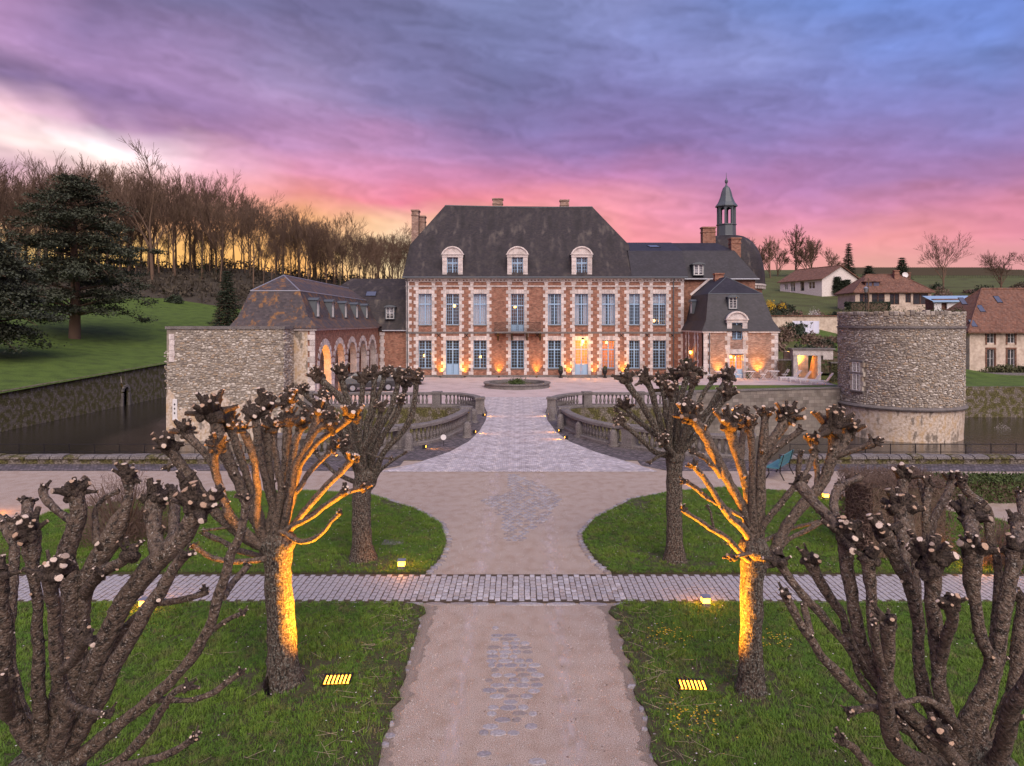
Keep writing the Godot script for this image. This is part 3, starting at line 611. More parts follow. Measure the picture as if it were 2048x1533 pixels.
# ---------------------------------------------------------------- materials of the place
func make_materials() -> void:
	var bump := noise_tex(3, 0.05, [[0.0, g(0.0)], [1.0, g(1.0)]], 5)
	var grit := noise_tex(4, 0.22, [[0.0, g(0.0)], [1.0, g(1.0)]], 2)
	M.bump = bump
	M.grit = grit
	var blotch := noise_tex(21, 0.012, [[0.0, Color(0.62, 0.6, 0.58)], [0.45, Color(0.9, 0.88, 0.88)], [0.7, Color(1, 1, 1)], [1.0, Color(1, 0.96, 0.92)]], 5)
	M.blotch = blotch
	textured("gravel", noise_tex(31, 0.2, [[0.0, Color(0.12, 0.09, 0.07)], [0.36, Color(0.38, 0.3, 0.25)], [0.6, Color(0.5, 0.41, 0.35)], [1.0, Color(0.85, 0.78, 0.74)]], 3), 1.9, 0.95,
		noise_tex(32, 0.012, [[0.0, Color(0.8, 0.74, 0.68)], [0.4, Color(0.93, 0.9, 0.87)], [0.62, Color(0.98, 0.97, 0.96)], [1.0, Color(1, 1, 1)]], 8), 3.1, grit, 1.2)
	textured("court_gravel", noise_tex(33, 0.2, [[0.0, Color(0.36, 0.28, 0.27)], [0.5, Color(0.56, 0.46, 0.45)], [1.0, Color(0.72, 0.63, 0.62)]], 3), 1.7, 0.95,
		noise_tex(34, 0.01, [[0.0, Color(0.72, 0.68, 0.66)], [0.5, Color(0.95, 0.94, 0.95)], [1.0, Color(1, 1, 1)]], 4), 11.0, grit, 0.8)
	textured("setts", coursed(35, 12, 14, [Color(0.56, 0.53, 0.57), Color(0.62, 0.59, 0.62), Color(0.5, 0.47, 0.5), Color(0.66, 0.61, 0.61)], Color(0.32, 0.28, 0.27), 5), 1.7, 0.75, blotch, 5.0, bump, 1.5)
	textured("dark_setts", coursed(36, 12, 14, [Color(0.13, 0.11, 0.12), Color(0.17, 0.145, 0.155), Color(0.1, 0.09, 0.1), Color(0.22, 0.19, 0.2)], Color(0.05, 0.045, 0.04), 6), 1.6, 0.8, blotch, 4.0, bump, 2.5)
	textured("turf", noise_tex(41, 0.06, [[0.0, Color(0.03, 0.045, 0.01)], [0.45, Color(0.045, 0.1, 0.014)], [0.75, Color(0.06, 0.14, 0.018)], [1.0, Color(0.1, 0.17, 0.03)]], 5), 2.0, 0.95,
		noise_tex(42, 0.02, [[0.0, Color(0.75, 0.62, 0.5)], [0.3, Color(0.9, 0.85, 0.75)], [0.6, Color(1, 1, 1)], [1.0, Color(1, 1, 1)]], 4), 9.0, grit, 3.0)
	textured("turf_soil", noise_tex(143, 0.05, [[0.0, Color(0.04, 0.03, 0.018)], [0.45, Color(0.085, 0.065, 0.038)], [0.6, Color(0.06, 0.085, 0.02)], [1.0, Color(0.13, 0.11, 0.07)]], 5), 1.4, 0.95, null, 1.0, grit, 2.0)
	textured("verge_soil", noise_tex(144, 0.12, [[0.0, Color(0.13, 0.1, 0.075)], [0.42, Color(0.3, 0.235, 0.19)], [0.68, Color(0.42, 0.34, 0.29)], [1.0, Color(0.75, 0.68, 0.63)]], 4), 1.1, 0.95, null, 1.0, grit, 2.0)
	textured("bare_soil", noise_tex(43, 0.1, [[0.0, Color(0.05, 0.035, 0.025)], [0.6, Color(0.12, 0.085, 0.06)], [1.0, Color(0.24, 0.19, 0.14)]], 4), 1.0, 0.95, null, 1.0, grit, 2.0)
	textured("park_lawn", noise_tex(44, 0.08, [[0.0, Color(0.05, 0.085, 0.01)], [0.5, Color(0.085, 0.145, 0.014)], [1.0, Color(0.12, 0.18, 0.025)]], 5), 6.0, 0.95,
		noise_tex(45, 0.02, [[0.0, Color(0.5, 0.5, 0.4)], [0.4, Color(0.8, 0.82, 0.7)], [0.7, Color(1, 1, 1)], [1.0, Color(1, 0.95, 0.8)]], 6), 22.0, bump, 6.0)
	textured("leaf_litter", noise_tex(46, 0.1, [[0.0, Color(0.02, 0.017, 0.014)], [0.5, Color(0.055, 0.045, 0.032)], [1.0, Color(0.12, 0.09, 0.06)]], 5), 5.0, 0.95, null, 1.0, bump, 8.0)
	textured("rough_pasture", noise_tex(47, 0.06, [[0.0, Color(0.075, 0.06, 0.03)], [0.4, Color(0.085, 0.09, 0.025)], [0.7, Color(0.085, 0.13, 0.022)], [1.0, Color(0.16, 0.14, 0.06)]], 5), 9.0, 0.95,
		noise_tex(48, 0.02, [[0.0, Color(0.6, 0.5, 0.42)], [0.5, Color(0.95, 0.95, 0.9)], [1.0, Color(1, 1, 1)]], 4), 60.0, bump, 8.0)
	textured("rubble", noise_tex(51, 0.05, [[0.0, Color(0.07, 0.06, 0.05)], [0.35, Color(0.17, 0.145, 0.12)], [0.6, Color(0.3, 0.265, 0.23)], [1.0, Color(0.5, 0.46, 0.42)]], 3, 512, true), 2.2, 0.95, blotch, 5.0, bump, 4.0)
	textured("mossy_rubble", noise_tex(52, 0.05, [[0.0, Color(0.05, 0.042, 0.034)], [0.4, Color(0.16, 0.14, 0.115)], [0.7, Color(0.28, 0.25, 0.22)], [1.0, Color(0.5, 0.46, 0.43)]], 3, 512, true), 2.4, 0.95,
		noise_tex(53, 0.02, [[0.0, Color(0.42, 0.45, 0.12)], [0.44, Color(0.6, 0.6, 0.3)], [0.58, Color(0.9, 0.86, 0.82)], [1.0, Color(1, 1, 1)]], 5), 6.0, bump, 5.0)
	textured("mortar", noise_tex(54, 0.12, [[0.0, Color(0.2, 0.17, 0.14)], [0.5, Color(0.33, 0.29, 0.24)], [1.0, Color(0.46, 0.42, 0.37)]], 4), 1.5, 0.95, blotch, 4.0, grit, 1.5)
	textured("render_coat", noise_tex(55, 0.03, [[0.0, Color(0.26, 0.19, 0.13)], [0.35, Color(0.5, 0.4, 0.31)], [0.7, Color(0.62, 0.53, 0.45)], [1.0, Color(0.7, 0.62, 0.56)]], 5), 3.5, 0.95,
		noise_tex(56, 0.02, [[0.0, Color(0.42, 0.38, 0.36)], [0.36, Color(0.8, 0.74, 0.68)], [0.6, Color(1, 1, 1)], [1.0, Color(1, 1, 1)]], 5), 5.0, bump, 2.0)
	stained(M.render_coat, noise_tex(156, 0.02, [[0.0, Color(0.05, 0.045, 0.04, 0.85)], [0.3, Color(0.07, 0.06, 0.05, 0.6)], [0.42, Color(0.2, 0.17, 0.13, 0)], [0.6, Color(0.5, 0.33, 0.18, 0)], [0.75, Color(0.5, 0.34, 0.18, 0.6)], [1.0, Color(0.55, 0.38, 0.22, 0.8)]], 6), 5.0)
	(M.render_coat as StandardMaterial3D).uv2_scale = Vector3(0.16, 0.07, 0.16)
	textured("old_stone", noise_tex(57, 0.05, [[0.0, Color(0.06, 0.055, 0.05)], [0.4, Color(0.16, 0.145, 0.14)], [0.75, Color(0.25, 0.23, 0.225)], [1.0, Color(0.38, 0.36, 0.35)]], 5), 1.6, 0.92, blotch, 4.0, bump, 1.5)
	textured("ashlar", coursed(58, 6, 11, [Color(0.23, 0.205, 0.18), Color(0.26, 0.23, 0.205), Color(0.215, 0.19, 0.17), Color(0.24, 0.21, 0.185)], Color(0.13, 0.115, 0.1), 3), 2.6, 0.93, blotch, 6.0, bump, 2.0)
	for k in 3:
		var t: float = [1.0, 0.86, 1.1][k]
		textured("limestone_%d" % k, noise_tex(60 + k, 0.05, [[0.0, Color(0.38, 0.33, 0.31) * t], [0.4, Color(0.62, 0.56, 0.54) * t], [1.0, Color(0.75, 0.69, 0.67) * t]], 4, 256), 1.4, 0.9, blotch, 4.0)
	textured("brick", coursed(64, 9, 30, [Color(0.27, 0.1, 0.06), Color(0.33, 0.135, 0.085), Color(0.21, 0.08, 0.05), Color(0.36, 0.17, 0.11), Color(0.29, 0.11, 0.07)], Color(0.32, 0.24, 0.19), 4), 2.1, 0.92,
		noise_tex(65, 0.025, [[0.0, Color(0.55, 0.5, 0.5)], [0.4, Color(0.85, 0.82, 0.82)], [0.65, Color(1, 1, 1)], [1.0, Color(1, 0.98, 0.95)]], 5), 7.0)
	textured("pale_brick", coursed(66, 9, 30, [Color(0.28, 0.15, 0.11), Color(0.35, 0.2, 0.15), Color(0.23, 0.125, 0.095), Color(0.4, 0.26, 0.21)], Color(0.42, 0.35, 0.3), 4), 2.1, 0.92, blotch, 6.0)
	# old slates: lichen bloom and sooty runs
	textured("slate", coursed(67, 12, 20, [Color(0.028, 0.022, 0.026), Color(0.035, 0.027, 0.03), Color(0.023, 0.019, 0.023), Color(0.041, 0.032, 0.031)], Color(0.03, 0.025, 0.03), 2), 2.4, 0.75,
		noise_tex(68, 0.02, [[0.0, Color(0.42, 0.4, 0.4)], [0.4, Color(0.8, 0.78, 0.8)], [0.66, Color(1, 0.98, 1)], [1.0, Color(1, 1, 1)]], 5), 8.0)
	textured("new_slate", coursed(69, 12, 20, [Color(0.029, 0.026, 0.034), Color(0.035, 0.031, 0.04), Color(0.025, 0.023, 0.031)], Color(0.026, 0.024, 0.034), 2), 2.4, 0.6, blotch, 9.0)
	textured("lichen_slate", coursed(70, 12, 20, [Color(0.068, 0.056, 0.06), Color(0.08, 0.066, 0.07), Color(0.055, 0.046, 0.052)], Color(0.05, 0.043, 0.05), 2), 2.4, 0.8, blotch, 5.0)
	stained(M.lichen_slate, rough_tex(171, 0.009, [[0.0, Color(0.3, 0.13, 0.02, 0)], [0.56, Color(0.27, 0.12, 0.03, 0)], [0.64, Color(0.26, 0.115, 0.03, 0.42)], [1.0, Color(0.42, 0.2, 0.04, 0.9)]], 8), 4.0)
	stained(M.slate, noise_tex(172, 0.014, [[0.0, Color(0.012, 0.01, 0.01, 0.8)], [0.3, Color(0.015, 0.012, 0.012, 0.55)], [0.45, Color(0.03, 0.025, 0.025, 0)], [0.66, Color(0.12, 0.1, 0.09, 0)], [0.78, Color(0.12, 0.1, 0.09, 0.4)], [1.0, Color(0.2, 0.17, 0.12, 0.7)]], 6), 14.0)
	(M.slate as StandardMaterial3D).uv2_scale = Vector3(0.11, 0.05, 0.11)
	textured("clay_tile", coursed(71, 11, 16, [Color(0.2, 0.095, 0.062), Color(0.25, 0.12, 0.08), Color(0.16, 0.075, 0.05), Color(0.22, 0.125, 0.095)], Color(0.09, 0.045, 0.032), 3), 2.2, 0.9, blotch, 7.0)
	textured("cream_block", coursed(73, 4, 7, [Color(0.68, 0.55, 0.43), Color(0.72, 0.6, 0.48), Color(0.62, 0.49, 0.38)], Color(0.42, 0.33, 0.25), 3), 2.6, 0.92, blotch, 6.0)
	textured("cream_render", noise_tex(72, 0.03, [[0.0, Color(0.5, 0.4, 0.32)], [0.5, Color(0.62, 0.51, 0.42)], [1.0, Color(0.7, 0.6, 0.5)]], 4, 256), 3.0, 0.92, blotch, 9.0)
	textured("bark", noise_tex(73, 0.018, [[0.0, Color(0.01, 0.008, 0.006)], [0.36, Color(0.028, 0.02, 0.015)], [0.48, Color(0.085, 0.06, 0.044)], [0.64, Color(0.14, 0.102, 0.076)], [1.0, Color(0.26, 0.21, 0.17)]], 6), 0.6, 0.92, null, 1.0, bump, 3.0)
	(M.bark as StandardMaterial3D).uv1_scale = Vector3(3.2, 1.0, 3.2)
	stained(M.bark, noise_tex(74, 0.035, [[0.0, Color(0.3, 0.3, 0.25, 0)], [0.62, Color(0.3, 0.31, 0.25, 0)], [0.7, Color(0.33, 0.33, 0.28, 0.8)], [1.0, Color(0.42, 0.42, 0.37, 0.9)]], 5), 0.8)
	textured("young_bark", noise_tex(75, 0.016, [[0.0, Color(0.01, 0.007, 0.006)], [0.28, Color(0.024, 0.016, 0.012)], [0.38, Color(0.085, 0.058, 0.042)], [0.65, Color(0.145, 0.1, 0.073)], [1.0, Color(0.23, 0.17, 0.13)]], 5), 0.5, 0.85, null, 1.0, bump, 2.0)
	stained(M.young_bark, noise_tex(76, 0.05, [[0.0, Color(0.035, 0.03, 0.014, 0.85)], [0.22, Color(0.05, 0.045, 0.02, 0.7)], [0.34, Color(0.06, 0.05, 0.03, 0)], [0.66, Color(0.4, 0.36, 0.32, 0)], [0.74, Color(0.4, 0.37, 0.33, 0.75)], [1.0, Color(0.5, 0.46, 0.42, 0.9)]], 5), 0.7)
	textured("knuckle_bark", noise_tex(77, 0.03, [[0.0, Color(0.016, 0.011, 0.008)], [0.32, Color(0.05, 0.034, 0.025)], [0.46, Color(0.12, 0.084, 0.062)], [0.72, Color(0.19, 0.138, 0.105)], [1.0, Color(0.36, 0.28, 0.22)]], 5), 0.36, 0.92, null, 1.0, grit, 3.0)
	for k in 3:
		var t: Color = [Color(1, 1, 1), Color(0.72, 0.6, 0.5), Color(0.55, 0.52, 0.5)][k]
		textured("cut_wood_%d" % k, noise_tex(78 + 100 * k, 0.12, [[0.0, Color(0.36, 0.25, 0.18) * t], [0.4, Color(0.58, 0.46, 0.37) * t], [1.0, Color(0.76, 0.67, 0.6) * t]], 3, 128), 0.12, 0.85)
	plain("wood_bark", Color(0.145, 0.092, 0.062), 0.95)
	plain("ivy", Color(0.03, 0.045, 0.015), 0.8)
	plain("needles", Color(0.035, 0.05, 0.028), 0.9)
	plain("cedar_needles", Color(0.058, 0.068, 0.042), 0.9)
	plain("blue_paint", Color(0.3, 0.45, 0.63), 0.5)
	plain("white_paint", Color(0.72, 0.7, 0.7), 0.5)
	plain("iron", Color(0.03, 0.028, 0.03), 0.5, 0.6)
	plain("lead", Color(0.1, 0.115, 0.13), 0.55, 0.2)
	plain("zinc", Color(0.33, 0.34, 0.38), 0.45, 0.5)
	plain("sheer", Color(0.6, 0.6, 0.66), 0.9)
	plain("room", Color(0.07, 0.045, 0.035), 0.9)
	plain("warm_room", Color(0.6, 0.38, 0.18), 0.9)
	var gl := plain("glass", Color(0.75, 0.85, 0.95), 0.03)
	gl.transparency = BaseMaterial3D.TRANSPARENCY_ALPHA
	gl.albedo_color.a = 0.05
	gl.metallic_specular = 0.7
	var wt := plain("water", Color(0.026, 0.022, 0.018), 0.06)
	wt.heightmap_enabled = true
	wt.heightmap_texture = noise_tex(80, 0.03, [[0.0, g(0.0)], [1.0, g(1.0)]], 4)
	wt.heightmap_scale = 1.2
	wt.uv1_triplanar = true
	wt.uv1_world_triplanar = true
	wt.uv1_scale = Vector3.ONE / 5.0
	lamp_mat("amber_glow", Color(1.0, 0.62, 0.1), 6.0)
	lamp_mat("warm_glow", Color(1.0, 0.72, 0.32), 4.0)


func rough_tex(kind_seed: int, freq: float, stops: Array, octaves: int) -> NoiseTexture2D:
	var t := noise_tex(kind_seed, freq, stops, octaves)
	(t.noise as FastNoiseLite).fractal_gain = 0.72
	return t


# growth or soot with an outline of its own, laid over the material's colour
func stained(m: StandardMaterial3D, t: Texture2D, metres: float) -> void:
	m.detail_enabled = true
	m.detail_albedo = t
	m.detail_blend_mode = BaseMaterial3D.BLEND_MODE_MIX
	m.detail_uv_layer = BaseMaterial3D.DETAIL_UV_2
	m.uv2_triplanar = true
	m.uv2_world_triplanar = true
	m.uv2_scale = Vector3.ONE / metres


func lamp_mat(called: String, c: Color, energy: float) -> void:
	var m := plain(called, Color(0.8, 0.7, 0.5), 0.4)
	m.emission_enabled = true
	m.emission = c
	m.emission_energy_multiplier = energy


# ---------------------------------------------------------------- the lie of the land; d is the distance along the drive
func pick(t: Array, x: float) -> float:
	for i in t.size() - 1:
		if x <= t[i + 1][0]:
			return lerpf(t[i][1], t[i + 1][1], clampf((x - t[i][0]) / (t[i + 1][0] - t[i][0]), 0.0, 1.0))
	return t[-1][1]


func land(x: float, d: float) -> float:
	if x >= -19.3 and (x <= 31.1 and d <= 62.5 or x <= 22.1 and d <= 80.5): return 0.0
	var left := 0.22 * sin(x * 0.21 + d * 0.05) * sin(d * 0.13) * smoothstep(-37.0, -48.0, x) + maxf(0.15, 0.42 + 0.0316 * (d - 48.0)) + minf(maxf(0.0, -36.0 - x) * 0.12, 4.0) * smoothstep(30.0, 60.0, d) + 0.06 * clampf(d - 80.0, 0.0, 60.0) + 0.2 * clampf(d - 130.0, 0.0, 34.0)
	left = minf(left, 26.0) - 0.12 * clampf(d - 172.0, 0.0, 120.0)
	var near := pick([[55, 0.1], [62, 0.3], [70, 2.0], [85, 4.6], [110, 8.0], [140, 11.4], [180, 16.5], [230, 23.0], [300, 23.5], [1600, 8.0]], d)
	var east := pick([[55, 0.1], [82, 0.1], [96, 3.0], [110, 7.0], [140, 11.4], [180, 16.5], [230, 23.0], [300, 23.5], [1600, 8.0]], d)
	var right := lerpf(near, east, smoothstep(36.0, 50.0, x))
	return lerpf(left, right, smoothstep(-30.0, 8.0, x))


func make_land() -> void:
	var xs: Array = [-900.0, -600.0, -400.0, -300.0]
	var x := -240.0
	while x < -40.0: xs.append(x); x += 6.0
	xs.append_array([-38.0, -36.0, -30.0, -24.0, -19.2, -14.0, -8.0, -2.0, 4.0, 10.5, 16.0, 22.0, 25.0, 28.0, 31.0, 34.0, 37.0, 40.0, 44.0, 48.0])
	x = 54.0
	while x < 250.0: xs.append(x); x += 6.0
	xs.append_array([300.0, 400.0, 600.0, 900.0])
	var ds: Array = [26.3, 32.0, 38.0, 44.6, 49.0, 54.9, 62.0, 66.0, 70.0, 75.0, 80.0, 85.0]
	var d := 90.0
	while d < 260.0: ds.append(d); d += 5.0
	ds.append_array([280.0, 320.0, 400.0, 600.0, 1000.0, 1600.0])
	var lawn := Geo.new()
	var wood := Geo.new()
	var field := Geo.new()
	var court := Geo.new()
	for i in xs.size() - 1:
		for j in ds.size() - 1:
			var cx: float = (xs[i] + xs[i + 1]) * 0.5
			var cd: float = (ds[j] + ds[j + 1]) * 0.5
			var to := field
			if cx < -36.0 or (cx < -19.2 and cd > 85.0):
				to = lawn if cd < 128.0 else wood
			elif cd < 44.6: continue
			elif cx < -19.2 and cd < 85.0: continue
			elif cx > 10.5 and cd < 54.9: continue
			elif cx < 25.0 and cd < 62.0 or cx < 22.0 and cx > -19.2 and cd < 80.0: to = court
			elif cx > 25.0 and cd < 62.0 or cx > 31.0 and cd < 85.0: to = lawn
			elif cx < -15.0: to = wood
			var p: Array = []
			for q in [[0, 0], [1, 0], [1, 1], [0, 1]]:
				var px: float = xs[i + q[0]]
				var pd: float = ds[j + q[1]]
				p.append(Vector3(px, 0.0 if to == court else land(px, pd), -pd))
			to.quad(p[0], p[1], p[2], p[3])
	setting("lawn", lawn, M.park_lawn)
	setting("woodland_floor", wood, M.leaf_litter)
	setting("hillside", field, M.rough_pasture)
	setting("court", court, M.court_gravel)
	var w := Geo.new()
	w.quad(Vector3(-120, -2.3, -26.2), Vector3(200, -2.3, -26.2), Vector3(200, -2.3, -86), Vector3(-120, -2.3, -86))
	setting("moat_water", w, M.water)


func sheet(outline: Array, y: float, t := 0.0) -> Geo:
	var s := Geo.new()
	var p := PackedVector2Array()
	for q in outline: p.append(Vector2(q[0], q[1]))
	s.slab(p, Vector3(0, y, 0), Vector3.RIGHT, Vector3.FORWARD, t)
	return s


const LAWN_FAR_LEFT := [[-1.97, 14.43], [-1.76, 15.35], [-1.74, 16.6], [-2.06, 18.0], [-2.93, 19.4], [-4.66, 21.1], [-6.8, 21.5], [-9.1, 21.3], [-11.5, 20.3], [-13.0, 19.0], [-13.4, 17.5], [-13.4, 14.43]]
const LAWN_FAR_RIGHT := [[2.0, 14.43], [13.3, 14.43], [13.3, 16.2], [12.9, 18.5], [10.3, 20.4], [8.6, 21.4], [6.6, 21.9], [4.9, 21.4], [3.44, 20.5], [2.08, 18.45], [1.62, 17.15], [1.6, 16.4], [1.73, 15.3]]
var LAWN_NEAR_LEFT: Array = []
var LAWN_NEAR_RIGHT: Array = []


# the turf frays along the drive
func make_edges() -> void:
	var n := noise_of(69, 1.1, 3)
	for sg in [-1.0, 1.0]:
		var o: Array = []
		var d := -6.0
		while d < 12.8:
			o.append([sg * (1.68 + 0.014 * maxf(d - 8.0, 0.0) + 0.13 * n.get_noise_1d(d * 2.0 + sg * 60.0)), d])
			d += 0.22
		o.append([sg * 2.0, 12.88])
		o.append([sg * 14.0, 12.88])
		o.append([sg * 14.0, -6.0])
		if sg < 0.0: LAWN_NEAR_LEFT = o
		else: LAWN_NEAR_RIGHT = o


const DECK := [[-10.0, 26.3], [-6.9, 27.2], [-5.2, 28.6], [-3.9, 30.0], [-3.05, 32.5], [-2.8, 35.5], [-2.5, 38.6], [-2.7, 40.6], [-3.4, 42.0], [-4.6, 42.7], [-13.4, 42.7], [-13.4, 44.62], [11.2, 44.62], [11.2, 42.7], [4.4, 42.7], [3.3, 42.0], [2.4, 40.6], [2.2, 38.6], [2.5, 35.5], [2.8, 32.5], [3.7, 30.0], [5.0, 28.6], [6.7, 27.2], [10.0, 26.3]]


func make_plaza() -> void:
	setting("gravel_drive", sheet([[-140, -30], [140, -30], [140, 26.32], [-140, 26.32]], 0.0), M.gravel)
	# each lawn stands a little proud of the gravel
	make_edges()
	var vn := noise_of(70, 1.3, 3)
	for sg in [-1.0, 1.0]:
		var o: Array = []
		var d := -6.0
		while d < 12.9:
			o.append([sg * (1.55 + 0.12 * vn.get_noise_1d(d * 1.1 + sg * 30.0) + 0.07 * vn.get_noise_1d(d * 9.0 + sg * 80.0)), d])
			d += 0.045
		o.append([sg * 2.2, 12.9])
		o.append([sg * 2.2, -6.0])
		setting("soil_verge", sheet(o, 0.006), M.verge_soil)
	for o in [LAWN_FAR_LEFT, LAWN_FAR_RIGHT, LAWN_NEAR_LEFT, LAWN_NEAR_RIGHT]:
		var s := setting("garden_lawn", sheet(o, 0.045, 0.06), M.turf_soil)
	# pavement of dark setts along the moat
	setting("pavement", sheet([[-60, 24.5], [-5.2, 24.5], [-4.4, 25.4], [-4.4, 26.3], [-60, 26.3]], 0.012, 0.02), M.dark_setts)
	setting("pavement", sheet([[5.4, 24.5], [70, 23.9], [70, 26.3], [4.6, 26.3], [4.6, 25.4]], 0.012, 0.02), M.dark_setts)
	setting("bridge", sheet(DECK, 0.016, 3.4), M.mossy_rubble)
	setting("bridge_pavement", sheet(DECK, 0.022), M.dark_setts)
	setting("sett_road", sheet([[-4.9, 24.3], [4.95, 24.3], [4.3, 25.8], [3.16, 28.0], [2.3, 30.4], [1.85, 33.1], [1.6, 37.0], [1.6, 40.0], [2.0, 45.0], [3.2, 48.5], [-3.2, 48.5], [-2.3, 45.0], [-1.8, 40.0], [-1.75, 37.0], [-1.9, 33.1], [-2.2, 30.4], [-2.8, 28.0], [-3.8, 25.8]], 0.028, 0.02), M.setts)
	# walls of the moat
	var bank := Geo.new()
	bank.span(Vector3(-60, -3.2, -26.36), Vector3(-9.9, -0.004, -25.9))
	bank.span(Vector3(9.9, -3.2, -26.36), Vector3(70, -0.004, -25.9))
	setting("near_moat_wall", bank, M.mossy_rubble)
	var far := Geo.new()
	far.span(Vector3(-19.2, -3.2, -45.0), Vector3(11.0, -0.004, -44.56))
	far.span(Vector3(-19.6, -3.2, -90), Vector3(-19.21, 0.1, -45.0))
	setting("far_moat_wall", far, M.ashlar)
	var park := Geo.new()
	var cuts: Array = [26.3]
	for i in 28: cuts.append(26.3 + (i + 1) * 2.275)
	cuts.append_array([62.15, 63.05])
	cuts.sort()
	for i in cuts.size() - 1:
		var d0: float = cuts[i]
		var d1: float = cuts[i + 1]
		var open := d0 > 62.1 and d1 < 63.1
		var low := -0.72 if open else -3.2
		var a := Vector3(-36.0, low, -d0)
		var b := Vector3(-36.0, low, -d1)
		var ta := Vector3(-36.25, land(-36.0, d0) + 0.06, -d0)
		var tb := Vector3(-36.25, land(-36.0, d1) + 0.06, -d1)
		park.quad(a, b, tb, ta)
		park.quad(ta, tb, tb + Vector3(-0.5, 0, 0), ta + Vector3(-0.5, 0, 0))
		park.quad(ta + Vector3(-0.5, 0, 0), tb + Vector3(-0.5, 0, 0), tb + Vector3(-0.5, -0.6, 0), ta + Vector3(-0.5, -0.6, 0))
		if open:
			# the culvert runs back under the lawn
			var k := Vector3(-3.0, 0, 0)
			var dn := Vector3(0, -2.48, 0)
			park.quad(a + k, b + k, b, a)
			park.quad(a + dn, a + dn + k, a + k, a)
			park.quad(b + dn + k, b + dn, b, b + k)
			park.quad(a + dn + k, b + dn + k, b + k, a + k)
	setting("park_wall", park, M.mossy_rubble)
	var east := Geo.new()
	east.span(Vector3(24.0, -3.2, -55.4), Vector3(130, 0.14, -54.85))
	setting("east_moat_wall", east, M.mossy_rubble)
	parapet(-60.0, -10.0, "low mossy stone parapet along the moat behind the lit tree on the left", 25.62)
	parapet(10.0, 70.0, "low mossy stone parapet along the moat in front of the round tower", 25.62)
	fence(-60.0, -10.5, "thin iron railing above the moat below the square stone bastion")
	fence(10.5, 66.0, "thin iron railing above the moat below the round stone tower")
	drain()


func parapet(x0: float, x1: float, label: String, d: float) -> void:
	var t := thing("moat_parapet", label, "parapet", Vector3(0, 0, -d - 0.28), 0.0, "low parapets along the moat")
	var w := Geo.new()
	w.span(Vector3(x0, -0.02, -0.22), Vector3(x1, 0.2, 0.22))
	part(t, "wall", w, M.mossy_rubble)
	var r := RandomNumberGenerator.new()
	r.seed = 91
	var x := x0
	while x < x1:
		var l := minf(r.randf_range(0.38, 0.6), x1 - x)
		if absf(x + l * 0.5) < 26.0:
			var s := Geo.new()
			var h := r.randf_range(0.1, 0.14)
			var k := PackedVector2Array([Vector2(-0.3, 0), Vector2(0.3, 0), Vector2(0.29, h * 0.6), Vector2(0.14, h), Vector2(-0.14, h), Vector2(-0.29, h * 0.6)])
			s.slab(k, Vector3(l - 0.02, 0, 0), Vector3.FORWARD, Vector3.UP, l - 0.04)
			part(t, "coping_stone", s, [M.old_stone, M.mossy_rubble, M.old_stone][r.randi() % 3], Vector3(x, 0.2 + r.randf_range(-0.005, 0.005), 0))
		x += l


func fence(x0: float, x1: float, label: String) -> void:
	var t := thing("moat_railing", label, "railing", Vector3(0, 0, -26.33), 0.0, "iron railings along the moat")
	for y in [0.62, 0.32]:
		var s := Geo.new()
		s.span(Vector3(x0, y, -0.012), Vector3(x1, y + 0.022, 0.012))
		part(t, "rail", s, M.iron)
	var post := Geo.new()
	post.span(Vector3(-0.013, -0.35, -0.013), Vector3(0.013, 0.66, 0.013))
	var pm := post.mesh()
	var x := x0
	while x <= x1:
		if absf(x) < 24.0: part(t, "post", pm, M.iron, Vector3(x, 0, 0))
		x += 0.97


func drain() -> void:
	# arched outlet in the park wall
	var t := thing("drain_arch", "dark arched outlet at the foot of the park wall", "drain", Vector3(-36.0, -2.3, -62.6), PI / 2)
	for k in 7:
		var a := PI * (k + 0.5) / 7.0
		var v := Geo.new()
		v.block(Vector3.ZERO, Vector3(0.24, 0.2, 0.16), 0.02)
		var o := part(t, "voussoir", v, M.old_stone, Vector3(cos(a) * 0.52, 1.3 + sin(a) * 0.5, 0.04))
		o.rotation.z = a
	for sg in [-1.0, 1.0]:
		for k in 4:
			var v := Geo.new()
			v.block(Vector3.ZERO, Vector3(0.22, 0.32, 0.16), 0.02)
			part(t, "jamb_stone", v, M.old_stone, Vector3(sg * 0.54, 0.02 + k * 0.335, 0.02))


func make_more_materials() -> void:
	plain("undergrowth", Color(0.075, 0.06, 0.042), 0.95)
	plain("hedge_core", Color(0.11, 0.08, 0.055), 0.95)
	plain("old_wood", Color(0.2, 0.14, 0.1), 0.85)
	plain("brown_twigs", Color(0.19, 0.13, 0.1), 0.9)
	plain("box_leaf", Color(0.06, 0.09, 0.02), 0.7)
	plain("olive_leaf", Color(0.08, 0.085, 0.035), 0.8)
	plain("forsythia", Color(0.7, 0.45, 0.02), 0.7)
	plain("polycarbonate", Color(0.55, 0.55, 0.62), 0.3)
	textured("pale_render", noise_tex(172, 0.03, [[0.0, Color(0.6, 0.53, 0.5)], [0.5, Color(0.72, 0.65, 0.62)], [1.0, Color(0.78, 0.72, 0.7)]], 4, 256), 3.0, 0.92)
	plain("teal", Color(0.05, 0.19, 0.22), 0.5)
	plain("straw", Color(0.4, 0.33, 0.22), 0.9)
	plain("blossom", Color(0.75, 0.68, 0.7), 0.8)


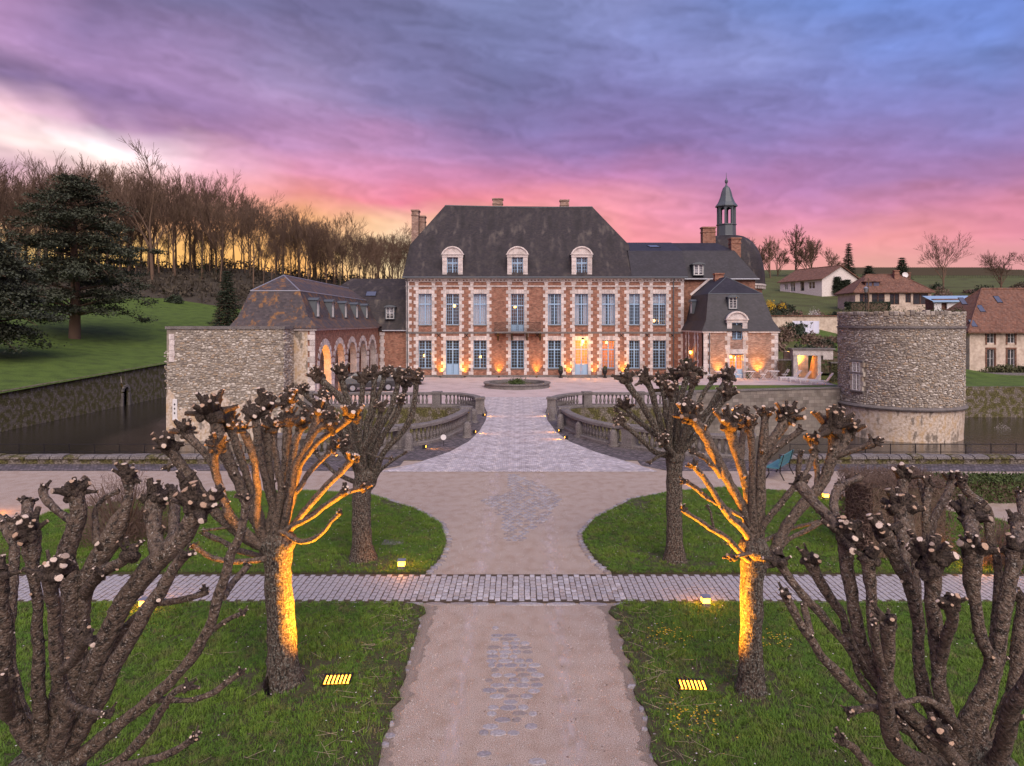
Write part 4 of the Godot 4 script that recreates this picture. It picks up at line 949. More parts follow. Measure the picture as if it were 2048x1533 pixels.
# ---------------------------------------------------------------- building pieces
# wall in the plane of o, ax (along) and up, with rectangular openings [x0, y0, x1, y1]; outside is ax x up
func wall(p: Node3D, called: String, o: Vector3, ax: Vector3, w: float, h: float, t: float, holes: Array, m: Material) -> MeshInstance3D:
	var s := Geo.new()
	var up := Vector3.UP
	var out := ax.cross(up).normalized()
	var xs: Array = [0.0, w]
	var ys: Array = [0.0, h]
	for q in holes:
		for k in [q[0], q[2]]: if k > 0.0 and k < w and not xs.has(k): xs.append(k)
		for k in [q[1], q[3]]: if k > 0.0 and k < h and not ys.has(k): ys.append(k)
	xs.sort()
	ys.sort()
	for i in xs.size() - 1:
		for j in ys.size() - 1:
			var c := Vector2((xs[i] + xs[i + 1]) * 0.5, (ys[j] + ys[j + 1]) * 0.5)
			var open := false
			for q in holes:
				if c.x > q[0] and c.x < q[2] and c.y > q[1] and c.y < q[3]: open = true
			if open: continue
			var a: Vector3 = o + ax * xs[i] + up * ys[j]
			var b: Vector3 = o + ax * xs[i + 1] + up * ys[j]
			var cc: Vector3 = o + ax * xs[i + 1] + up * ys[j + 1]
			var d: Vector3 = o + ax * xs[i] + up * ys[j + 1]
			s.quad(a, b, cc, d)
			s.quad(b - out * t, a - out * t, d - out * t, cc - out * t)
	for q in holes:
		var a: Vector3 = o + ax * q[0] + up * q[1]
		var b: Vector3 = o + ax * q[2] + up * q[1]
		var c: Vector3 = o + ax * q[2] + up * minf(q[3], h)
		var d: Vector3 = o + ax * q[0] + up * minf(q[3], h)
		var k := out * t
		s.quad(a, a - k, d - k, d)
		s.quad(b - k, b, c, c - k)
		s.quad(b, b - k, a - k, a)
		if q[3] < h: s.quad(d, d - k, c - k, c)
	# ends and top
	var A := o
	var B := o + ax * w
	s.quad(A - out * t, A, A + up * h, A - out * t + up * h)
	s.quad(B, B - out * t, B - out * t + up * h, B + up * h)
	s.quad(A + up * h, B + up * h, B + up * h - out * t, A + up * h - out * t)
	return part(p, called, s, m)


# a casement with transom: frame, glazing bars, pane; local x along the wall, z outwards
func casement(n: Node3D, w: float, y0: float, y1: float, cols: int, rows: int, top_rows: int, panel := 0.0, back := -0.2, paint: Material = null) -> void:
	if paint == null: paint = M.blue_paint
	var f := Geo.new()
	var z := back
	var e := 0.065 if w > 0.8 else 0.04
	var st := 0.055 if w > 0.8 else 0.022
	var br := 0.012 if w > 0.8 else 0.01
	f.span(Vector3(-w / 2, y0, z - 0.04), Vector3(-w / 2 + e, y1, z + 0.04))
	f.span(Vector3(w / 2 - e, y0, z - 0.04), Vector3(w / 2, y1, z + 0.04))
	f.span(Vector3(-w / 2 + e, y1 - e, z - 0.04), Vector3(w / 2 - e, y1, z + 0.04))
	f.span(Vector3(-w / 2 + e, y0, z - 0.04), Vector3(w / 2 - e, y0 + e, z + 0.045))
	f.span(Vector3(-st, y0 + e, z - 0.035), Vector3(st, y1 - e, z + 0.05))
	var yt := y1 - e
	if top_rows > 0:
		yt = y0 + panel + (y1 - y0 - panel) * rows / float(rows + top_rows)
		f.span(Vector3(-w / 2 + e, yt - 0.06, z - 0.03), Vector3(w / 2 - e, yt + 0.06, z + 0.06))
	part(n, "frame", f, paint)
	if panel > 0.0:
		var pn := Geo.new()
		for s in [-1, 1]:
			pn.block(Vector3(s * (w / 4 + 0.005), y0 + 0.09 + panel / 2 - 0.05, z), Vector3(w / 2 - e - 0.075, panel - 0.02, 0.05), 0.02)
		part(n, "door_panel", pn, paint)
	var b := Geo.new()
	var lo := y0 + 0.09 + panel
	for s in [-1, 1]:
		for k in range(1, cols):
			var x: float = s * lerpf(st, w / 2 - e, float(k) / cols)
			b.span(Vector3(x - br, lo, z - 0.012), Vector3(x + br, y1 - e, z + 0.02))
	for k in range(0 if panel > 0.0 else 1, rows):
		var y := lerpf(lo, yt, float(k) / rows)
		b.span(Vector3(-w / 2 + e, y - br, z - 0.01), Vector3(w / 2 - e, y + br, z + 0.017))
	for k in range(1, top_rows):
		var y := lerpf(yt, y1 - e, float(k) / top_rows)
		b.span(Vector3(-w / 2 + e, y - br, z - 0.01), Vector3(w / 2 - e, y + br, z + 0.017))
	part(n, "glazing_bars", b, paint)
	var gl := Geo.new()
	gl.quad(Vector3(-w / 2 + e, lo, z - 0.005), Vector3(w / 2 - e, lo, z - 0.005), Vector3(w / 2 - e, y1 - e, z - 0.005), Vector3(-w / 2 + e, y1 - e, z - 0.005))
	part(n, "pane", gl, M.glass)


func quoin_column(n: Node3D, x: float, side: float, y0: float, y1: float, narrow: float, wide: float, z := 0.0, step := 0.34, flip := 0) -> void:
	var count := maxi(1, int(round((y1 - y0) / step)))
	var h := (y1 - y0) / count
	for k in count:
		var w := wide if (k + flip) % 2 == 0 else narrow
		part(n, "quoin", quoin_mesh(w, h), M["limestone_%d" % (rng.randi() % 3)], Vector3(x + side * w / 2, y0 + h * (k + 0.5), z))


var quoin_cache := {}


func quoin_mesh(w: float, h: float) -> ArrayMesh:
	var key := "%.2f %.2f" % [w, h]
	if not quoin_cache.has(key):
		var s := Geo.new()
		s.block(Vector3(0, 0, 0.0), Vector3(w, h - 0.012, 0.07), 0.012)
		quoin_cache[key] = s.mesh()
	return quoin_cache[key]


func stone(p: Node3D, called: String, a: Vector3, b: Vector3, m: Material = null) -> MeshInstance3D:
	var s := Geo.new()
	var c := (a + b) * 0.5
	s.block(Vector3.ZERO, (b - a).abs(), 0.02)
	return part(p, called, s, m if m else M.limestone_0, c)


func drape(n: Node3D, w: float, y0: float, y1: float, z: float, gap: float) -> void:
	for s in [-1, 1]:
		var c := Geo.new()
		var k := 14
		for i in k:
			var t0 := float(i) / k
			var t1 := float(i + 1) / k
			var x0 := lerpf(w / 2, gap, t0)
			var x1 := lerpf(w / 2, gap, t1)
			var z0 := z + 0.03 * sin(t0 * 22.0)
			var z1 := z + 0.03 * sin(t1 * 22.0)
			c.quad(Vector3(s * x0, y0, z0), Vector3(s * x1, y0, z1), Vector3(s * x1, y1, z1), Vector3(s * x0, y1, z0))
		part(n, "curtain", c, M.sheer)


# round-headed stone dormer standing on the wall head
func stone_dormer(p: Node3D, x: float, z: float, y0: float, w: float, h: float, win_w: float, win_y0: float, win_y1: float, back: float) -> Node3D:
	var n := node(p, "dormer", Vector3(x, 0, z))
	var e := (w - win_w) / 2
	for s in [-1, 1]:
		quoin_column(n, s * win_w / 2, s, y0, y0 + h - 0.3, e, e + 0.005, 0.0, 0.4)
		var cheek := Geo.new()
		cheek.quad(Vector3(s * (w / 2 - 0.05), y0, -0.03), Vector3(s * (w / 2 - 0.05), y0, -back), Vector3(s * (w / 2 - 0.05), y0 + h, -back), Vector3(s * (w / 2 - 0.05), y0 + h, -0.03))
		part(n, "cheek", cheek, M.new_slate)
	stone(n, "entablature", Vector3(-w / 2 - 0.04, y0 + h - 0.3, -0.25), Vector3(w / 2 + 0.04, y0 + h - 0.06, 0.06))
	stone(n, "cornice", Vector3(-w / 2 - 0.12, y0 + h - 0.06, -0.25), Vector3(w / 2 + 0.12, y0 + h + 0.04, 0.13))
	# segmental pediment
	var rise := w * 0.34
	var rad := (w * w / 4 + rise * rise) / (2 * rise)
	var cy := y0 + h + 0.04 + rise - rad
	var half := asin(w / 2 / rad)
	var ty := Geo.new()
	var pts := PackedVector2Array()
	var ring := PackedVector2Array()
	for i in 13:
		var a := lerpf(-half, half, i / 12.0)
		pts.append(Vector2(sin(a) * (rad - 0.06), cy + cos(a) * (rad - 0.06)))
		ring.append(Vector2(sin(a) * (rad + 0.07), cy + cos(a) * (rad + 0.07)))
	ty.slab(pts, Vector3(0, 0, 0.0), Vector3.RIGHT, Vector3.UP, 0.25)
	part(n, "tympanum", ty, M.limestone_0)
	var hood := Geo.new()
	var vault := Geo.new()
	for i in 12:
		var a := [pts[i], pts[i + 1], ring[i + 1], ring[i]]
		var f := func(q: Vector2, zz: float) -> Vector3: return Vector3(q.x, q.y, zz)
		hood.quad(f.call(a[0], 0.12), f.call(a[1], 0.12), f.call(a[2], 0.12), f.call(a[3], 0.12))
		hood.quad(f.call(a[3], 0.12), f.call(a[2], 0.12), f.call(a[2], -0.2), f.call(a[3], -0.2))
		hood.quad(f.call(a[1], 0.12), f.call(a[0], 0.12), f.call(a[0], -0.2), f.call(a[1], -0.2))
		vault.quad(f.call(a[3], -0.2), f.call(a[2], -0.2), f.call(a[2], -back - 1.0), f.call(a[3], -back - 1.0))
	part(n, "hood_mould", hood, M.limestone_2)
	part(n, "vault_roof", vault, M.lead)
	casement(n, win_w, win_y0, win_y1, 2, 4, 2)
	var dk := Geo.new()
	dk.quad(Vector3(-win_w / 2, win_y0, -0.9), Vector3(win_w / 2, win_y0, -0.9), Vector3(win_w / 2, win_y1, -0.9), Vector3(-win_w / 2, win_y1, -0.9))
	part(n, "backing", dk, M.sheer)
	return n


# small lead dormer with a curved cap on a steep slope
func lead_dormer(p: Node3D, at: Vector3, turn: float, w: float, h: float, back: float) -> void:
	var n := node(p, "roof_dormer", at)
	n.rotation.y = turn
	var b := Geo.new()
	for s in [-1, 1]:
		b.span(Vector3(s * w / 2, 0, -back), Vector3(s * (w / 2 - 0.09), h, 0.0))
	b.span(Vector3(-w / 2, -0.06, -back), Vector3(w / 2, 0.0, 0.06))
	part(n, "cheeks", b, M.lead)
	var c := Geo.new()
	for i in 8:
		var a0 := lerpf(-1.0, 1.0, i / 8.0)
		var a1 := lerpf(-1.0, 1.0, (i + 1) / 8.0)
		var q0 := Vector3(a0 * (w / 2 + 0.1), h + 0.2 * (1 - a0 * a0), 0.12)
		var q1 := Vector3(a1 * (w / 2 + 0.1), h + 0.2 * (1 - a1 * a1), 0.12)
		var k := Vector3(0, 0, -back - 0.5)
		c.quad(q0, q1, q1 + k, q0 + k)
		c.quad(Vector3(q0.x, h - 0.04, 0.12), Vector3(q1.x, h - 0.04, 0.12), q1, q0)
	part(n, "cap", c, M.lead)
	casement(n, w - 0.2, 0.0, h - 0.03, 1, 4, 0, 0.0, -0.08, M.white_paint)
	var dk := Geo.new()
	dk.quad(Vector3(-w / 2, 0, -0.5), Vector3(w / 2, 0, -0.5), Vector3(w / 2, h, -0.5), Vector3(-w / 2, h, -0.5))
	part(n, "backing", dk, M.sheer)


func chimney(p: Node3D, called: String, a: Vector3, b: Vector3, m: Material) -> void:
	var s := Geo.new()
	s.span(a, b)
	var c := part(p, called, s, m)
	var t := Geo.new()
	t.span(Vector3(a.x - 0.08, b.y, minf(a.z, b.z) - 0.08), Vector3(b.x + 0.08, b.y + 0.14, maxf(a.z, b.z) + 0.08))
	t.span(Vector3(a.x - 0.05, b.y - 0.5, minf(a.z, b.z) - 0.05), Vector3(b.x + 0.05, b.y - 0.36, maxf(a.z, b.z) + 0.05))
	part(c, "cap", t, m)


func skylight(p: Node3D, a: Vector3, b: Vector3, c: Vector3, d: Vector3) -> void:
	var n := (b - a).cross(d - a).normalized() * 0.05
	var s := Geo.new()
	s.quad(a + n, b + n, c + n, d + n)
	for e in [[a, b], [b, c], [c, d], [d, a]]: s.quad(e[0], e[1], e[1] + n, e[0] + n)
	var m := part(p, "skylight", s, M.iron)
	var k := Geo.new()
	var o := (a + b + c + d) / 4
	k.quad(a.lerp(o, 0.12) + n * 1.2, b.lerp(o, 0.12) + n * 1.2, c.lerp(o, 0.12) + n * 1.2, d.lerp(o, 0.12) + n * 1.2)
	part(m, "pane", k, M.skylight_glass)


# ---------------------------------------------------------------- the chateau
const BAYS := [-9.03, -6.36, -3.69, -0.05, 3.55, 6.17, 8.79, 11.32, 13.75]


func make_chateau() -> void:
	var sg := plain("skylight_glass", Color(0.16, 0.18, 0.24), 0.06, 0.4)
	var z := -66.3
	var t := thing("chateau", "long brick chateau with pale stone quoins, blue casements and a tall dark slate roof", "chateau")
	var holes: Array = []
	for i in 9:
		var w := 1.04 if i == 7 else 1.28
		var door := i == 1 or i == 5
		holes.append([BAYS[i] + 10.88 - w / 2, 0.24 if door else 0.87, BAYS[i] + 10.88 + w / 2, 3.59])
		holes.append([BAYS[i] + 10.88 - w / 2, 4.46 if i == 3 else 5.1, BAYS[i] + 10.88 + w / 2, 8.11])
	wall(t, "front_wall", Vector3(-10.88, 0, z), Vector3.RIGHT, 27.0, 9.5, 0.5, holes, M.brick)
	var body := Geo.new()
	body.span(Vector3(-10.88, 0, z - 13.2), Vector3(-10.4, 9.5, z - 0.5))
	body.span(Vector3(15.64, 0, z - 13.2), Vector3(16.12, 9.5, z - 0.5))
	body.span(Vector3(-10.4, 0, z - 13.2), Vector3(15.64, 9.5, z - 12.7))
	part(t, "side_walls", body, M.brick)
	# rooms behind the windows
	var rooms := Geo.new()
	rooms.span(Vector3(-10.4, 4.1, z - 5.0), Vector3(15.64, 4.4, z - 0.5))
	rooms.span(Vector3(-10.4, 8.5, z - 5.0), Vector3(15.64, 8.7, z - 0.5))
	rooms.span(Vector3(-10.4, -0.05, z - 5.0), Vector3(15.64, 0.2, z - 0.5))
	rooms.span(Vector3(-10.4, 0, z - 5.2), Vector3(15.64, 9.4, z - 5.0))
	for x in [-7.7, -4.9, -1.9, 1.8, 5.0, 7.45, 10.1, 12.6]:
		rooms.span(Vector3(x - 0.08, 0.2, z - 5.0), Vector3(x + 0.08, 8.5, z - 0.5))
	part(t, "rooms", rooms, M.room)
	var hall := Geo.new()
	for q in [[5.09, 7.36], [7.54, 10.01]]:
		hall.span(Vector3(q[0], 0.21, z - 4.98), Vector3(q[1], 4.08, z - 4.9))
		hall.span(Vector3(q[0], 0.21, z - 4.9), Vector3(q[0] + 0.03, 4.08, z - 0.52))
		hall.span(Vector3(q[1] - 0.03, 0.21, z - 4.9), Vector3(q[1], 4.08, z - 0.52))
	part(t, "hall_panelling", hall, M.warm_room)
	for i in 9:
		var w := 1.04 if i == 7 else 1.28
		for storey in 2:
			var n := node(t, "window", Vector3(BAYS[i], 0, z))
			var y0 := 0.87
			var y1 := 3.59
			var panel := 0.0
			if storey == 0 and (i == 1 or i == 5):
				y0 = 0.24; panel = 1.0
				n.name = "french_door"
			elif storey == 1:
				y0 = 5.1; y1 = 8.11
				if i == 3: y0 = 4.46; panel = 0.6
			casement(n, w, y0, y1, 2 if storey == 0 else 3, 6 if panel == 0.0 else 5, 3, panel)
			if panel == 0.0: stone(n, "sill", Vector3(-w / 2 - 0.05, y0 - 0.12, -0.24), Vector3(w / 2 + 0.05, y0, 0.08), M.old_stone)
			# flat arch of stone blocks
			for k in 5:
				var lw := w / 5
				var s := Geo.new()
				s.block(Vector3.ZERO, Vector3(lw - 0.012, 0.42, 0.07), 0.012)
				part(n, "voussoir", s, M["limestone_%d" % (rng.randi() % 3)], Vector3(-w / 2 + lw * (k + 0.5), y1 + 0.21, 0.0))
			for s in [-1, 1]:
				if storey == 0: quoin_column(n, s * w / 2, s, 0.22, 4.24, 0.27, 0.47, 0.0, 0.335, i % 2)
				else: quoin_column(n, s * w / 2, s, 4.42, 8.78, 0.27, 0.47, 0.0, 0.335, i % 2)
				if storey == 1:
					for k in 2: part(n, "quoin", quoin_mesh(0.3 if k == 0 else 0.42, 0.33), M["limestone_%d" % (rng.randi() % 3)], Vector3(s * (w / 2 + 0.17), 8.96 + 0.33 * k, 0.0))
			if storey == 1:
				match i:
					0, 2: drape(n, w, y0, y1, -0.5, 0.03)
					5, 6: drape(n, w, y0, y1, -0.5, 0.18)
					7, 8: drape(n, w, y1 - 0.9, y1, -0.5, 0.01)
					4: drape(n, w, y0, y1, -0.55, 0.3)
	# courses and cornice
	for c in [[4.24, 4.42, 0.06, "string_course"], [8.78, 8.92, 0.07, "string_course"], [9.26, 9.36, 0.09, "cornice"], [9.5, 9.62, 0.3, "cornice"]]:
		var s := Geo.new()
		s.span(Vector3(-10.9, c[0], z - 0.05), Vector3(16.14, c[1], z + c[2]))
		part(t, c[3], s, M.old_stone if c[0] < 5.0 else M.limestone_1)
	var dn := Geo.new()
	var x := -10.8
	while x < 16.1:
		dn.span(Vector3(x, 9.36, z), Vector3(x + 0.15, 9.5, z + 0.2))
		x += 0.33
	part(t, "dentils", dn, M.limestone_1)
	var gut := Geo.new()
	gut.rod(Vector3(-11.2, 9.68, z + 0.38), Vector3(16.4, 9.68, z + 0.38), 0.09, 0.09, 8)
	part(t, "gutter", gut, M.lead)
	for q in [[-10.88, 1.0], [16.12, -1.0]]:
		quoin_column(t, q[0], q[1], 0.0, 4.24, 0.3, 0.55, z)
		quoin_column(t, q[0], q[1], 4.42, 9.26, 0.3, 0.55, z)
	var pl := Geo.new()
	pl.span(Vector3(-10.95, -0.05, z - 0.1), Vector3(16.2, 0.2, z + 0.12))
	part(t, "plinth", pl, M.old_stone)
	for q in [15.1, -10.75]:
		var dp := Geo.new()
		dp.rod(Vector3(q, 0, z + 0.1), Vector3(q, 9.3, z + 0.1), 0.055, 0.055, 6)
		dp.rod(Vector3(q, 9.3, z + 0.1), Vector3(q, 9.6, z + 0.38), 0.055, 0.055, 6)
		part(t, "downpipe", dp, M.lead)
	# iron wall ties in the shape of an X or an S
	for q in [-7.7, -5.0, 1.85, 10.05, 12.55, 15.0]:
		var a := Geo.new()
		a.bar(Vector3(q - 0.22, 3.85, z + 0.03), Vector3(q + 0.22, 4.3, z + 0.03), 0.04, 0.05)
		a.bar(Vector3(q + 0.22, 3.85, z + 0.03), Vector3(q - 0.22, 4.3, z + 0.03), 0.04, 0.05)
		part(t, "wall_tie", a, M.iron)
	# roofs
	var rf := Geo.new()
	var A := Vector3(-11.2, 9.7, z + 0.38)
	var B := Vector3(-10.95, 13.19, -69.1)
	var C := Vector3(-7.79, 17.8, -72.8)
	var D := Vector3(7.95, 17.65, -72.8)
	var E := Vector3(11.24, 13.19, -69.1)
	var F := Vector3(11.1, 9.7, z + 0.38)
	var mir := func(q: Vector3) -> Vector3: return Vector3(q.x, q.y, -145.6 - q.z)
	var lo := func(a: Vector3, b: Vector3) -> Vector3: return a.lerp(b, 0.35) + Vector3(0, -0.12, 0)
	var dips: Array = [C, C.lerp(D, 0.35) + Vector3(0, -0.07, 0), C.lerp(D, 0.6) + Vector3(0, -0.1, 0), D]
	# the front slope sags slightly along its old ridge
	rf.fan([A, F, lo.call(F, E), lo.call(A, B)])
	rf.quad(lo.call(A, B), lo.call(F, E), E, B)
	rf.fan([B, E, dips[3], dips[2], dips[1], dips[0]])
	rf.fan([mir.call(F), mir.call(A), mir.call(B), mir.call(C), mir.call(D), mir.call(E)])
	rf.quad(mir.call(A), A, B, mir.call(B))
	rf.tri(mir.call(B), B, C)
	rf.quad(F, mir.call(F), mir.call(E), E)
	rf.tri(E, mir.call(E), D)
	var main_roof := part(t, "main_roof", rf, M.slate)
	var rc := Geo.new()
	rc.tube(PackedVector3Array([C, dips[1], dips[2], D]), PackedFloat32Array([0.07, 0.07, 0.07, 0.07]), 6)
	part(main_roof, "ridge", rc, M.lead)
	chimney(t, "chimney", Vector3(-11.05, 11.0, -71.9), Vector3(-10.35, 16.9, -70.8), M.pale_brick)
	chimney(t, "chimney", Vector3(-10.3, 11.0, -72.6), Vector3(-9.8, 16.4, -71.6), M.pale_brick)
	chimney(t, "chimney", Vector3(-2.75, 16.5, -75.0), Vector3(-1.68, 18.7, -74.2), M.pale_brick)
	chimney(t, "chimney", Vector3(4.62, 16.5, -75.0), Vector3(5.52, 18.55, -74.2), M.pale_brick)
	for q in [-6.36, -0.05, 6.2]:
		stone_dormer(t, q, z + 0.05, 9.0, 1.98, 2.95, 1.08, 9.72, 11.8, 2.6)
	# lower roof over the last bays
	var low := Geo.new()
	var e0 := Vector3(11.0, 9.7, z + 0.38)
	var e1 := Vector3(16.45, 9.7, z + 0.38)
	var b0 := Vector3(11.0, 12.5, -68.3)
	var b1 := Vector3(16.45, 12.5, -68.3)
	var r0 := Vector3(9.0, 13.9, -73.2)
	var r1 := Vector3(23.0, 13.9, -73.2)
	low.quad(e0, e1, b1, b0)
	low.quad(b0, b1, Vector3(16.45, 13.9, -73.2), r0)
	low.tri(e1, Vector3(16.45, 9.7, -73), b1)
	part(t, "wing_roof", low, M.new_slate)
	# the wing set back, with its mansard
	var back := Geo.new()
	back.span(Vector3(16.12, 0, -79.0), Vector3(24.2, 9.7, -69.6))
	part(t, "wing_wall", back, M.brick)
	var w2 := Geo.new()
	var c0 := Vector3(16.0, 9.75, -69.3)
	var c1 := Vector3(24.5, 9.75, -69.3)
	var d0 := Vector3(16.0, 12.85, -71.5)
	var d1 := Vector3(22.7, 12.85, -71.5)
	w2.quad(c0, c1, d1, d0)
	w2.quad(d0, d1, Vector3(21.4, 13.9, -73.6), Vector3(14.0, 13.9, -73.6))
	w2.quad(c1, Vector3(24.5, 9.75, -79.2), Vector3(22.7, 12.85, -77.0), d1)
	w2.tri(d1, Vector3(22.7, 12.85, -77.0), Vector3(21.4, 13.9, -73.6))
	w2.quad(Vector3(14.0, 13.9, -73.6), Vector3(21.4, 13.9, -73.6), Vector3(22.7, 12.85, -77.0), Vector3(14.0, 12.85, -77.0))
	part(t, "wing_roof", w2, M.new_slate)
	var g2 := Geo.new()
	g2.rod(Vector3(16.2, 9.72, -69.25), Vector3(24.5, 9.72, -69.25), 0.09, 0.09, 8)
	part(t, "gutter", g2, M.zinc)
	lead_dormer(t, Vector3(18.35, 10.15, -69.25), 0.0, 1.15, 1.1, 2.0)
	skylight(t, Vector3(13.6, 13.05, -70.2), Vector3(14.7, 13.05, -70.2), Vector3(14.5, 13.32, -71.2), Vector3(13.4, 13.32, -71.2))
	chimney(t, "chimney", Vector3(20.5, 12.0, -76.6), Vector3(21.9, 15.8, -75.6), M.brick)
	chimney(t, "chimney", Vector3(22.4, 10.5, -72.6), Vector3(23.4, 14.1, -71.6), M.brick)
	# steps
	for q in [[-6.36, 1.7], [6.17, 2.4]]:
		var st := Geo.new()
		st.span(Vector3(q[0] - q[1] / 2, 0.0, z + 0.1), Vector3(q[0] + q[1] / 2, 0.2, z + 0.55))
		st.span(Vector3(q[0] - q[1] / 2 - 0.25, 0.0, z + 0.55), Vector3(q[0] + q[1] / 2 + 0.25, 0.1, z + 0.95))
		part(t, "doorstep", st, M.old_stone)
	balcony(t, z)
	# lit rooms
	room_lamp(Vector3(6.3, 3.15, z - 1.3), 10.0, "glowing hall lamp behind the right-hand glazed door of the chateau")
	room_lamp(Vector3(8.9, 3.3, z - 2.2), 3.5, "dim lamp behind the ground floor window right of the lit door")
	room_lamp(Vector3(-6.25, 6.95, z - 0.9), 1.6, "bright chandelier behind the second upper window from the left")
	room_lamp(Vector3(-0.3, 6.9, z - 2.5), 1.8, "small lamp behind the tall window over the balcony")
	room_lamp(Vector3(-9.2, 2.05, z - 0.9), 0.8, "table lamp behind the leftmost ground floor window of the chateau")
	room_lamp(Vector3(-3.75, 1.9, z - 1.6), 0.9, "low lamp behind the third ground floor window from the left")
	room_lamp(Vector3(13.4, 5.5, z - 0.9), 0.7, "small lamp on the sill behind the last upper window")
	for k in 7:
		var q: float = [-7.5, -5.16, -1.85, 1.8, 4.92, 7.38, 10.22][k]
		uplight(Vector3(q, 0.0, z + 0.3), Vector3(0, 1, -0.14), 2.4, "wall uplight glowing at the foot of the chateau, number %s from the left" % ["one", "two", "three", "four", "five", "six", "seven"][k])
	hanging_lantern(Vector3(6.25, 3.55, z + 0.55), "hanging lantern over the lit door of the chateau", z)
	for q in [[4.1, "dark dog statue left of the lit doorway"], [8.35, "dark urn right of the lit doorway"]]:
		urn(Vector3(q[0], 0, z + 0.75), q[1])


func balcony(t: Node3D, z: float) -> void:
	var n := node(t, "balcony")
	var f := Geo.new()
	f.span(Vector3(-2.3, 4.3, z), Vector3(2.22, 4.45, z + 1.0))
	part(n, "floor", f, M.old_stone)
	var r := Geo.new()
	for y in [5.3, 4.58]:
		r.span(Vector3(-2.28, y, z + 0.94), Vector3(2.2, y + 0.035, z + 0.975))
		for x in [-2.28, 2.17]: r.span(Vector3(x, y, z), Vector3(x + 0.03, y + 0.035, z + 0.94))
	part(n, "rail", r, M.iron)
	var b := Geo.new()
	var x := -2.26
	while x < 2.2:
		b.span(Vector3(x, 4.45, z + 0.948), Vector3(x + 0.018, 5.3, z + 0.966))
		b.bar(Vector3(x, 4.62, z + 0.957), Vector3(x + 0.105, 4.95, z + 0.957), 0.012, 0.012)
		b.bar(Vector3(x + 0.105, 4.95, z + 0.957), Vector3(x, 5.28, z + 0.957), 0.012, 0.012)
		x += 0.105
	part(n, "balusters", b, M.iron)
	for q in [-2.1, -0.75, 0.7, 2.0]:
		var k := Geo.new()
		k.slab(PackedVector2Array([Vector2(0, 0), Vector2(0.75, 0), Vector2(0.6, -0.2), Vector2(0.22, -0.32), Vector2(0.0, -0.75)]), Vector3(q + 0.08, 4.3, z), Vector3.BACK, Vector3.UP, 0.16)
		part(n, "bracket", k, M.iron)


func light_at(p: Vector3, c: Color, e: float, size := 0.05) -> OmniLight3D:
	var l := OmniLight3D.new()
	l.name = numbered("lamp_light")
	l.light_color = c
	l.light_energy = e
	l.light_size = size
	l.omni_range = 30.0
	l.omni_attenuation = 2.0
	l.shadow_enabled = true
	l.position = p
	add_child(l)
	return l


func spot_at(p: Vector3, dir: Vector3, angle: float, c: Color, e: float, size := 0.05) -> SpotLight3D:
	var l := SpotLight3D.new()
	l.name = numbered("spot_light")
	l.light_color = c
	l.light_energy = e
	l.light_size = size
	l.spot_angle = angle
	l.spot_angle_attenuation = 1.0
	l.spot_range = 30.0
	l.spot_attenuation = 2.0
	l.shadow_enabled = true
	add_child(l)
	l.look_at_from_position(p, p + dir, Vector3.UP if absf(dir.normalized().y) < 0.95 else Vector3.RIGHT)
	return l


func room_lamp(at: Vector3, e: float, label: String) -> void:
	var t := thing("room_lamp", label, "lamp", at, 0.0, "lamps behind the windows")
	var s := Geo.new()
	s.lathe([Vector2(0.0, -0.13), Vector2(0.09, -0.11), Vector2(0.13, -0.03), Vector2(0.11, 0.08), Vector2(0.05, 0.14), Vector2(0.0, 0.15)], 10, Vector3.ZERO)
	part(t, "lamp_globe", s, M.warm_glow)
	var r := Geo.new()
	r.rod(Vector3(0, 0.15, 0), Vector3(0, 0.6, 0), 0.012, 0.012, 5)
	part(t, "stem", r, M.iron)
	light_at(at, Color(1.0, 0.66, 0.26), e, 0.1)


func uplight(at: Vector3, dir: Vector3, e: float, label: String) -> void:
	var t := thing("uplight", label, "lamp", at, 0.0, "uplights at the foot of the walls")
	var s := Geo.new()
	s.lathe([Vector2(0.0, 0.0), Vector2(0.1, 0.0), Vector2(0.12, 0.12), Vector2(0.1, 0.12), Vector2(0.09, 0.09)], 10, Vector3.ZERO)
	part(t, "housing", s, M.iron)
	var l := Geo.new()
	l.lathe([Vector2(0.09, 0.1), Vector2(0.0, 0.115)], 10, Vector3.ZERO)
	part(t, "lamp_glass", l, M.amber_glow)
	spot_at(at + Vector3(0, 0.15, 0), dir, 36.0, Color(1.0, 0.66, 0.16), e * 2.6, 0.06)


func hanging_lantern(at: Vector3, label: String, z: float) -> void:
	var t := thing("hanging_lantern", label, "lantern", at)
	var s := Geo.new()
	s.lathe([Vector2(0.0, -0.25), Vector2(0.12, -0.2), Vector2(0.17, 0.12), Vector2(0.0, 0.12)], 6, Vector3.ZERO, 0.0, TAU, false)
	part(t, "lantern_glass", s, M.warm_glow)
	var c := Geo.new()
	c.lathe([Vector2(0.2, 0.12), Vector2(0.16, 0.2), Vector2(0.03, 0.32), Vector2(0.0, 0.34)], 6, Vector3.ZERO, 0.0, TAU, false)
	c.rod(Vector3(0, 0.3, 0), Vector3(0, 0.95, 0), 0.012, 0.012, 5)
	c.bar(Vector3(0, 0.95, 0), Vector3(0, 0.95, z - at.z), 0.03, 0.03)
	part(t, "bracket", c, M.iron)
	light_at(at + Vector3(0, -0.05, 0), Color(1.0, 0.66, 0.2), 0.5, 0.08)


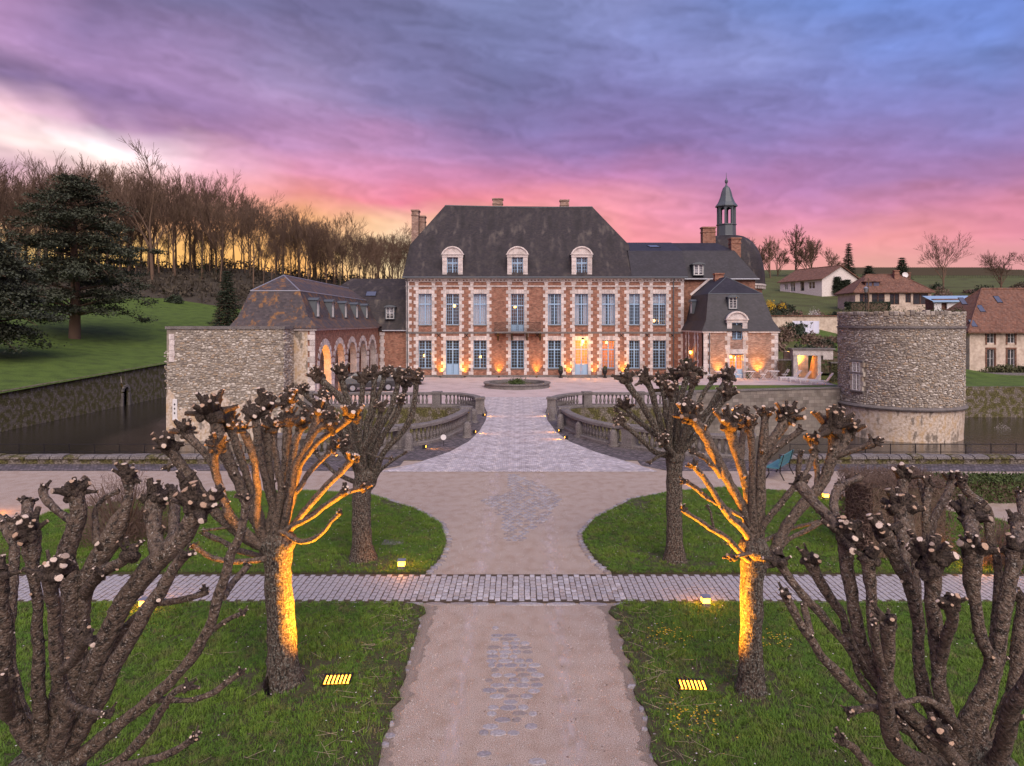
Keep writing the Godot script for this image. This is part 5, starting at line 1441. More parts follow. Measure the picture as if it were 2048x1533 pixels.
func urn(at: Vector3, label: String) -> void:
	var t := thing("garden_urn", label, "urn", at)
	var s := Geo.new()
	s.lathe([Vector2(0.2, 0.0), Vector2(0.2, 0.1), Vector2(0.1, 0.16), Vector2(0.09, 0.3), Vector2(0.2, 0.45), Vector2(0.24, 0.7), Vector2(0.2, 0.8), Vector2(0.0, 0.78)], 12, Vector3.ZERO)
	part(t, "urn_body", s, M.iron)
	var b := Geo.new()
	b.blob(Vector3(0, 0.9, 0), Vector3(0.2, 0.24, 0.2), 7, 9, 0.7, noise_of(2, 0.2), 8.0)
	part(t, "plant", b, M.needles)


# ---------------------------------------------------------------- rubble masonry
var rubble_shapes: Array = []
var rubble_tones: Array = []


func make_rubble_kit() -> void:
	var r := RandomNumberGenerator.new()
	r.seed = 401
	for k in 12:
		var s := Geo.new()
		var m := 8
		var rim: Array = []
		var top: Array = []
		for i in m:
			var a := TAU * (i + 0.5) / m
			# a squarish outline with knocked corners
			var q := Vector2(cos(a), sin(a))
			q = q / maxf(absf(q.x), absf(q.y)) * 0.5
			q = q.lerp(q.normalized() * 0.5, r.randf_range(0.15, 0.75)) * r.randf_range(0.86, 1.0)
			rim.append(Vector3(q.x, q.y, 0.0))
			top.append(Vector3(q.x * r.randf_range(0.66, 0.86), q.y * r.randf_range(0.66, 0.86), r.randf_range(0.7, 1.0)))
		for i in m:
			var j := (i + 1) % m
			s.quad(rim[i], rim[j], top[j], top[i])
			s.tri(top[i], top[j], Vector3(0, 0, 1.05))
		rubble_shapes.append(s)
	var tones := [Color(0.47, 0.42, 0.36), Color(0.33, 0.27, 0.21), Color(0.22, 0.19, 0.165), Color(0.41, 0.31, 0.22), Color(0.62, 0.57, 0.51), Color(0.4, 0.355, 0.31)]
	for k in tones.size():
		var c: Color = tones[k]
		rubble_tones.append(textured("rubble_stone_%d" % k, noise_tex(410 + k, 0.08, [[0.0, c * 0.5], [0.45, c], [1.0, c * 1.3]], 4, 128), 0.7, 0.95))


# courses of rough stones over a face; where() turns (along, up) into [point, along, up, out]; the largest 300 are single parts
func lay_rubble(p: Node3D, where: Callable, w: float, h: float, keep: Callable, size: Vector2, kind_seed: int) -> void:
	var r := RandomNumberGenerator.new()
	r.seed = kind_seed
	var stones: Array = []
	var y := 0.0
	while y < h:
		var ch := size.y * r.randf_range(0.7, 1.2)
		var x := r.randf_range(-0.2, 0.0)
		while x < w:
			var cw := size.x * (r.randf_range(0.4, 1.3) if r.randf() < 0.8 else r.randf_range(1.3, 2.1))
			var c := Vector2(x + cw / 2, y + ch / 2 + r.randf_range(-0.4, 0.4) * size.y)
			if keep.call(c.x, c.y):
				stones.append([cw * ch, c, Vector2(cw, ch * r.randf_range(0.75, 1.25)) * r.randf_range(0.82, 1.02), r.randf_range(0.015, 0.06), r.randf_range(-0.16, 0.16), r.randi() % 12, mini(r.randi() % 7, 5)])
			x += cw
		y += ch
	stones.sort_custom(func(a, b): return a[0] > b[0])
	var rest: Array = []
	for k in rubble_tones.size(): rest.append(Geo.new())
	var meshes: Array = []
	for s in rubble_shapes: meshes.append(s.mesh())
	for i in stones.size():
		var s: Array = stones[i]
		var f: Array = where.call(s[1].x, s[1].y)
		var b := Basis(f[1], f[2], f[3]) * Basis(Vector3.BACK, s[4]) * Basis.from_scale(Vector3(s[2].x, s[2].y, s[3]))
		if i < 300:
			var o := part(p, "stone", meshes[s[5]], rubble_tones[s[6]])
			o.transform = Transform3D(b, f[0])
		else:
			var src: Geo = rubble_shapes[s[5]]
			var dst: Geo = rest[s[6]]
			var nb := b.inverse().transposed()
			for k in src.v.size():
				dst.v.append(b * src.v[k] + f[0])
				dst.n.append((nb * src.n[k]).normalized())
	var m := ArrayMesh.new()
	var mats: Array = []
	for k in rest.size():
		if rest[k].empty(): continue
		var a := []
		a.resize(Mesh.ARRAY_MAX)
		a[Mesh.ARRAY_VERTEX] = rest[k].v
		a[Mesh.ARRAY_NORMAL] = rest[k].n
		m.add_surface_from_arrays(Mesh.PRIMITIVE_TRIANGLES, a)
		m.surface_set_material(m.get_surface_count() - 1, rubble_tones[k])
	if m.get_surface_count() > 0:
		part(p, "small_stones", m, null, Vector3.ZERO, "stuff")


func make_bastion() -> void:
	var t := thing("stone_bastion", "square rubble bastion rising from the moat in front of the arcade", "bastion", Vector3(-18.88, -2.3, -44.0))
	var core := Geo.new()
	core.span(Vector3(-3.78, -1, -2.4), Vector3(3.78, 7.2, 0.0))
	part(t, "core", core, M.mortar)
	var edge := noise_of(44, 0.35, 3)
	lay_rubble(t, func(u, v): return [Vector3(u - 3.78, v, 0.0), Vector3.RIGHT, Vector3.UP, Vector3.BACK], 7.5, 7.15,
		func(u, v): return v > 2.45 + edge.get_noise_1d(u) * 1.4 + (0.8 if u < 0.7 else 0.0) - smoothstep(5.0, 7.4, u) * 1.2 and not (u < 0.55 and v > 5.8), Vector2(0.21, 0.125), 441)
	lay_rubble(t, func(u, v): return [Vector3(3.78, v, -u), Vector3.FORWARD, Vector3.UP, Vector3.RIGHT], 1.9, 7.1,
		func(_u, _v): return true, Vector2(0.26, 0.17), 442)
	var coat := Geo.new()
	var out := PackedVector2Array([Vector2(-3.79, -1.0), Vector2(3.6, -1.0)])
	for i in 25:
		var u := 7.38 - i * 7.5 / 24.0
		out.append(Vector2(maxf(u - 3.78, -3.79), 2.5 + edge.get_noise_1d(u) * 1.4 + (0.8 if u < 0.7 else 0.0) - smoothstep(5.0, 7.4, u) * 1.2))
	coat.slab(out, Vector3(0, 0, 0.05), Vector3.RIGHT, Vector3.UP, 0.06)
	part(t, "render_coat", coat, M.render_coat)
	for k in 5:
		part(t, "corner_stone", quoin_mesh(0.34, 0.36), M.limestone_2, Vector3(-3.45 + 0.03 * (k % 2), 6.7 - k * 0.36, 0.04))
	var cap := Geo.new()
	cap.span(Vector3(-3.86, 7.2, -2.4), Vector3(3.86, 7.38, 0.08))
	part(t, "coping", cap, M.old_stone)
	var gauge := thing("water_gauge", "white stone water gauge set low in the bastion wall", "gauge", Vector3(-22.1, -0.9, -43.93))
	var b := Geo.new()
	b.block(Vector3(0, 0.65, 0), Vector3(0.3, 1.3, 0.06), 0.01)
	b.block(Vector3(0.03, -0.02, 0), Vector3(0.36, 0.1, 0.1), 0.01)
	part(gauge, "board", b, M.white_paint)
	for k in 3:
		var q := Geo.new()
		q.box(Vector3(0, 0.4 + k * 0.28, 0.035), Vector3(0.05, 0.13, 0.012))
		q.box(Vector3(0, 0.4 + k * 0.28, 0.035), Vector3(0.11, 0.04, 0.014))
		part(gauge, "mark", q, M.iron)


func make_tower() -> void:
	var at := Vector3(26.15, -2.3, -46.8)
	var face := -0.5096
	var t := thing("round_tower", "squat round tower of rough grey stone standing in the moat", "tower", at)
	var body := Geo.new()
	body.lathe([Vector2(3.76, 1.9), Vector2(3.8, 8.16), Vector2(3.2, 8.16), Vector2(3.2, 6.0), Vector2(0.0, 6.0)], 64, Vector3.ZERO)
	part(t, "core", body, M.mortar)
	var foot := Geo.new()
	foot.lathe([Vector2(3.74, -1.0), Vector2(3.72, 0.3), Vector2(3.76, 1.2), Vector2(3.78, 2.02)], 64, Vector3.ZERO)
	part(t, "rendered_foot", foot, M.render_coat)
	var ring := Geo.new()
	ring.lathe([Vector2(3.7, 2.0), Vector2(3.95, 2.0), Vector2(4.0, 2.1), Vector2(3.93, 2.2), Vector2(3.75, 2.24)], 64, Vector3.ZERO)
	part(t, "string_course", ring, M.old_stone)
	var wa := -1.205
	var where := func(u: float, v: float) -> Array:
		var a := face - 1.75 + u / 3.8
		var d := Vector3(sin(a), 0, cos(a))
		return [d * (3.77 + 0.005 * v) + Vector3(0, 2.24 + v, 0), Vector3(cos(a), 0, -sin(a)), Vector3.UP, d]
	lay_rubble(t, where, 3.5 * 3.8, 5.85, func(u, v):
		var a: float = face - 1.75 + u / 3.8
		var wx: float = (a - wa) * 3.8
		return not (absf(wx) < 0.62 and v > 0.7 and v < 3.0) and absf(v - 5.08) > 0.09, Vector2(0.2, 0.115), 451)
	var band := Geo.new()
	band.lathe([Vector2(3.75, 7.24), Vector2(3.9, 7.25), Vector2(3.9, 7.37), Vector2(3.75, 7.4)], 64, Vector3.ZERO)
	part(t, "band", band, M.old_stone)
	var r := RandomNumberGenerator.new()
	r.seed = 46
	for k in 46:
		var a := face - 1.75 + k * 3.5 / 45.0
		var s := Geo.new()
		s.block(Vector3.ZERO, Vector3(0.28, r.randf_range(0.1, 0.34), 0.5), 0.04)
		var o := part(t, "coping_stone", s, rubble_tones[[1, 2, 5][r.randi() % 3]], Vector3(sin(a) * 3.62, 8.22 + r.randf_range(-0.03, 0.03), cos(a) * 3.62))
		o.rotation.y = a + r.randf_range(-0.05, 0.05)
	var weeds := Geo.new()
	for k in 700:
		var a := face - 1.75 + r.randf() * 3.5
		leaf(weeds, Vector3(sin(a), 0, cos(a)) * r.randf_range(3.3, 3.8) + Vector3(0, 8.28 + 0.16 * absf(r.randfn()) * (0.3 + absf(sin(a * 9.0))), 0), 0.12, r, 0.0)
	part(t, "wall_weeds", weeds, M.olive_leaf)
	# two small lights, one above the other
	var n := node(t, "window", Vector3(sin(wa) * 3.83, 0, cos(wa) * 3.83))
	n.rotation.y = wa
	for s in [[3.12, 4.2], [4.34, 4.98]]:
		casement(n, 0.62, s[0], s[1], 2, 3 if s[0] < 4.0 else 2, 0, 0.0, 0.04, M.white_paint)
	for s in [[3.0, 3.12], [4.2, 4.34], [4.98, 5.14]]:
		stone(n, "lintel", Vector3(-0.55, s[0], -0.25), Vector3(0.55, s[1], 0.1), M.old_stone)
	for s in [-1.0, 1.0]:
		for k in 6: stone(n, "jamb_stone", Vector3(s * 0.31, 3.12 + k * 0.31, -0.2), Vector3(s * (0.5 + 0.1 * (k % 2)), 3.42 + k * 0.31, 0.07), rubble_tones[[0, 5, 1][k % 3]])
	var dark := Geo.new()
	dark.quad(Vector3(-0.32, 3.1, -0.02), Vector3(0.32, 3.1, -0.02), Vector3(0.32, 5.0, -0.02), Vector3(-0.32, 5.0, -0.02))
	part(n, "inner_shutter", dark, M.old_wood)


# ---------------------------------------------------------------- arcade, link wing, pavilion, dome
func make_arcade() -> void:
	var x := -13.65
	var t := thing("arcade_wing", "low arcaded wing with a lichened mansard roof and five lead dormers", "building")
	# arcade side: piers, spandrels, arches
	var w := Geo.new()
	var w2 := Geo.new()
	var top := 4.9
	var starts: Array = []
	for i in 5: starts.append(46.75 + 3.9 * i)
	var face := func(d: float, y: float, k: float) -> Vector3: return Vector3(x - k, y, -d)
	var solid := func(d0: float, d1: float, y0: float, y1: float) -> void:
		w2.span(Vector3(x - 0.5, y0, -d1), Vector3(x, 2.3, -d0))
		w.span(Vector3(x - 0.5, 2.3, -d1), Vector3(x, y1, -d0))
	solid.call(45.9, 46.75, 0.0, top)
	for i in 5:
		var d0: float = starts[i]
		var d1: float = d0 + 3.0
		solid.call(d1, starts[i + 1] if i < 4 else 66.6, 0.0, top)
		var cd := d0 + 1.5
		for k in 12:
			var a0 := PI * k / 12.0
			var a1 := PI * (k + 1) / 12.0
			var p0 := Vector2(cd - cos(a0) * 1.5, 2.3 + sin(a0) * 1.5)
			var p1 := Vector2(cd - cos(a1) * 1.5, 2.3 + sin(a1) * 1.5)
			w.quad(face.call(p0.x, p0.y, 0.0), face.call(p1.x, p1.y, 0.0), face.call(p1.x, top, 0.0), face.call(p0.x, top, 0.0))
			w.quad(face.call(p1.x, p1.y, 0.5), face.call(p0.x, p0.y, 0.5), face.call(p0.x, top, 0.5), face.call(p1.x, top, 0.5))
			w2.quad(face.call(p0.x, p0.y, 0.5), face.call(p1.x, p1.y, 0.5), face.call(p1.x, p1.y, 0.0), face.call(p0.x, p0.y, 0.0))
	part(t, "spandrels", w, M.brick)
	part(t, "piers", w2, M.limestone_1)
	for i in 5:
		var cd: float = starts[i] + 1.5
		var n := node(t, "arch", Vector3(x, 0, -cd))
		for k in 11:
			var a := PI * (k + 0.5) / 11.0
			var s := Geo.new()
			s.block(Vector3.ZERO, Vector3(0.44, 0.34, 0.08), 0.012)
			var o := part(n, "voussoir", s, M["limestone_%d" % (k % 3)], Vector3(0.01, 2.3 + sin(a) * 1.66, cos(a) * 1.66))
			o.transform.basis = Basis(Vector3.UP, PI / 2) * Basis(Vector3.BACK, PI / 2 - a + PI / 2)
		for s in [-1, 1]:
			for k in 6:
				var q := Geo.new()
				q.block(Vector3.ZERO, Vector3(0.44 if k % 2 else 0.34, 0.36, 0.08), 0.012)
				var o := part(n, "pier_stone", q, M["limestone_%d" % (k % 3)], Vector3(0.01, 0.2 + k * 0.38, s * 1.7))
				o.rotation.y = PI / 2
	var ends := Geo.new()
	ends.span(Vector3(-19.2, 0, -46.4), Vector3(x - 0.5, 4.9, -45.9))
	part(t, "end_wall", ends, M.render_coat)
	for k in 13:
		part(t, "quoin", quoin_mesh(0.5 if k % 2 else 0.36, 0.37), M["limestone_%d" % (k % 3)], Vector3(x - (0.25 if k % 2 else 0.18), 0.2 + k * 0.375, -45.88))
	var inner := Geo.new()
	inner.span(Vector3(-17.6, 0, -66.5), Vector3(-17.2, 4.6, -46.4))
	inner.span(Vector3(-17.2, 4.35, -66.5), Vector3(x - 0.5, 4.55, -46.4))
	part(t, "inner_wall", inner, M.cream_block)
	var outer := Geo.new()
	outer.span(Vector3(-19.2, 0, -67), Vector3(-18.8, 4.9, -46.4))
	part(t, "outer_wall", outer, M.rubble)
	var cor := Geo.new()
	cor.span(Vector3(x - 0.3, 4.78, -66.5), Vector3(x + 0.14, 4.93, -45.76))
	cor.span(Vector3(-19.3, 4.78, -46.0), Vector3(x - 0.3, 4.93, -45.76))
	part(t, "cornice", cor, M.limestone_1)
	# roof: flared foot, steep slope, shallow top
	var e := [Vector3(-19.45, 4.94, -45.65), Vector3(-13.35, 4.94, -45.65), Vector3(-13.35, 4.94, -67.5), Vector3(-19.45, 4.94, -67.5)]
	var m := [Vector3(-18.95, 5.7, -46.1), Vector3(-14.2, 5.7, -46.15), Vector3(-14.2, 5.7, -67.5), Vector3(-18.95, 5.7, -67.5)]
	var b := [Vector3(-18.4, 7.5, -46.9), Vector3(-15.0, 7.5, -46.9), Vector3(-15.0, 7.5, -67.5), Vector3(-18.4, 7.5, -67.5)]
	var r0 := Vector3(-17.0, 8.75, -49.5)
	var r1 := Vector3(-17.0, 8.75, -68.5)
	var rf := Geo.new()
	for q in [[0, 1], [1, 2], [3, 0]]:
		rf.quad(e[q[0]], e[q[1]], m[q[1]], m[q[0]])
		rf.quad(m[q[0]], m[q[1]], b[q[1]], b[q[0]])
	rf.tri(b[0], b[1], r0)
	rf.quad(b[1], b[2], r1, r0)
	rf.quad(b[3], b[0], r0, r1)
	part(t, "roof", rf, M.lichen_slate)
	var rl := Geo.new()
	for q in [[r0, r1], [b[0], r0], [b[1], r0], [b[0], b[1]], [b[1], b[2]]]: rl.rod(q[0], q[1], 0.05, 0.05, 5)
	part(t, "ridge", rl, M.zinc)
	for i in 5: lead_dormer(t, Vector3(-14.15, 5.75, -(starts[i] + 1.6)), PI / 2, 0.85, 1.15, 1.0)
	# link wing behind
	var k := thing("link_wing", "low brick link wing between the arcade and the chateau", "building")
	wall(k, "front_wall", Vector3(-20.0, 0, -67.0), Vector3.RIGHT, 9.15, 4.5, 0.5, [], M.brick)
	for s in 12: part(k, "quoin", quoin_mesh(0.5 if s % 2 else 0.32, 0.36), M["limestone_%d" % (s % 3)], Vector3(-13.35, 0.2 + s * 0.365, -66.97))
	var lr := Geo.new()
	var f := [Vector3(-20, 4.5, -66.8), Vector3(-10.85, 4.5, -66.8), Vector3(-20, 7.6, -68.2), Vector3(-10.85, 7.6, -68.2), Vector3(-17.4, 9.9, -71.2), Vector3(-10.85, 9.9, -71.2)]
	lr.quad(f[0], f[1], f[3], f[2])
	lr.quad(f[2], f[3], f[5], f[4])
	lr.quad(Vector3(-20, 4.5, -76), f[0], f[2], Vector3(-20, 7.6, -74.4))
	lr.tri(Vector3(-20, 7.6, -74.4), f[2], f[4])
	lr.quad(f[4], f[5], Vector3(-10.85, 4.5, -76), Vector3(-20, 4.5, -76))
	part(k, "roof", lr, M.slate)
	var gu := Geo.new()
	gu.rod(Vector3(-13.3, 4.52, -66.75), Vector3(-10.85, 4.52, -66.75), 0.07, 0.07, 6)
	part(k, "gutter", gu, M.zinc)
	lead_dormer(k, Vector3(-12.6, 5.7, -67.05), 0.0, 0.95, 1.15, 1.2)
	skylight(k, Vector3(-15.4, 7.95, -68.65), Vector3(-14.3, 7.95, -68.65), Vector3(-14.3, 8.45, -69.3), Vector3(-15.4, 8.45, -69.3))
	room_lamp(Vector3(-15.6, 2.3, -47.7), 5.0, "amber lamp glowing inside the nearest arch of the arcade")


func make_pavilion() -> void:
	var t := thing("corner_pavilion", "brick corner pavilion with a steep mansard roof and a lit blue door", "building")
	var x0 := 16.04
	var x1 := 22.5
	var z := -59.0
	var y := 0.5
	wall(t, "front_wall", Vector3(x0, y - 0.6, z), Vector3.RIGHT, x1 - x0, 4.65, 0.45, [[2.28, 0.62, 3.45, 2.67], [2.48, 3.93, 3.39, 5.0]], M.pale_brick)
	wall(t, "side_wall", Vector3(x0, 0, -66.3), Vector3.BACK, 7.3, 4.55, 0.45, [[1.4, 2.6, 2.1, 4.2], [1.4, 0.5, 2.1, 2.2], [4.6, 2.6, 5.3, 4.2], [4.6, 0.5, 5.3, 2.2]], M.brick)
	var ow := Geo.new()
	ow.span(Vector3(x1 - 0.45, -0.1, -66.3), Vector3(x1, 4.55, z - 0.46))
	part(t, "outer_wall", ow, M.pale_brick)
	var inn := Geo.new()
	inn.span(Vector3(x0 + 0.5, 0.3, z - 3.6), Vector3(x1 - 0.5, 4.5, z - 3.4))
	inn.span(Vector3(x0 + 0.5, 0.3, z - 3.4), Vector3(x1 - 0.5, 0.52, z - 0.46))
	inn.span(Vector3(x0 + 0.5, 3.2, z - 3.4), Vector3(x1 - 0.5, 3.4, z - 0.46))
	part(t, "room", inn, M.warm_room)
	# door and the dormer window above it, in one stone surround
	var d := node(t, "french_door", Vector3(18.9, 0, z))
	casement(d, 1.17, 0.52, 2.57, 2, 4, 0, 0.75)
	for s in [-1, 1]: quoin_column(d, s * 0.585, s, y, 2.6, 0.22, 0.42, 0.0, 0.34)
	stone(d, "lintel", Vector3(-0.95, 2.6, -0.1), Vector3(0.95, 3.0, 0.06))
	for s in [-1, 1]: quoin_column(d, s * 0.55, s, 3.0, 4.5, 0.25, 0.45, 0.0, 0.37)
	stone_dormer(t, 18.95, z + 0.03, 4.1, 1.75, 1.5, 0.91, 3.86, 5.3, 1.4)
	quoin_column(t, x1, -1.0, y - 0.5, 4.55, 0.32, 0.6, z)
	quoin_column(t, x0, 1.0, y - 0.5, 4.55, 0.36, 0.6, z)
	for s in [[-64.55, 0], [-61.35, 1]]:
		var n := node(t, "side_window", Vector3(x0, 0, s[0]))
		n.rotation.y = -PI / 2
		casement(n, 0.7, 2.6, 4.2, 1, 4, 0)
		casement(n, 0.7, 0.5, 2.2, 1, 4, 0)
		for k in [-1, 1]: quoin_column(n, k * 0.35, k, 0.3, 4.5, 0.22, 0.42, 0.0, 0.36)
	var co := Geo.new()
	co.span(Vector3(x0 - 0.12, 4.43, z - 0.1), Vector3(18.0, 4.58, z + 0.14))
	co.span(Vector3(19.9, 4.43, z - 0.1), Vector3(x1 + 0.12, 4.58, z + 0.14))
	co.span(Vector3(x0 - 0.12, 4.43, -66.2), Vector3(x0 + 0.1, 4.58, z - 0.1))
	part(t, "cornice", co, M.limestone_0)
	var rf := Geo.new()
	var e := [Vector3(x0 - 0.2, 4.58, z + 0.2), Vector3(x1 + 0.2, 4.58, z + 0.2), Vector3(x1 + 0.2, 4.58, -68.4), Vector3(x0 - 0.2, 4.58, -66.25)]
	var m := [Vector3(x0 + 0.32, 5.5, z - 0.35), Vector3(x1 - 0.3, 5.5, z - 0.35), Vector3(x1 - 0.3, 5.5, -68.4), Vector3(x0 + 0.32, 5.5, -66.25)]
	var b := [Vector3(16.84, 7.87, -60.4), Vector3(21.63, 7.87, -60.4), Vector3(21.63, 7.87, -68.4), Vector3(16.84, 7.87, -66.25)]
	for q in [[0, 1], [1, 2], [3, 0]]:
		rf.quad(e[q[0]], e[q[1]], m[q[1]], m[q[0]])
		rf.quad(m[q[0]], m[q[1]], b[q[1]], b[q[0]])
	var r0 := Vector3(19.15, 9.5, -62.7)
	var r1 := Vector3(19.15, 9.5, -69.0)
	rf.tri(b[0], b[1], r0)
	rf.quad(b[1], b[2], r1, r0)
	rf.quad(b[3], b[0], r0, r1)
	part(t, "roof", rf, M.new_slate)
	var rl := Geo.new()
	for q in [[b[0], b[1]], [b[0], r0], [b[1], r0], [r0, r1]]: rl.rod(q[0], q[1], 0.045, 0.045, 5)
	part(t, "ridge", rl, M.lead)
	var vg := Geo.new()
	vg.bar(Vector3(16.75, 8.0, -66.2), Vector3(18.6, 9.55, -66.3), 0.12, 0.2)
	part(t, "verge", vg, M.limestone_0)
	lead_dormer(t, Vector3(18.85, 6.55, -59.75), 0.0, 0.85, 1.0, 1.2)
	lead_dormer(t, Vector3(16.3, 6.2, -64.3), -PI / 2, 0.85, 1.1, 1.0)
	chimney(t, "chimney", Vector3(18.8, 8.6, -65.6), Vector3(19.6, 9.9, -65.0), M.brick)
	var dp := Geo.new()
	dp.rod(Vector3(16.55, 0.4, z + 0.09), Vector3(16.55, 4.45, z + 0.09), 0.045, 0.045, 6)
	part(t, "downpipe", dp, M.lead)
	room_lamp(Vector3(18.65, 2.3, z - 0.8), 5.0, "bright lamp behind the glazed door of the corner pavilion")
	uplight(Vector3(17.3, y, z + 0.5), Vector3(0, 1, -0.3), 1.8, "uplight on the pavilion wall left of its door")
	uplight(Vector3(20.75, y, z + 0.5), Vector3(0, 1, -0.3), 2.6, "bright uplight on the pavilion wall right of its door")
	var sc := thing("wall_lantern", "small lit wall lantern on the narrow side of the pavilion", "lantern", Vector3(x0 - 0.12, 2.6, -63.0))
	var s := Geo.new()
	s.lathe([Vector2(0.0, -0.2), Vector2(0.09, -0.16), Vector2(0.12, 0.1), Vector2(0.0, 0.12)], 6, Vector3.ZERO, 0.0, TAU, false)
	part(sc, "lantern_glass", s, M.warm_glow)
	var c := Geo.new()
	c.lathe([Vector2(0.14, 0.1), Vector2(0.0, 0.24)], 6, Vector3.ZERO, 0.0, TAU, false)
	c.bar(Vector3(0, 0.2, 0), Vector3(0.13, 0.2, 0), 0.03, 0.03)
	part(sc, "bracket", c, M.iron)
	light_at(sc.position + Vector3(-0.02, 0, 0), Color(1.0, 0.66, 0.25), 0.5, 0.06)


func make_dome() -> void:
	var at := Vector3(25.05, 0, -82.0)
	var t := thing("domed_tower", "round tower with a slate dome and an open lead lantern", "tower", at)
	var b := Geo.new()
	b.lathe([Vector2(4.05, 0), Vector2(4.05, 9.4)], 40, Vector3.ZERO)
	part(t, "wall", b, M.brick)
	var c := Geo.new()
	c.lathe([Vector2(4.0, 9.2), Vector2(4.2, 9.25), Vector2(4.3, 9.55), Vector2(4.5, 9.6), Vector2(4.5, 9.8), Vector2(4.2, 9.85)], 40, Vector3.ZERO)
	part(t, "cornice", c, M.limestone_1)
	var dn := Geo.new()
	for k in 60:
		var a := TAU * k / 60.0
		dn.box(Vector3(sin(a) * 4.32, 9.4, cos(a) * 4.32), Vector3(0.2, 0.28, 0.25), Basis(Vector3.UP, a))
	part(t, "dentils", dn, M.limestone_1)
	var d := Geo.new()
	var prof: Array = []
	for k in 13:
		var a := PI / 2 * k / 12.0
		prof.append(Vector2(1.0 + 3.4 * pow(cos(a), 0.85), 9.8 + 5.9 * pow(sin(a), 0.92)))
	d.lathe(prof, 40, Vector3.ZERO)
	part(t, "dome", d, M.slate)
	var n := node(t, "lantern")
	var q := Geo.new()
	q.lathe([Vector2(1.18, 15.5), Vector2(1.12, 15.8), Vector2(1.1, 16.95), Vector2(1.2, 17.0), Vector2(1.2, 17.1), Vector2(0.0, 17.1)], 8, Vector3.ZERO, 0.39, TAU + 0.39, false)
	part(n, "drum", q, M.lead)
	for k in 8:
		var a := TAU * k / 8.0 + 0.39
		var p := Geo.new()
		p.box(Vector3(sin(a) * 1.0, 18.1, cos(a) * 1.0), Vector3(0.24, 2.1, 0.2), Basis(Vector3.UP, a))
		part(n, "post", p, M.lead)
	var ar := Geo.new()
	for k in 8:
		var a0 := TAU * k / 8.0 + 0.39
		var a1 := TAU * (k + 1) / 8.0 + 0.39
		var p0 := Vector3(sin(a0), 0, cos(a0))
		var p1 := Vector3(sin(a1), 0, cos(a1))
		for i in 8:
			var s0 := i / 8.0
			var s1 := (i + 1) / 8.0
			var h0 := 18.75 + 0.3 * sin(PI * s0)
			var h1 := 18.75 + 0.3 * sin(PI * s1)
			var g0 := p0.lerp(p1, s0)
			var g1 := p0.lerp(p1, s1)
			ar.quad(g0 + Vector3(0, h0, 0), g1 + Vector3(0, h1, 0), g1 + Vector3(0, 19.3, 0), g0 + Vector3(0, 19.3, 0))
	part(n, "arches", ar, M.lead)
	var bell := Geo.new()
	bell.lathe([Vector2(1.0, 19.2), Vector2(1.3, 19.2), Vector2(1.3, 19.32), Vector2(0.98, 19.75), Vector2(0.72, 20.4), Vector2(0.58, 21.0), Vector2(0.4, 21.5), Vector2(0.13, 21.75), Vector2(0.08, 22.0), Vector2(0.17, 22.15), Vector2(0.2, 22.35), Vector2(0.08, 22.55), Vector2(0.03, 22.8), Vector2(0.02, 23.3), Vector2(0.0, 23.32)], 8, Vector3.ZERO, 0.39, TAU + 0.39, false)
	part(n, "bell_roof", bell, M.lead)


# ---------------------------------------------------------------- pollarded limes
func spline(raw: Array, from: int, step: float) -> Array:
	var p: Array = []
	var i := from
	while i < raw.size():
		p.append([Vector3(raw[i], raw[i + 1], raw[i + 2]), float(raw[i + 3])])
		i += 4
	var v := PackedVector3Array()
	var r := PackedFloat32Array()
	for k in p.size() - 1:
		var a: Vector3 = p[maxi(k - 1, 0)][0]
		var b: Vector3 = p[k][0]
		var c: Vector3 = p[k + 1][0]
		var d: Vector3 = p[mini(k + 2, p.size() - 1)][0]
		var m := maxi(1, int(ceil(b.distance_to(c) / step)))
		for j in m:
			var t := float(j) / m
			v.append(b.cubic_interpolate(c, a, d, t))
			r.append(lerpf(p[k][1], p[k + 1][1], smoothstep(0.0, 1.0, t)))
	v.append(p[-1][0])
	r.append(p[-1][1])
	return [v, r]


var disc: ArrayMesh


func cut_disc() -> ArrayMesh:
	if disc == null:
		var s := Geo.new()
		for k in 9:
			var t0 := TAU * k / 9.0
			var t1 := TAU * (k + 1) / 9.0
			var q0 := Vector3(cos(t0), 0, sin(t0)) * (1.0 + 0.08 * sin(k * 2.3))
			var q1 := Vector3(cos(t1), 0, sin(t1)) * (1.0 + 0.08 * sin((k + 1) % 9 * 2.3))
			s.tri(Vector3(0, 0.22, 0), q1 + Vector3(0, 0.12, 0), q0 + Vector3(0, 0.12, 0))
			s.quad(q0 + Vector3(0, -0.2, 0), q0 + Vector3(0, 0.12, 0), q1 + Vector3(0, 0.12, 0), q1 + Vector3(0, -0.2, 0))
		disc = s.mesh()
	return disc


func stub(bark: Geo, cut: Array, a: Vector3, d: Vector3, l: float, r: float, sides: int) -> void:
	var b := a + d * l
	bark.tube(PackedVector3Array([a, a + d * l * 0.5, b]), PackedFloat32Array([r * 1.9, r * 1.15, r]), sides, false, true)
	# the sawn face is rarely square to the twig
	var n := (d + Vector3(rng.randf_range(-0.3, 0.3), rng.randf_range(0.0, 0.5), rng.randf_range(-0.3, 0.3))).normalized()
	var e := n.cross(Vector3(0.3, 0.9, 0.2)).normalized()
	cut.append(Transform3D(Basis(e, n, e.cross(n)) * Basis.from_scale(Vector3(r, r, r * rng.randf_range(0.8, 1.0))), b))


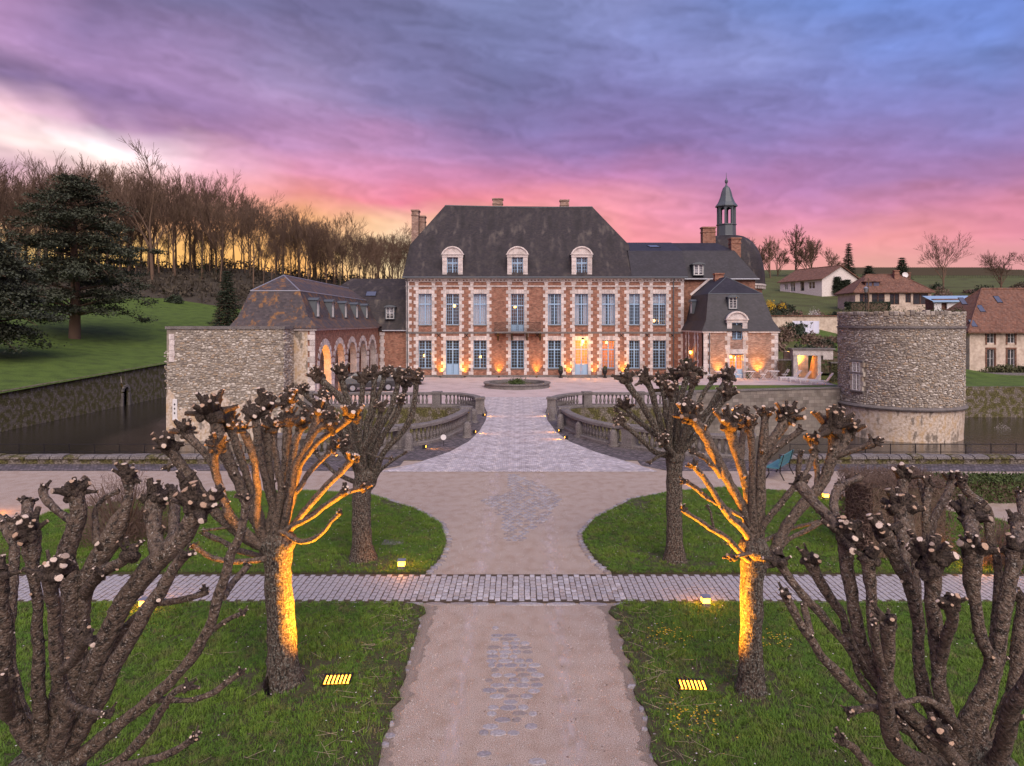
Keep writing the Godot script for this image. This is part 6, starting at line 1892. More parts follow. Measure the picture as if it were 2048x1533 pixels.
func pollard(key: String, label: String, fine: bool) -> void:
	var data: Dictionary = POLLARDS[key]
	var t := thing("pollard_lime", label, "tree", data.at, 0.0, "pollarded limes along the drive")
	var n := noise_of(key.hash() % 1000, 0.22, 3)
	var sides := 20 if fine else 16
	var tr := spline(data.trunk, 0, 0.07)
	var g0 := Geo.new()
	for i in tr[1].size():
		var y: float = tr[0][i].y
		tr[1][i] *= 0.9 + 0.45 * exp(-maxf(y, 0.0) * 7.0)
	g0.tube(tr[0], tr[1], sides + 4, false, true, 0.16, n)
	# the swollen crown of the bole, from which the limbs spring
	var head: Vector3 = tr[0][-1]
	var hr: float = tr[1][-1]
	g0.blob(head + Vector3(0, -0.02, 0), Vector3(hr * 1.12, hr * 0.95, hr * 1.12), 14, 20, 0.35, n, 9.0)
	part(t, "trunk", g0, M.bark)
	for raw in data.limbs:
		var sp := spline(raw, 1, 0.05 if fine else 0.075)
		var v: PackedVector3Array = sp[0]
		var r: PackedFloat32Array = sp[1]
		var lg := Geo.new()
		for i in v.size():
			var w := n.get_noise_3d(v[i].x * 6.0, v[i].y * 6.0 + 40.0, v[i].z * 6.0)
			v[i] += Vector3(w, n.get_noise_1d(v[i].y * 9.0) * 0.4, -w) * 0.03
			r[i] *= 0.77 + 0.12 * n.get_noise_1d(i * 3.0 + v[0].x * 50.0)
		lg.tube(v, r, sides if fine else 12, true, true, 0.22, n)
		var limb := part(t, "limb", lg, M.young_bark if fine else M.bark)
		var kb := Geo.new()
		var cut: Array = []
		var m := v.size()
		var tip := v[m - 1]
		var dir := (tip - v[maxi(m - 4, 0)]).normalized()
		var R: float = raw[0]
		# short spurs cut back along the limb
		var spurs := rng.randi_range(0, 2) + (1 if fine else 0)
		for k in spurs:
			var i := rng.randi_range(m / 3, m - 2)
			var side := dir.cross(Vector3(rng.randf_range(-1, 1), rng.randf_range(-1, 1), rng.randf_range(-1, 1))).normalized()
			stub(kb, cut, v[i] + side * r[i] * 0.7, (side + dir * 0.5 + Vector3(0, 0.3, 0)).normalized(), r[i] * 0.8, r[i] * rng.randf_range(0.2, 0.32), 7)
		if R > 0.0:
			var seg := 12 if fine else 9
			kb.blob(tip - dir * R * 0.3, Vector3(R, R, R) * 0.54, seg, seg + 4, 0.5, n, 26.0)
			var lumps := 8 if R < 0.1 else 16
			for k in lumps:
				var q := Vector3(rng.randf_range(-1, 1), rng.randf_range(-0.8, 1), rng.randf_range(-1, 1)).normalized()
				q = (q + dir * 0.35).normalized()
				kb.blob(tip + q * R * rng.randf_range(0.45, 0.75) - dir * R * 0.25, Vector3.ONE * R * rng.randf_range(0.13, 0.34), seg - 4, seg, 0.6, n, 44.0)
			var stubs := rng.randi_range(11, 18) if R > 0.1 else rng.randi_range(5, 8)
			for k in stubs:
				var q := Vector3(rng.randf_range(-1, 1), rng.randf_range(-0.35, 1.1), rng.randf_range(-1, 1)).normalized()
				q = (q + dir * 0.5).normalized()
				stub(kb, cut, tip + q * R * 0.6 - dir * R * 0.2, q, R * rng.randf_range(0.35, 1.15), clampf(R * pow(rng.randf_range(0.3, 0.5), 2.0) * 1.05, 0.006, 0.034), 7)
		if not kb.empty(): part(limb, "knuckle", kb, M.knuckle_bark)
		for q in cut:
			var o := part(limb, "cut_end", cut_disc(), M["cut_wood_%d" % [0, 0, 1, 1, 2][rng.randi() % 5]])
			o.transform = q


# ---------------------------------------------------------------- bare trees
func grow(bole: Geo, twigs: Geo, p: Vector3, d: Vector3, l: float, r: float, level: int, most: int, spread: float, rise: float, rnd: RandomNumberGenerator, thin: float) -> void:
	var to := bole if level < 2 else twigs
	var segs := 4 if level == 0 else 3
	var v := PackedVector3Array([p])
	var rr := PackedFloat32Array([r])
	var q := p
	var dd := d
	for i in segs:
		dd = (dd + Vector3(rnd.randf_range(-1, 1), rnd.randf_range(-0.4, 0.6) + rise, rnd.randf_range(-1, 1)) * (0.05 if level == 0 else 0.16)).normalized()
		q += dd * l / segs
		v.append(q)
		rr.append(maxf(r * lerpf(1.0, 0.62, float(i + 1) / segs), thin))
	to.tube(v, rr, 7 if level == 0 else (5 if level == 1 else 3), false, false)
	if level >= most: return
	var kids := rnd.randi_range(3, 4) if level > 0 else (rnd.randi_range(5, 7) if spread < 0.7 else rnd.randi_range(10, 12))
	for k in kids:
		var s := rnd.randf_range(0.45, 1.0) if level > 0 else rnd.randf_range(0.55 if spread < 0.7 else 0.32, 1.0)
		if k == 0: s = 1.0
		var f := s * segs
		var i := mini(int(f), segs - 1)
		var at := v[i].lerp(v[i + 1], f - i)
		var side := dd.cross(Vector3(rnd.randf_range(-1, 1), rnd.randf_range(-1, 1), rnd.randf_range(-1, 1))).normalized()
		var amount := spread * rnd.randf_range(0.55, 1.2) * (0.35 if k == 0 else 1.0)
		var nd := (dd + side * amount + Vector3(0, rise, 0)).normalized()
		grow(bole, twigs, at, nd, l * rnd.randf_range(0.5, 0.75), maxf(rr[i] * (0.72 if k == 0 else 0.5), thin), level + 1, most, spread, rise, rnd, thin)


func bare_tree(called: String, label: String, group: String, kind_seed: int, height: float, bole_share: float, radius: float, spread: float, rise: float, levels: int, thin: float, ivy := false) -> Node3D:
	var rnd := RandomNumberGenerator.new()
	rnd.seed = kind_seed
	var t := thing(called, label, "tree", Vector3.ZERO, 0.0, group)
	var b := Geo.new()
	var w := Geo.new()
	grow(b, w, Vector3(0, -0.4, 0), Vector3.UP, height * bole_share, radius, 0, levels, spread, rise, rnd, thin)
	part(t, "trunk", b, M.wood_bark)
	part(t, "crown", w, M.wood_bark)
	if ivy:
		var iv := Geo.new()
		for k in 900:
			var y := rnd.randf() * height * 0.62
			var a := rnd.randf() * TAU
			var rr := radius * 0.9 + rnd.randf() * 0.55
			leaf(iv, Vector3(cos(a) * rr, y, sin(a) * rr), 0.28, rnd, 0.0)
		part(t, "ivy", iv, M.ivy)
	return t


func leaf(o: Geo, c: Vector3, s: float, rnd: RandomNumberGenerator, flat: float) -> void:
	var n := Vector3(rnd.randf_range(-1, 1), rnd.randf_range(-1, 1) + flat * 3.0, rnd.randf_range(-1, 1)).normalized()
	var e := n.cross(Vector3(rnd.randf_range(-1, 1), rnd.randf_range(-0.2, 0.2), rnd.randf_range(-1, 1))).normalized()
	var f := n.cross(e)
	var l := s * rnd.randf_range(0.6, 1.3)
	o.quad(c - e * l * 0.5, c - f * l * 0.28, c + e * l * 0.5, c + f * l * 0.28)


func wood_zone(px: float) -> String:
	if px < 110.0: return "at the left edge"
	if px < 260.0: return "above the cedar"
	if px < 440.0: return "above the open lawn"
	if px < 560.0: return "above the spruce"
	if px < 690.0: return "above the arcade roof"
	return "beside the chateau roof"


func make_wood() -> void:
	var kinds: Array = []
	var label := "bare tree standing in the wood on the rise behind the park lawn"
	var group := "bare trees of the wood"
	for k in 8:
		var o := bare_tree("woodland_tree", label, group, 500 + k, 19.0, [0.58, 0.5, 0.62, 0.55, 0.48, 0.6, 0.52, 0.56][k], [0.3, 0.26, 0.34, 0.24, 0.3, 0.28, 0.22, 0.32][k], [0.55, 0.68, 0.5, 0.6, 0.69, 0.5, 0.65, 0.6][k], [0.1, 0.06, 0.14, 0.08, 0.04, 0.12, 0.08, 0.1][k], 5, 0.028, k == 2 or k == 5)
		if k == 2 or k == 5:
			o.set_meta("label", "ivy clad bare tree with a dark leafy trunk in the wood")
			o.set_meta("group", "ivy clad trees of the wood")
		kinds.append(o)
	var rnd := RandomNumberGenerator.new()
	rnd.seed = 520
	var n := 0
	for row in 5:
		var d: float = [148.0, 154.0, 160.0, 166.0, 171.0][row]
		var x := -142.0 + row * 1.3
		while x < -22.0:
			var dd := d + rnd.randf_range(-2.5, 2.5)
			var xx := x + rnd.randf_range(-1.8, 1.8)
			var px := 1036.0 + xx / dd * 1365.0
			# the wood thins and drops towards the house
			var tall := lerpf(0.98, 0.62, smoothstep(350.0, 700.0, px)) * (0.72 + 0.36 * rnd.randf())
			var at := Vector3(xx, land(xx, dd), -dd)
			var k := rnd.randi() % 8
			var lb := "%s bare tree in the wood, %s, %s" % ["ivy clad" if k == 2 or k == 5 else "tall", wood_zone(px), ["in its front row", "just behind its front row", "in its middle", "near its back", "in its back row"][row]]
			if n < 8:
				k = n
				lb = lb.replace("ivy clad", "tall").replace("tall", "ivy clad" if k == 2 or k == 5 else "tall")
				kinds[k].set_meta("label", lb)
				kinds[k].position = at
				kinds[k].rotation.y = rnd.randf() * TAU
				kinds[k].scale = Vector3.ONE * tall
			else:
				copy_of(kinds[k], "woodland_tree", at, rnd.randf() * TAU, lb, tall)
			n += 1
			x += rnd.randf_range(3.6, 7.0)
	# thin young trees between the tall ones
	for i in 80:
		var dd := rnd.randf_range(144.0, 170.0)
		var xx := rnd.randf_range(-140.0, -24.0)
		var o := copy_of(kinds[[0, 1, 3, 4, 6, 7][rnd.randi() % 6]], "young_tree", Vector3(xx, land(xx, dd), -dd), rnd.randf() * TAU, "thin young tree among the taller trees of the wood, " + wood_zone(1036.0 + xx / dd * 1365.0), rnd.randf_range(0.3, 0.56))
		o.set_meta("group", "young trees of the wood")
	# one tall beech in front of the others
	var tall_one := bare_tree("tall_beech", "tall bare beech rising above the wood near its left end", "", 541, 23.0, 0.5, 0.4, 0.68, 0.08, 5, 0.03)
	tall_one.position = Vector3(-76.0, land(-76.0, 142.0), -142.0)
	var brush := Geo.new()
	for k in 500:
		var dd := rnd.randf_range(129.0, 172.0)
		var xx := rnd.randf_range(-150.0, -24.0)
		var h := rnd.randf_range(0.8, 2.8)
		var base := Vector3(xx, land(xx, dd) - 0.2, -dd)
		for j in 26:
			var q := base + Vector3(rnd.randf_range(-1.6, 1.6), rnd.randf() * h, rnd.randf_range(-1.2, 1.2))
			leaf(brush, q, 0.7, rnd, 0.0)
		for j in 5:
			brush.rod(base, base + Vector3(rnd.randf_range(-1.2, 1.2), h * rnd.randf_range(0.9, 1.8), rnd.randf_range(-1, 1)), 0.06, 0.03, 3, false)
	var o := part(self, "undergrowth", brush, M.undergrowth, Vector3.ZERO, "stuff")
	tag(o, "dark brown undergrowth on the slope below the wood", "undergrowth", "", "stuff")


func conifer(called: String, label: String, at: Vector3, h: float, w: float, kind_seed: int, cedar: bool) -> void:
	var rnd := RandomNumberGenerator.new()
	rnd.seed = kind_seed
	var t := thing(called, label, "tree", at)
	var b := Geo.new()
	var f := Geo.new()
	b.tube(PackedVector3Array([Vector3(0, -0.4, 0), Vector3(0.1, h * 0.3, 0), Vector3(-0.1, h * 0.65, 0.1), Vector3(0, h * 0.97, 0)]), PackedFloat32Array([h * 0.034, h * 0.026, h * 0.016, 0.05]), 9)
	var whorls := 17 if cedar else 22
	for i in whorls:
		var s := float(i) / (whorls - 1)
		var y := lerpf(h * (0.14 if cedar else 0.04), h * 0.97, s)
		var reach: float
		if cedar: reach = w * 0.5 * pick([[0.0, 1.15], [0.2, 1.3], [0.5, 1.12], [0.75, 0.85], [0.92, 0.5], [1.0, 0.18]], s) * (0.65 + 0.55 * rnd.randf())
		else: reach = w * 0.5 * (1.0 - s) + 0.25
		var arms := 6 if cedar else 8
		for k in arms:
			var a := TAU * (k + rnd.randf_range(-0.35, 0.35)) / arms + i * 1.3
			var l := reach * rnd.randf_range(0.6, 1.1)
			var d := Vector3(cos(a), 0, sin(a))
			var droop := rnd.randf_range(-0.22, 0.15) if cedar else -0.28
			var tip := Vector3(0, y + l * droop, 0) + d * l
			var mid := Vector3(0, y + l * (0.12 if cedar else 0.02), 0) + d * l * 0.5
			b.tube(PackedVector3Array([Vector3(0, y, 0), mid, tip]), PackedFloat32Array([0.12 * (1.0 - s) + 0.03, 0.06, 0.02]), 4, false, false)
			var pads := int(l * (1.9 if cedar else 2.4)) + 2
			for j in pads:
				var u := rnd.randf_range(0.25, 1.0)
				var c := (Vector3(0, y, 0).lerp(mid, u * 2.0) if u < 0.5 else mid.lerp(tip, u * 2.0 - 1.0))
				c += Vector3(rnd.randf_range(-0.5, 0.5), rnd.randf_range(-0.05, 0.25), rnd.randf_range(-0.5, 0.5)) * (1.3 if cedar else 0.6)
				var pr := rnd.randf_range(0.6, 1.35) if cedar else rnd.randf_range(0.25, 0.5)
				for e in (52 if cedar else 24):
					var q := c + Vector3(rnd.randfn(), rnd.randfn() * (0.3 if cedar else 0.16), rnd.randfn()) * pr * 0.55
					leaf(f, q, 0.3 if cedar else 0.2, rnd, 0.4)
	part(t, "trunk", b, M.wood_bark)
	part(t, "crown", f, M.cedar_needles if cedar else M.needles)


func make_park_trees() -> void:
	conifer("cedar_tree", "broad dark cedar with level layered branches on the park lawn", Vector3(-52.0, land(-52.0, 80.0), -80.0), 19.0, 15.0, 601, true)
	conifer("yew_tree", "dark feathery conifer cut by the left edge of the picture", Vector3(-47.5, land(-47.5, 61.0), -61.0), 10.5, 9.0, 602, true)
	conifer("spruce_tree", "small dark spruce on the lawn beside the arcade roof", Vector3(-43.5, land(-43.5, 102.0), -102.0), 8.6, 5.6, 603, false)
	bush("dark_shrub", "low dark shrub at the far edge of the park lawn", Vector3(-63.0, land(-63.0, 125.0), -125.0), Vector3(4.0, 1.8, 1.6), 1500, 0.35, M.needles, 611)
	var grp := "bare trees on the hill behind the domed tower"
	var hill := bare_tree("hill_tree", "bare tree in the clump right of the domed tower", grp, 551, 13.0, 0.42, 0.24, 0.62, 0.1, 5, 0.03)
	var k := 0
	for q in [[63.0, 1.0], [67.5, 0.85], [70.0, 1.05], [74.5, 0.9], [78.0, 1.25], [80.5, 0.95], [84.0, 1.05], [87.0, 0.8], [60.0, 0.7]]:
		var d := 186.0 + (k * 7) % 11
		var at := Vector3(q[0], land(q[0], d) - 2.5, -d)
		if k == 0: hill.position = at
		else: copy_of(hill, "hill_tree", at, k * 1.7, "", q[1])
		k += 1
	conifer("hill_fir", "dark fir at the right end of the clump behind the bungalow", Vector3(94.0, land(94.0, 194.0) - 1.0, -194.0), 10.5, 5.0, 604, false)
	var big := bare_tree("lone_tree", "tall bare tree standing alone on the hill against the pink sky", "", 556, 14.0, 0.5, 0.28, 0.78, 0.14, 5, 0.022)
	big.scale = Vector3.ONE * 0.72
	big.position = Vector3(93.5, land(93.5, 150.0), -150.0)
	var rr := RandomNumberGenerator.new()
	rr.seed = 559
	for i in 14:
		var d := rr.randf_range(118.0, 150.0)
		var x := (rr.randf_range(1850.0, 2060.0) - 1036.0) / 1365.0 * d
		var o := bush("hedgerow_shrub", "dark leafless hedgerow shrub on the hill above the inn roof", Vector3(x, land(x, d) - 0.1, -d), Vector3(rr.randf_range(3.0, 6.0), rr.randf_range(1.0, 2.6), 2.0), 800, 0.35, [M.undergrowth, M.brown_twigs, M.needles][i % 3], 560 + i)
		o.set_meta("group", "hedgerow shrubs on the hill")
	var e1 := bare_tree("orchard_tree", "wide bare tree at the right edge of the hill", "", 557, 11.0, 0.45, 0.26, 0.85, 0.1, 5, 0.02)
	e1.scale = Vector3.ONE * 0.75
	e1.position = Vector3(93.5, land(93.5, 132.0) + 1.0, -132.0)
	var e2 := bare_tree("orchard_tree", "larger bare tree cut by the right edge above the tiled roof", "", 558, 14.0, 0.45, 0.3, 0.85, 0.1, 5, 0.02)
	e2.scale = Vector3.ONE * 0.8
	e2.position = Vector3(96.5, land(96.5, 126.0) + 1.0, -126.0)


func bush(called: String, label: String, at: Vector3, size: Vector3, n: int, s: float, m: Material, kind_seed: int, twiggy := false, category := "shrub") -> Node3D:
	var rnd := RandomNumberGenerator.new()
	rnd.seed = kind_seed
	var t := thing(called, label, category, at)
	var lum := noise_of(kind_seed, 0.5, 2)
	var f := Geo.new()
	var st := Geo.new()
	for k in n:
		var q := Vector3(rnd.randfn(), absf(rnd.randfn()), rnd.randfn()).normalized()
		q *= pow(rnd.randf(), 0.4) * (0.85 + 0.4 * lum.get_noise_3dv(q * 3.0))
		var c := Vector3(q.x * size.x * 0.5, q.y * size.y, q.z * size.z * 0.5)
		if twiggy:
			var d := (Vector3(q.x, 0.6, q.z) + Vector3(rnd.randfn(), rnd.randfn(), rnd.randfn()) * 0.4).normalized()
			f.rod(c, c + d * s, 0.006, 0.003, 3, false)
		else: leaf(f, c, s, rnd, 0.0)
	for k in 12:
		var a := rnd.randf() * TAU
		st.rod(Vector3(0, -0.05, 0), Vector3(cos(a) * size.x * 0.35, size.y * 0.8, sin(a) * size.z * 0.35), 0.03, 0.01, 4, false)
	part(t, "stems", st, M.wood_bark)
	part(t, "twigs" if twiggy else "foliage", f, m)
	return t


func hedge(called: String, label: String, at: Vector3, size: Vector3, n: int, s: float, m: Material, kind_seed: int, twiggy := false) -> void:
	var rnd := RandomNumberGenerator.new()
	rnd.seed = kind_seed
	var t := thing(called, label, "hedge", at)
	var f := Geo.new()
	for k in n:
		var c := Vector3(rnd.randf_range(-0.5, 0.5), rnd.randf(), rnd.randf_range(-0.5, 0.5))
		# most of the leaf is near the clipped faces
		var ax := rnd.randi() % 3
		if ax == 0: c.x = 0.5 * signf(c.x) * (1.0 - 0.12 * rnd.randf())
		elif ax == 1: c.y = 1.0 - 0.1 * rnd.randf()
		else: c.z = 0.5 * signf(c.z) * (1.0 - 0.12 * rnd.randf())
		c = c * size + Vector3(rnd.randfn(), rnd.randfn(), rnd.randfn()) * 0.025
		if twiggy:
			var d := Vector3(rnd.randfn(), rnd.randfn() + 0.7, rnd.randfn()).normalized()
			f.rod(c, c + d * s, 0.007, 0.004, 3, false)
		else: leaf(f, c, s, rnd, 0.0)
	var core := Geo.new()
	core.box(Vector3(0, size.y * 0.46, 0), size * Vector3(0.86, 0.9, 0.86))
	part(t, "core", core, M.hedge_core)
	part(t, "twigs" if twiggy else "foliage", f, m)


# ---------------------------------------------------------------- bridge balustrades
func balustrade(label: String, pts: Array, posts: Array) -> void:
	var t := thing("balustrade", label, "balustrade", Vector3.ZERO, 0.0, "stone balustrades of the bridge")
	var c := Curve3D.new()
	c.bake_interval = 0.1
	for i in pts.size():
		var p := Vector3(pts[i][0], 0, -pts[i][1])
		var a := Vector3(pts[maxi(i - 1, 0)][0], 0, -pts[maxi(i - 1, 0)][1])
		var b := Vector3(pts[mini(i + 1, pts.size() - 1)][0], 0, -pts[mini(i + 1, pts.size() - 1)][1])
		var h := (b - a) * 0.2
		c.add_point(p, -h, h)
	var length := c.get_baked_length()
	var line: Array = []
	var m := int(length / 0.35)
	for i in m + 1: line.append(c.sample_baked(length * i / m))
	for q in [["plinth", 0.0, 0.16, 0.2], ["hand_rail", 0.78, 0.93, 0.21]]:
		var s := Geo.new()
		for i in m:
			var a: Vector3 = line[i]
			var b: Vector3 = line[i + 1]
			var sa: Vector3 = (line[mini(i + 1, m)] - line[maxi(i - 1, 0)]).cross(Vector3.UP).normalized() * q[3]
			var sb: Vector3 = (line[mini(i + 2, m)] - line[i]).cross(Vector3.UP).normalized() * q[3]
			var lo := Vector3(0, q[1], 0)
			var hi := Vector3(0, q[2], 0)
			var ch := Vector3(0, q[2] - 0.04, 0)
			s.quad(a + sa + lo, b + sb + lo, b + sb + ch, a + sa + ch)
			s.quad(b - sb + lo, a - sa + lo, a - sa + ch, b - sb + ch)
			s.quad(a + sa + ch, b + sb + ch, b + sb * 0.8 + hi, a + sa * 0.8 + hi)
			s.quad(b - sb + ch, a - sa + ch, a - sa * 0.8 + hi, b - sb * 0.8 + hi)
			s.quad(a + sa * 0.8 + hi, b + sb * 0.8 + hi, b - sb * 0.8 + hi, a - sa * 0.8 + hi)
			s.quad(a - sa + lo, b - sb + lo, b + sb + lo, a + sa + lo)
		part(t, q[0], s, M.old_stone)
	var bal := Geo.new()
	bal.lathe([Vector2(0.075, 0.16), Vector2(0.075, 0.2), Vector2(0.045, 0.22), Vector2(0.09, 0.36), Vector2(0.085, 0.44), Vector2(0.045, 0.58), Vector2(0.04, 0.68), Vector2(0.07, 0.7), Vector2(0.075, 0.78)], 10, Vector3.ZERO)
	var bm := bal.mesh()
	var d := 0.3
	while d < length - 0.2:
		var near_post := false
		for q in posts: if absf(d - q * length) < 0.42: near_post = true
		if not near_post: part(t, "baluster", bm, M.old_stone, c.sample_baked(d))
		d += 0.25
	for q in posts:
		var at := c.sample_baked(q * length)
		var to := c.sample_baked(clampf(q * length + 0.2, 0.0, length)) - c.sample_baked(clampf(q * length - 0.2, 0.0, length))
		var s := Geo.new()
		s.span(Vector3(-0.26, 0.0, -0.26), Vector3(0.26, 0.86, 0.26))
		s.span(Vector3(-0.3, 0.0, -0.3), Vector3(0.3, 0.18, 0.3))
		s.span(Vector3(-0.31, 0.86, -0.31), Vector3(0.31, 0.98, 0.31))
		var o := part(t, "pedestal", s, M.old_stone, at)
		o.rotation.y = atan2(to.x, to.z)


func guard_stone(at: Vector3, label: String, h: float) -> void:
	var t := thing("guard_stone", label, "bollard", at, 0.0, "stone bollards beside the bridge")
	var s := Geo.new()
	s.lathe([Vector2(0.2, -0.02), Vector2(0.19, h * 0.6), Vector2(0.16, h * 0.85), Vector2(0.09, h * 0.98), Vector2(0.0, h)], 12, Vector3.ZERO)
	part(t, "stone_body", s, M.old_stone)
	var f := Geo.new()
	f.lathe([Vector2(0.26, -0.02), Vector2(0.25, 0.06), Vector2(0.19, 0.08)], 12, Vector3.ZERO)
	part(t, "foot", f, M.old_stone)


func make_bridge() -> void:
	balustrade("curved stone balustrade on the near left side of the bridge", [[-9.4, 26.6], [-6.9, 27.5], [-5.1, 28.9], [-3.75, 30.5], [-2.95, 33.0], [-2.65, 35.5]], [0.02, 0.42, 0.98])
	balustrade("curved stone balustrade on the near right side of the bridge", [[9.2, 26.6], [6.6, 27.4], [4.85, 28.9], [3.5, 30.5], [2.65, 33.0], [2.35, 35.5]], [0.02, 0.42, 0.98])
	balustrade("stone balustrade along the court edge left of the bridge", [[-13.3, 42.95], [-9.0, 42.95], [-4.6, 42.95], [-3.3, 42.3], [-2.5, 41.0], [-2.2, 39.6]], [0.01, 0.33, 0.62, 0.98])
	balustrade("stone balustrade along the court edge right of the bridge", [[11.0, 42.95], [8.0, 42.95], [4.4, 42.95], [3.15, 42.3], [2.3, 41.0], [1.95, 39.6]], [0.01, 0.3, 0.6, 0.98])
	var places := [[-4.55, 28.4, "first stone bollard at the foot of the near left balustrade"], [-2.35, 36.3, "stone bollard where the bridge narrows on the left"], [-2.35, 31.6, "second stone bollard on the left side of the bridge road"],
		[4.1, 29.3, "first stone bollard at the foot of the near right balustrade"], [2.85, 31.7, "second stone bollard on the right side of the bridge road"], [2.15, 34.2, "third stone bollard on the right side of the bridge road"], [1.85, 37.2, "stone bollard where the bridge narrows on the right"]]
	for p in places: guard_stone(Vector3(p[0], 0.02, -p[1]), p[2], 0.72)
	var k := 0
	for p in [[-3.95, 28.7], [-2.1, 32.6], [-1.95, 38.6], [1.8, 38.6], [2.05, 33.0], [2.2, 31.0]]:
		var t := thing("step_light", "small low light glowing on the bridge setts, %s" % ["nearest on the left", "middle one on the left", "farthest on the left", "farthest on the right", "middle one on the right", "nearest on the right"][k], "lamp", Vector3(p[0], 0.02, -p[1]), 0.0, "low lights along the bridge")
		var s := Geo.new()
		s.span(Vector3(-0.07, 0, -0.05), Vector3(0.07, 0.16, 0.05))
		part(t, "housing", s, M.iron)
		var sg: float = -signf(p[0])
		var l := Geo.new()
		l.span(Vector3(sg * 0.071, 0.06, -0.04), Vector3(sg * 0.08, 0.13, 0.04))
		part(t, "lamp_face", l, M.amber_glow)
		spot_at(Vector3(p[0] + sg * 0.12, 0.14, -p[1]), Vector3(sg, -0.16, 0.1), 40.0, Color(1.0, 0.62, 0.16), 0.5, 0.03)
		k += 1
	var sg := thing("round_sign", "little round white sign on a stick beside the left balustrade", "sign", Vector3(-3.2, 0.02, -29.3))
	var p1 := Geo.new()
	p1.rod(Vector3.ZERO, Vector3(0, 0.28, 0), 0.012, 0.012, 5)
	part(sg, "stick", p1, M.iron)
	var p2 := Geo.new()
	p2.tube(PackedVector3Array([Vector3(0, 0.38, -0.01), Vector3(0, 0.38, 0.02)]), PackedFloat32Array([0.12, 0.12]), 16)
	part(sg, "disc", p2, M.white_paint)


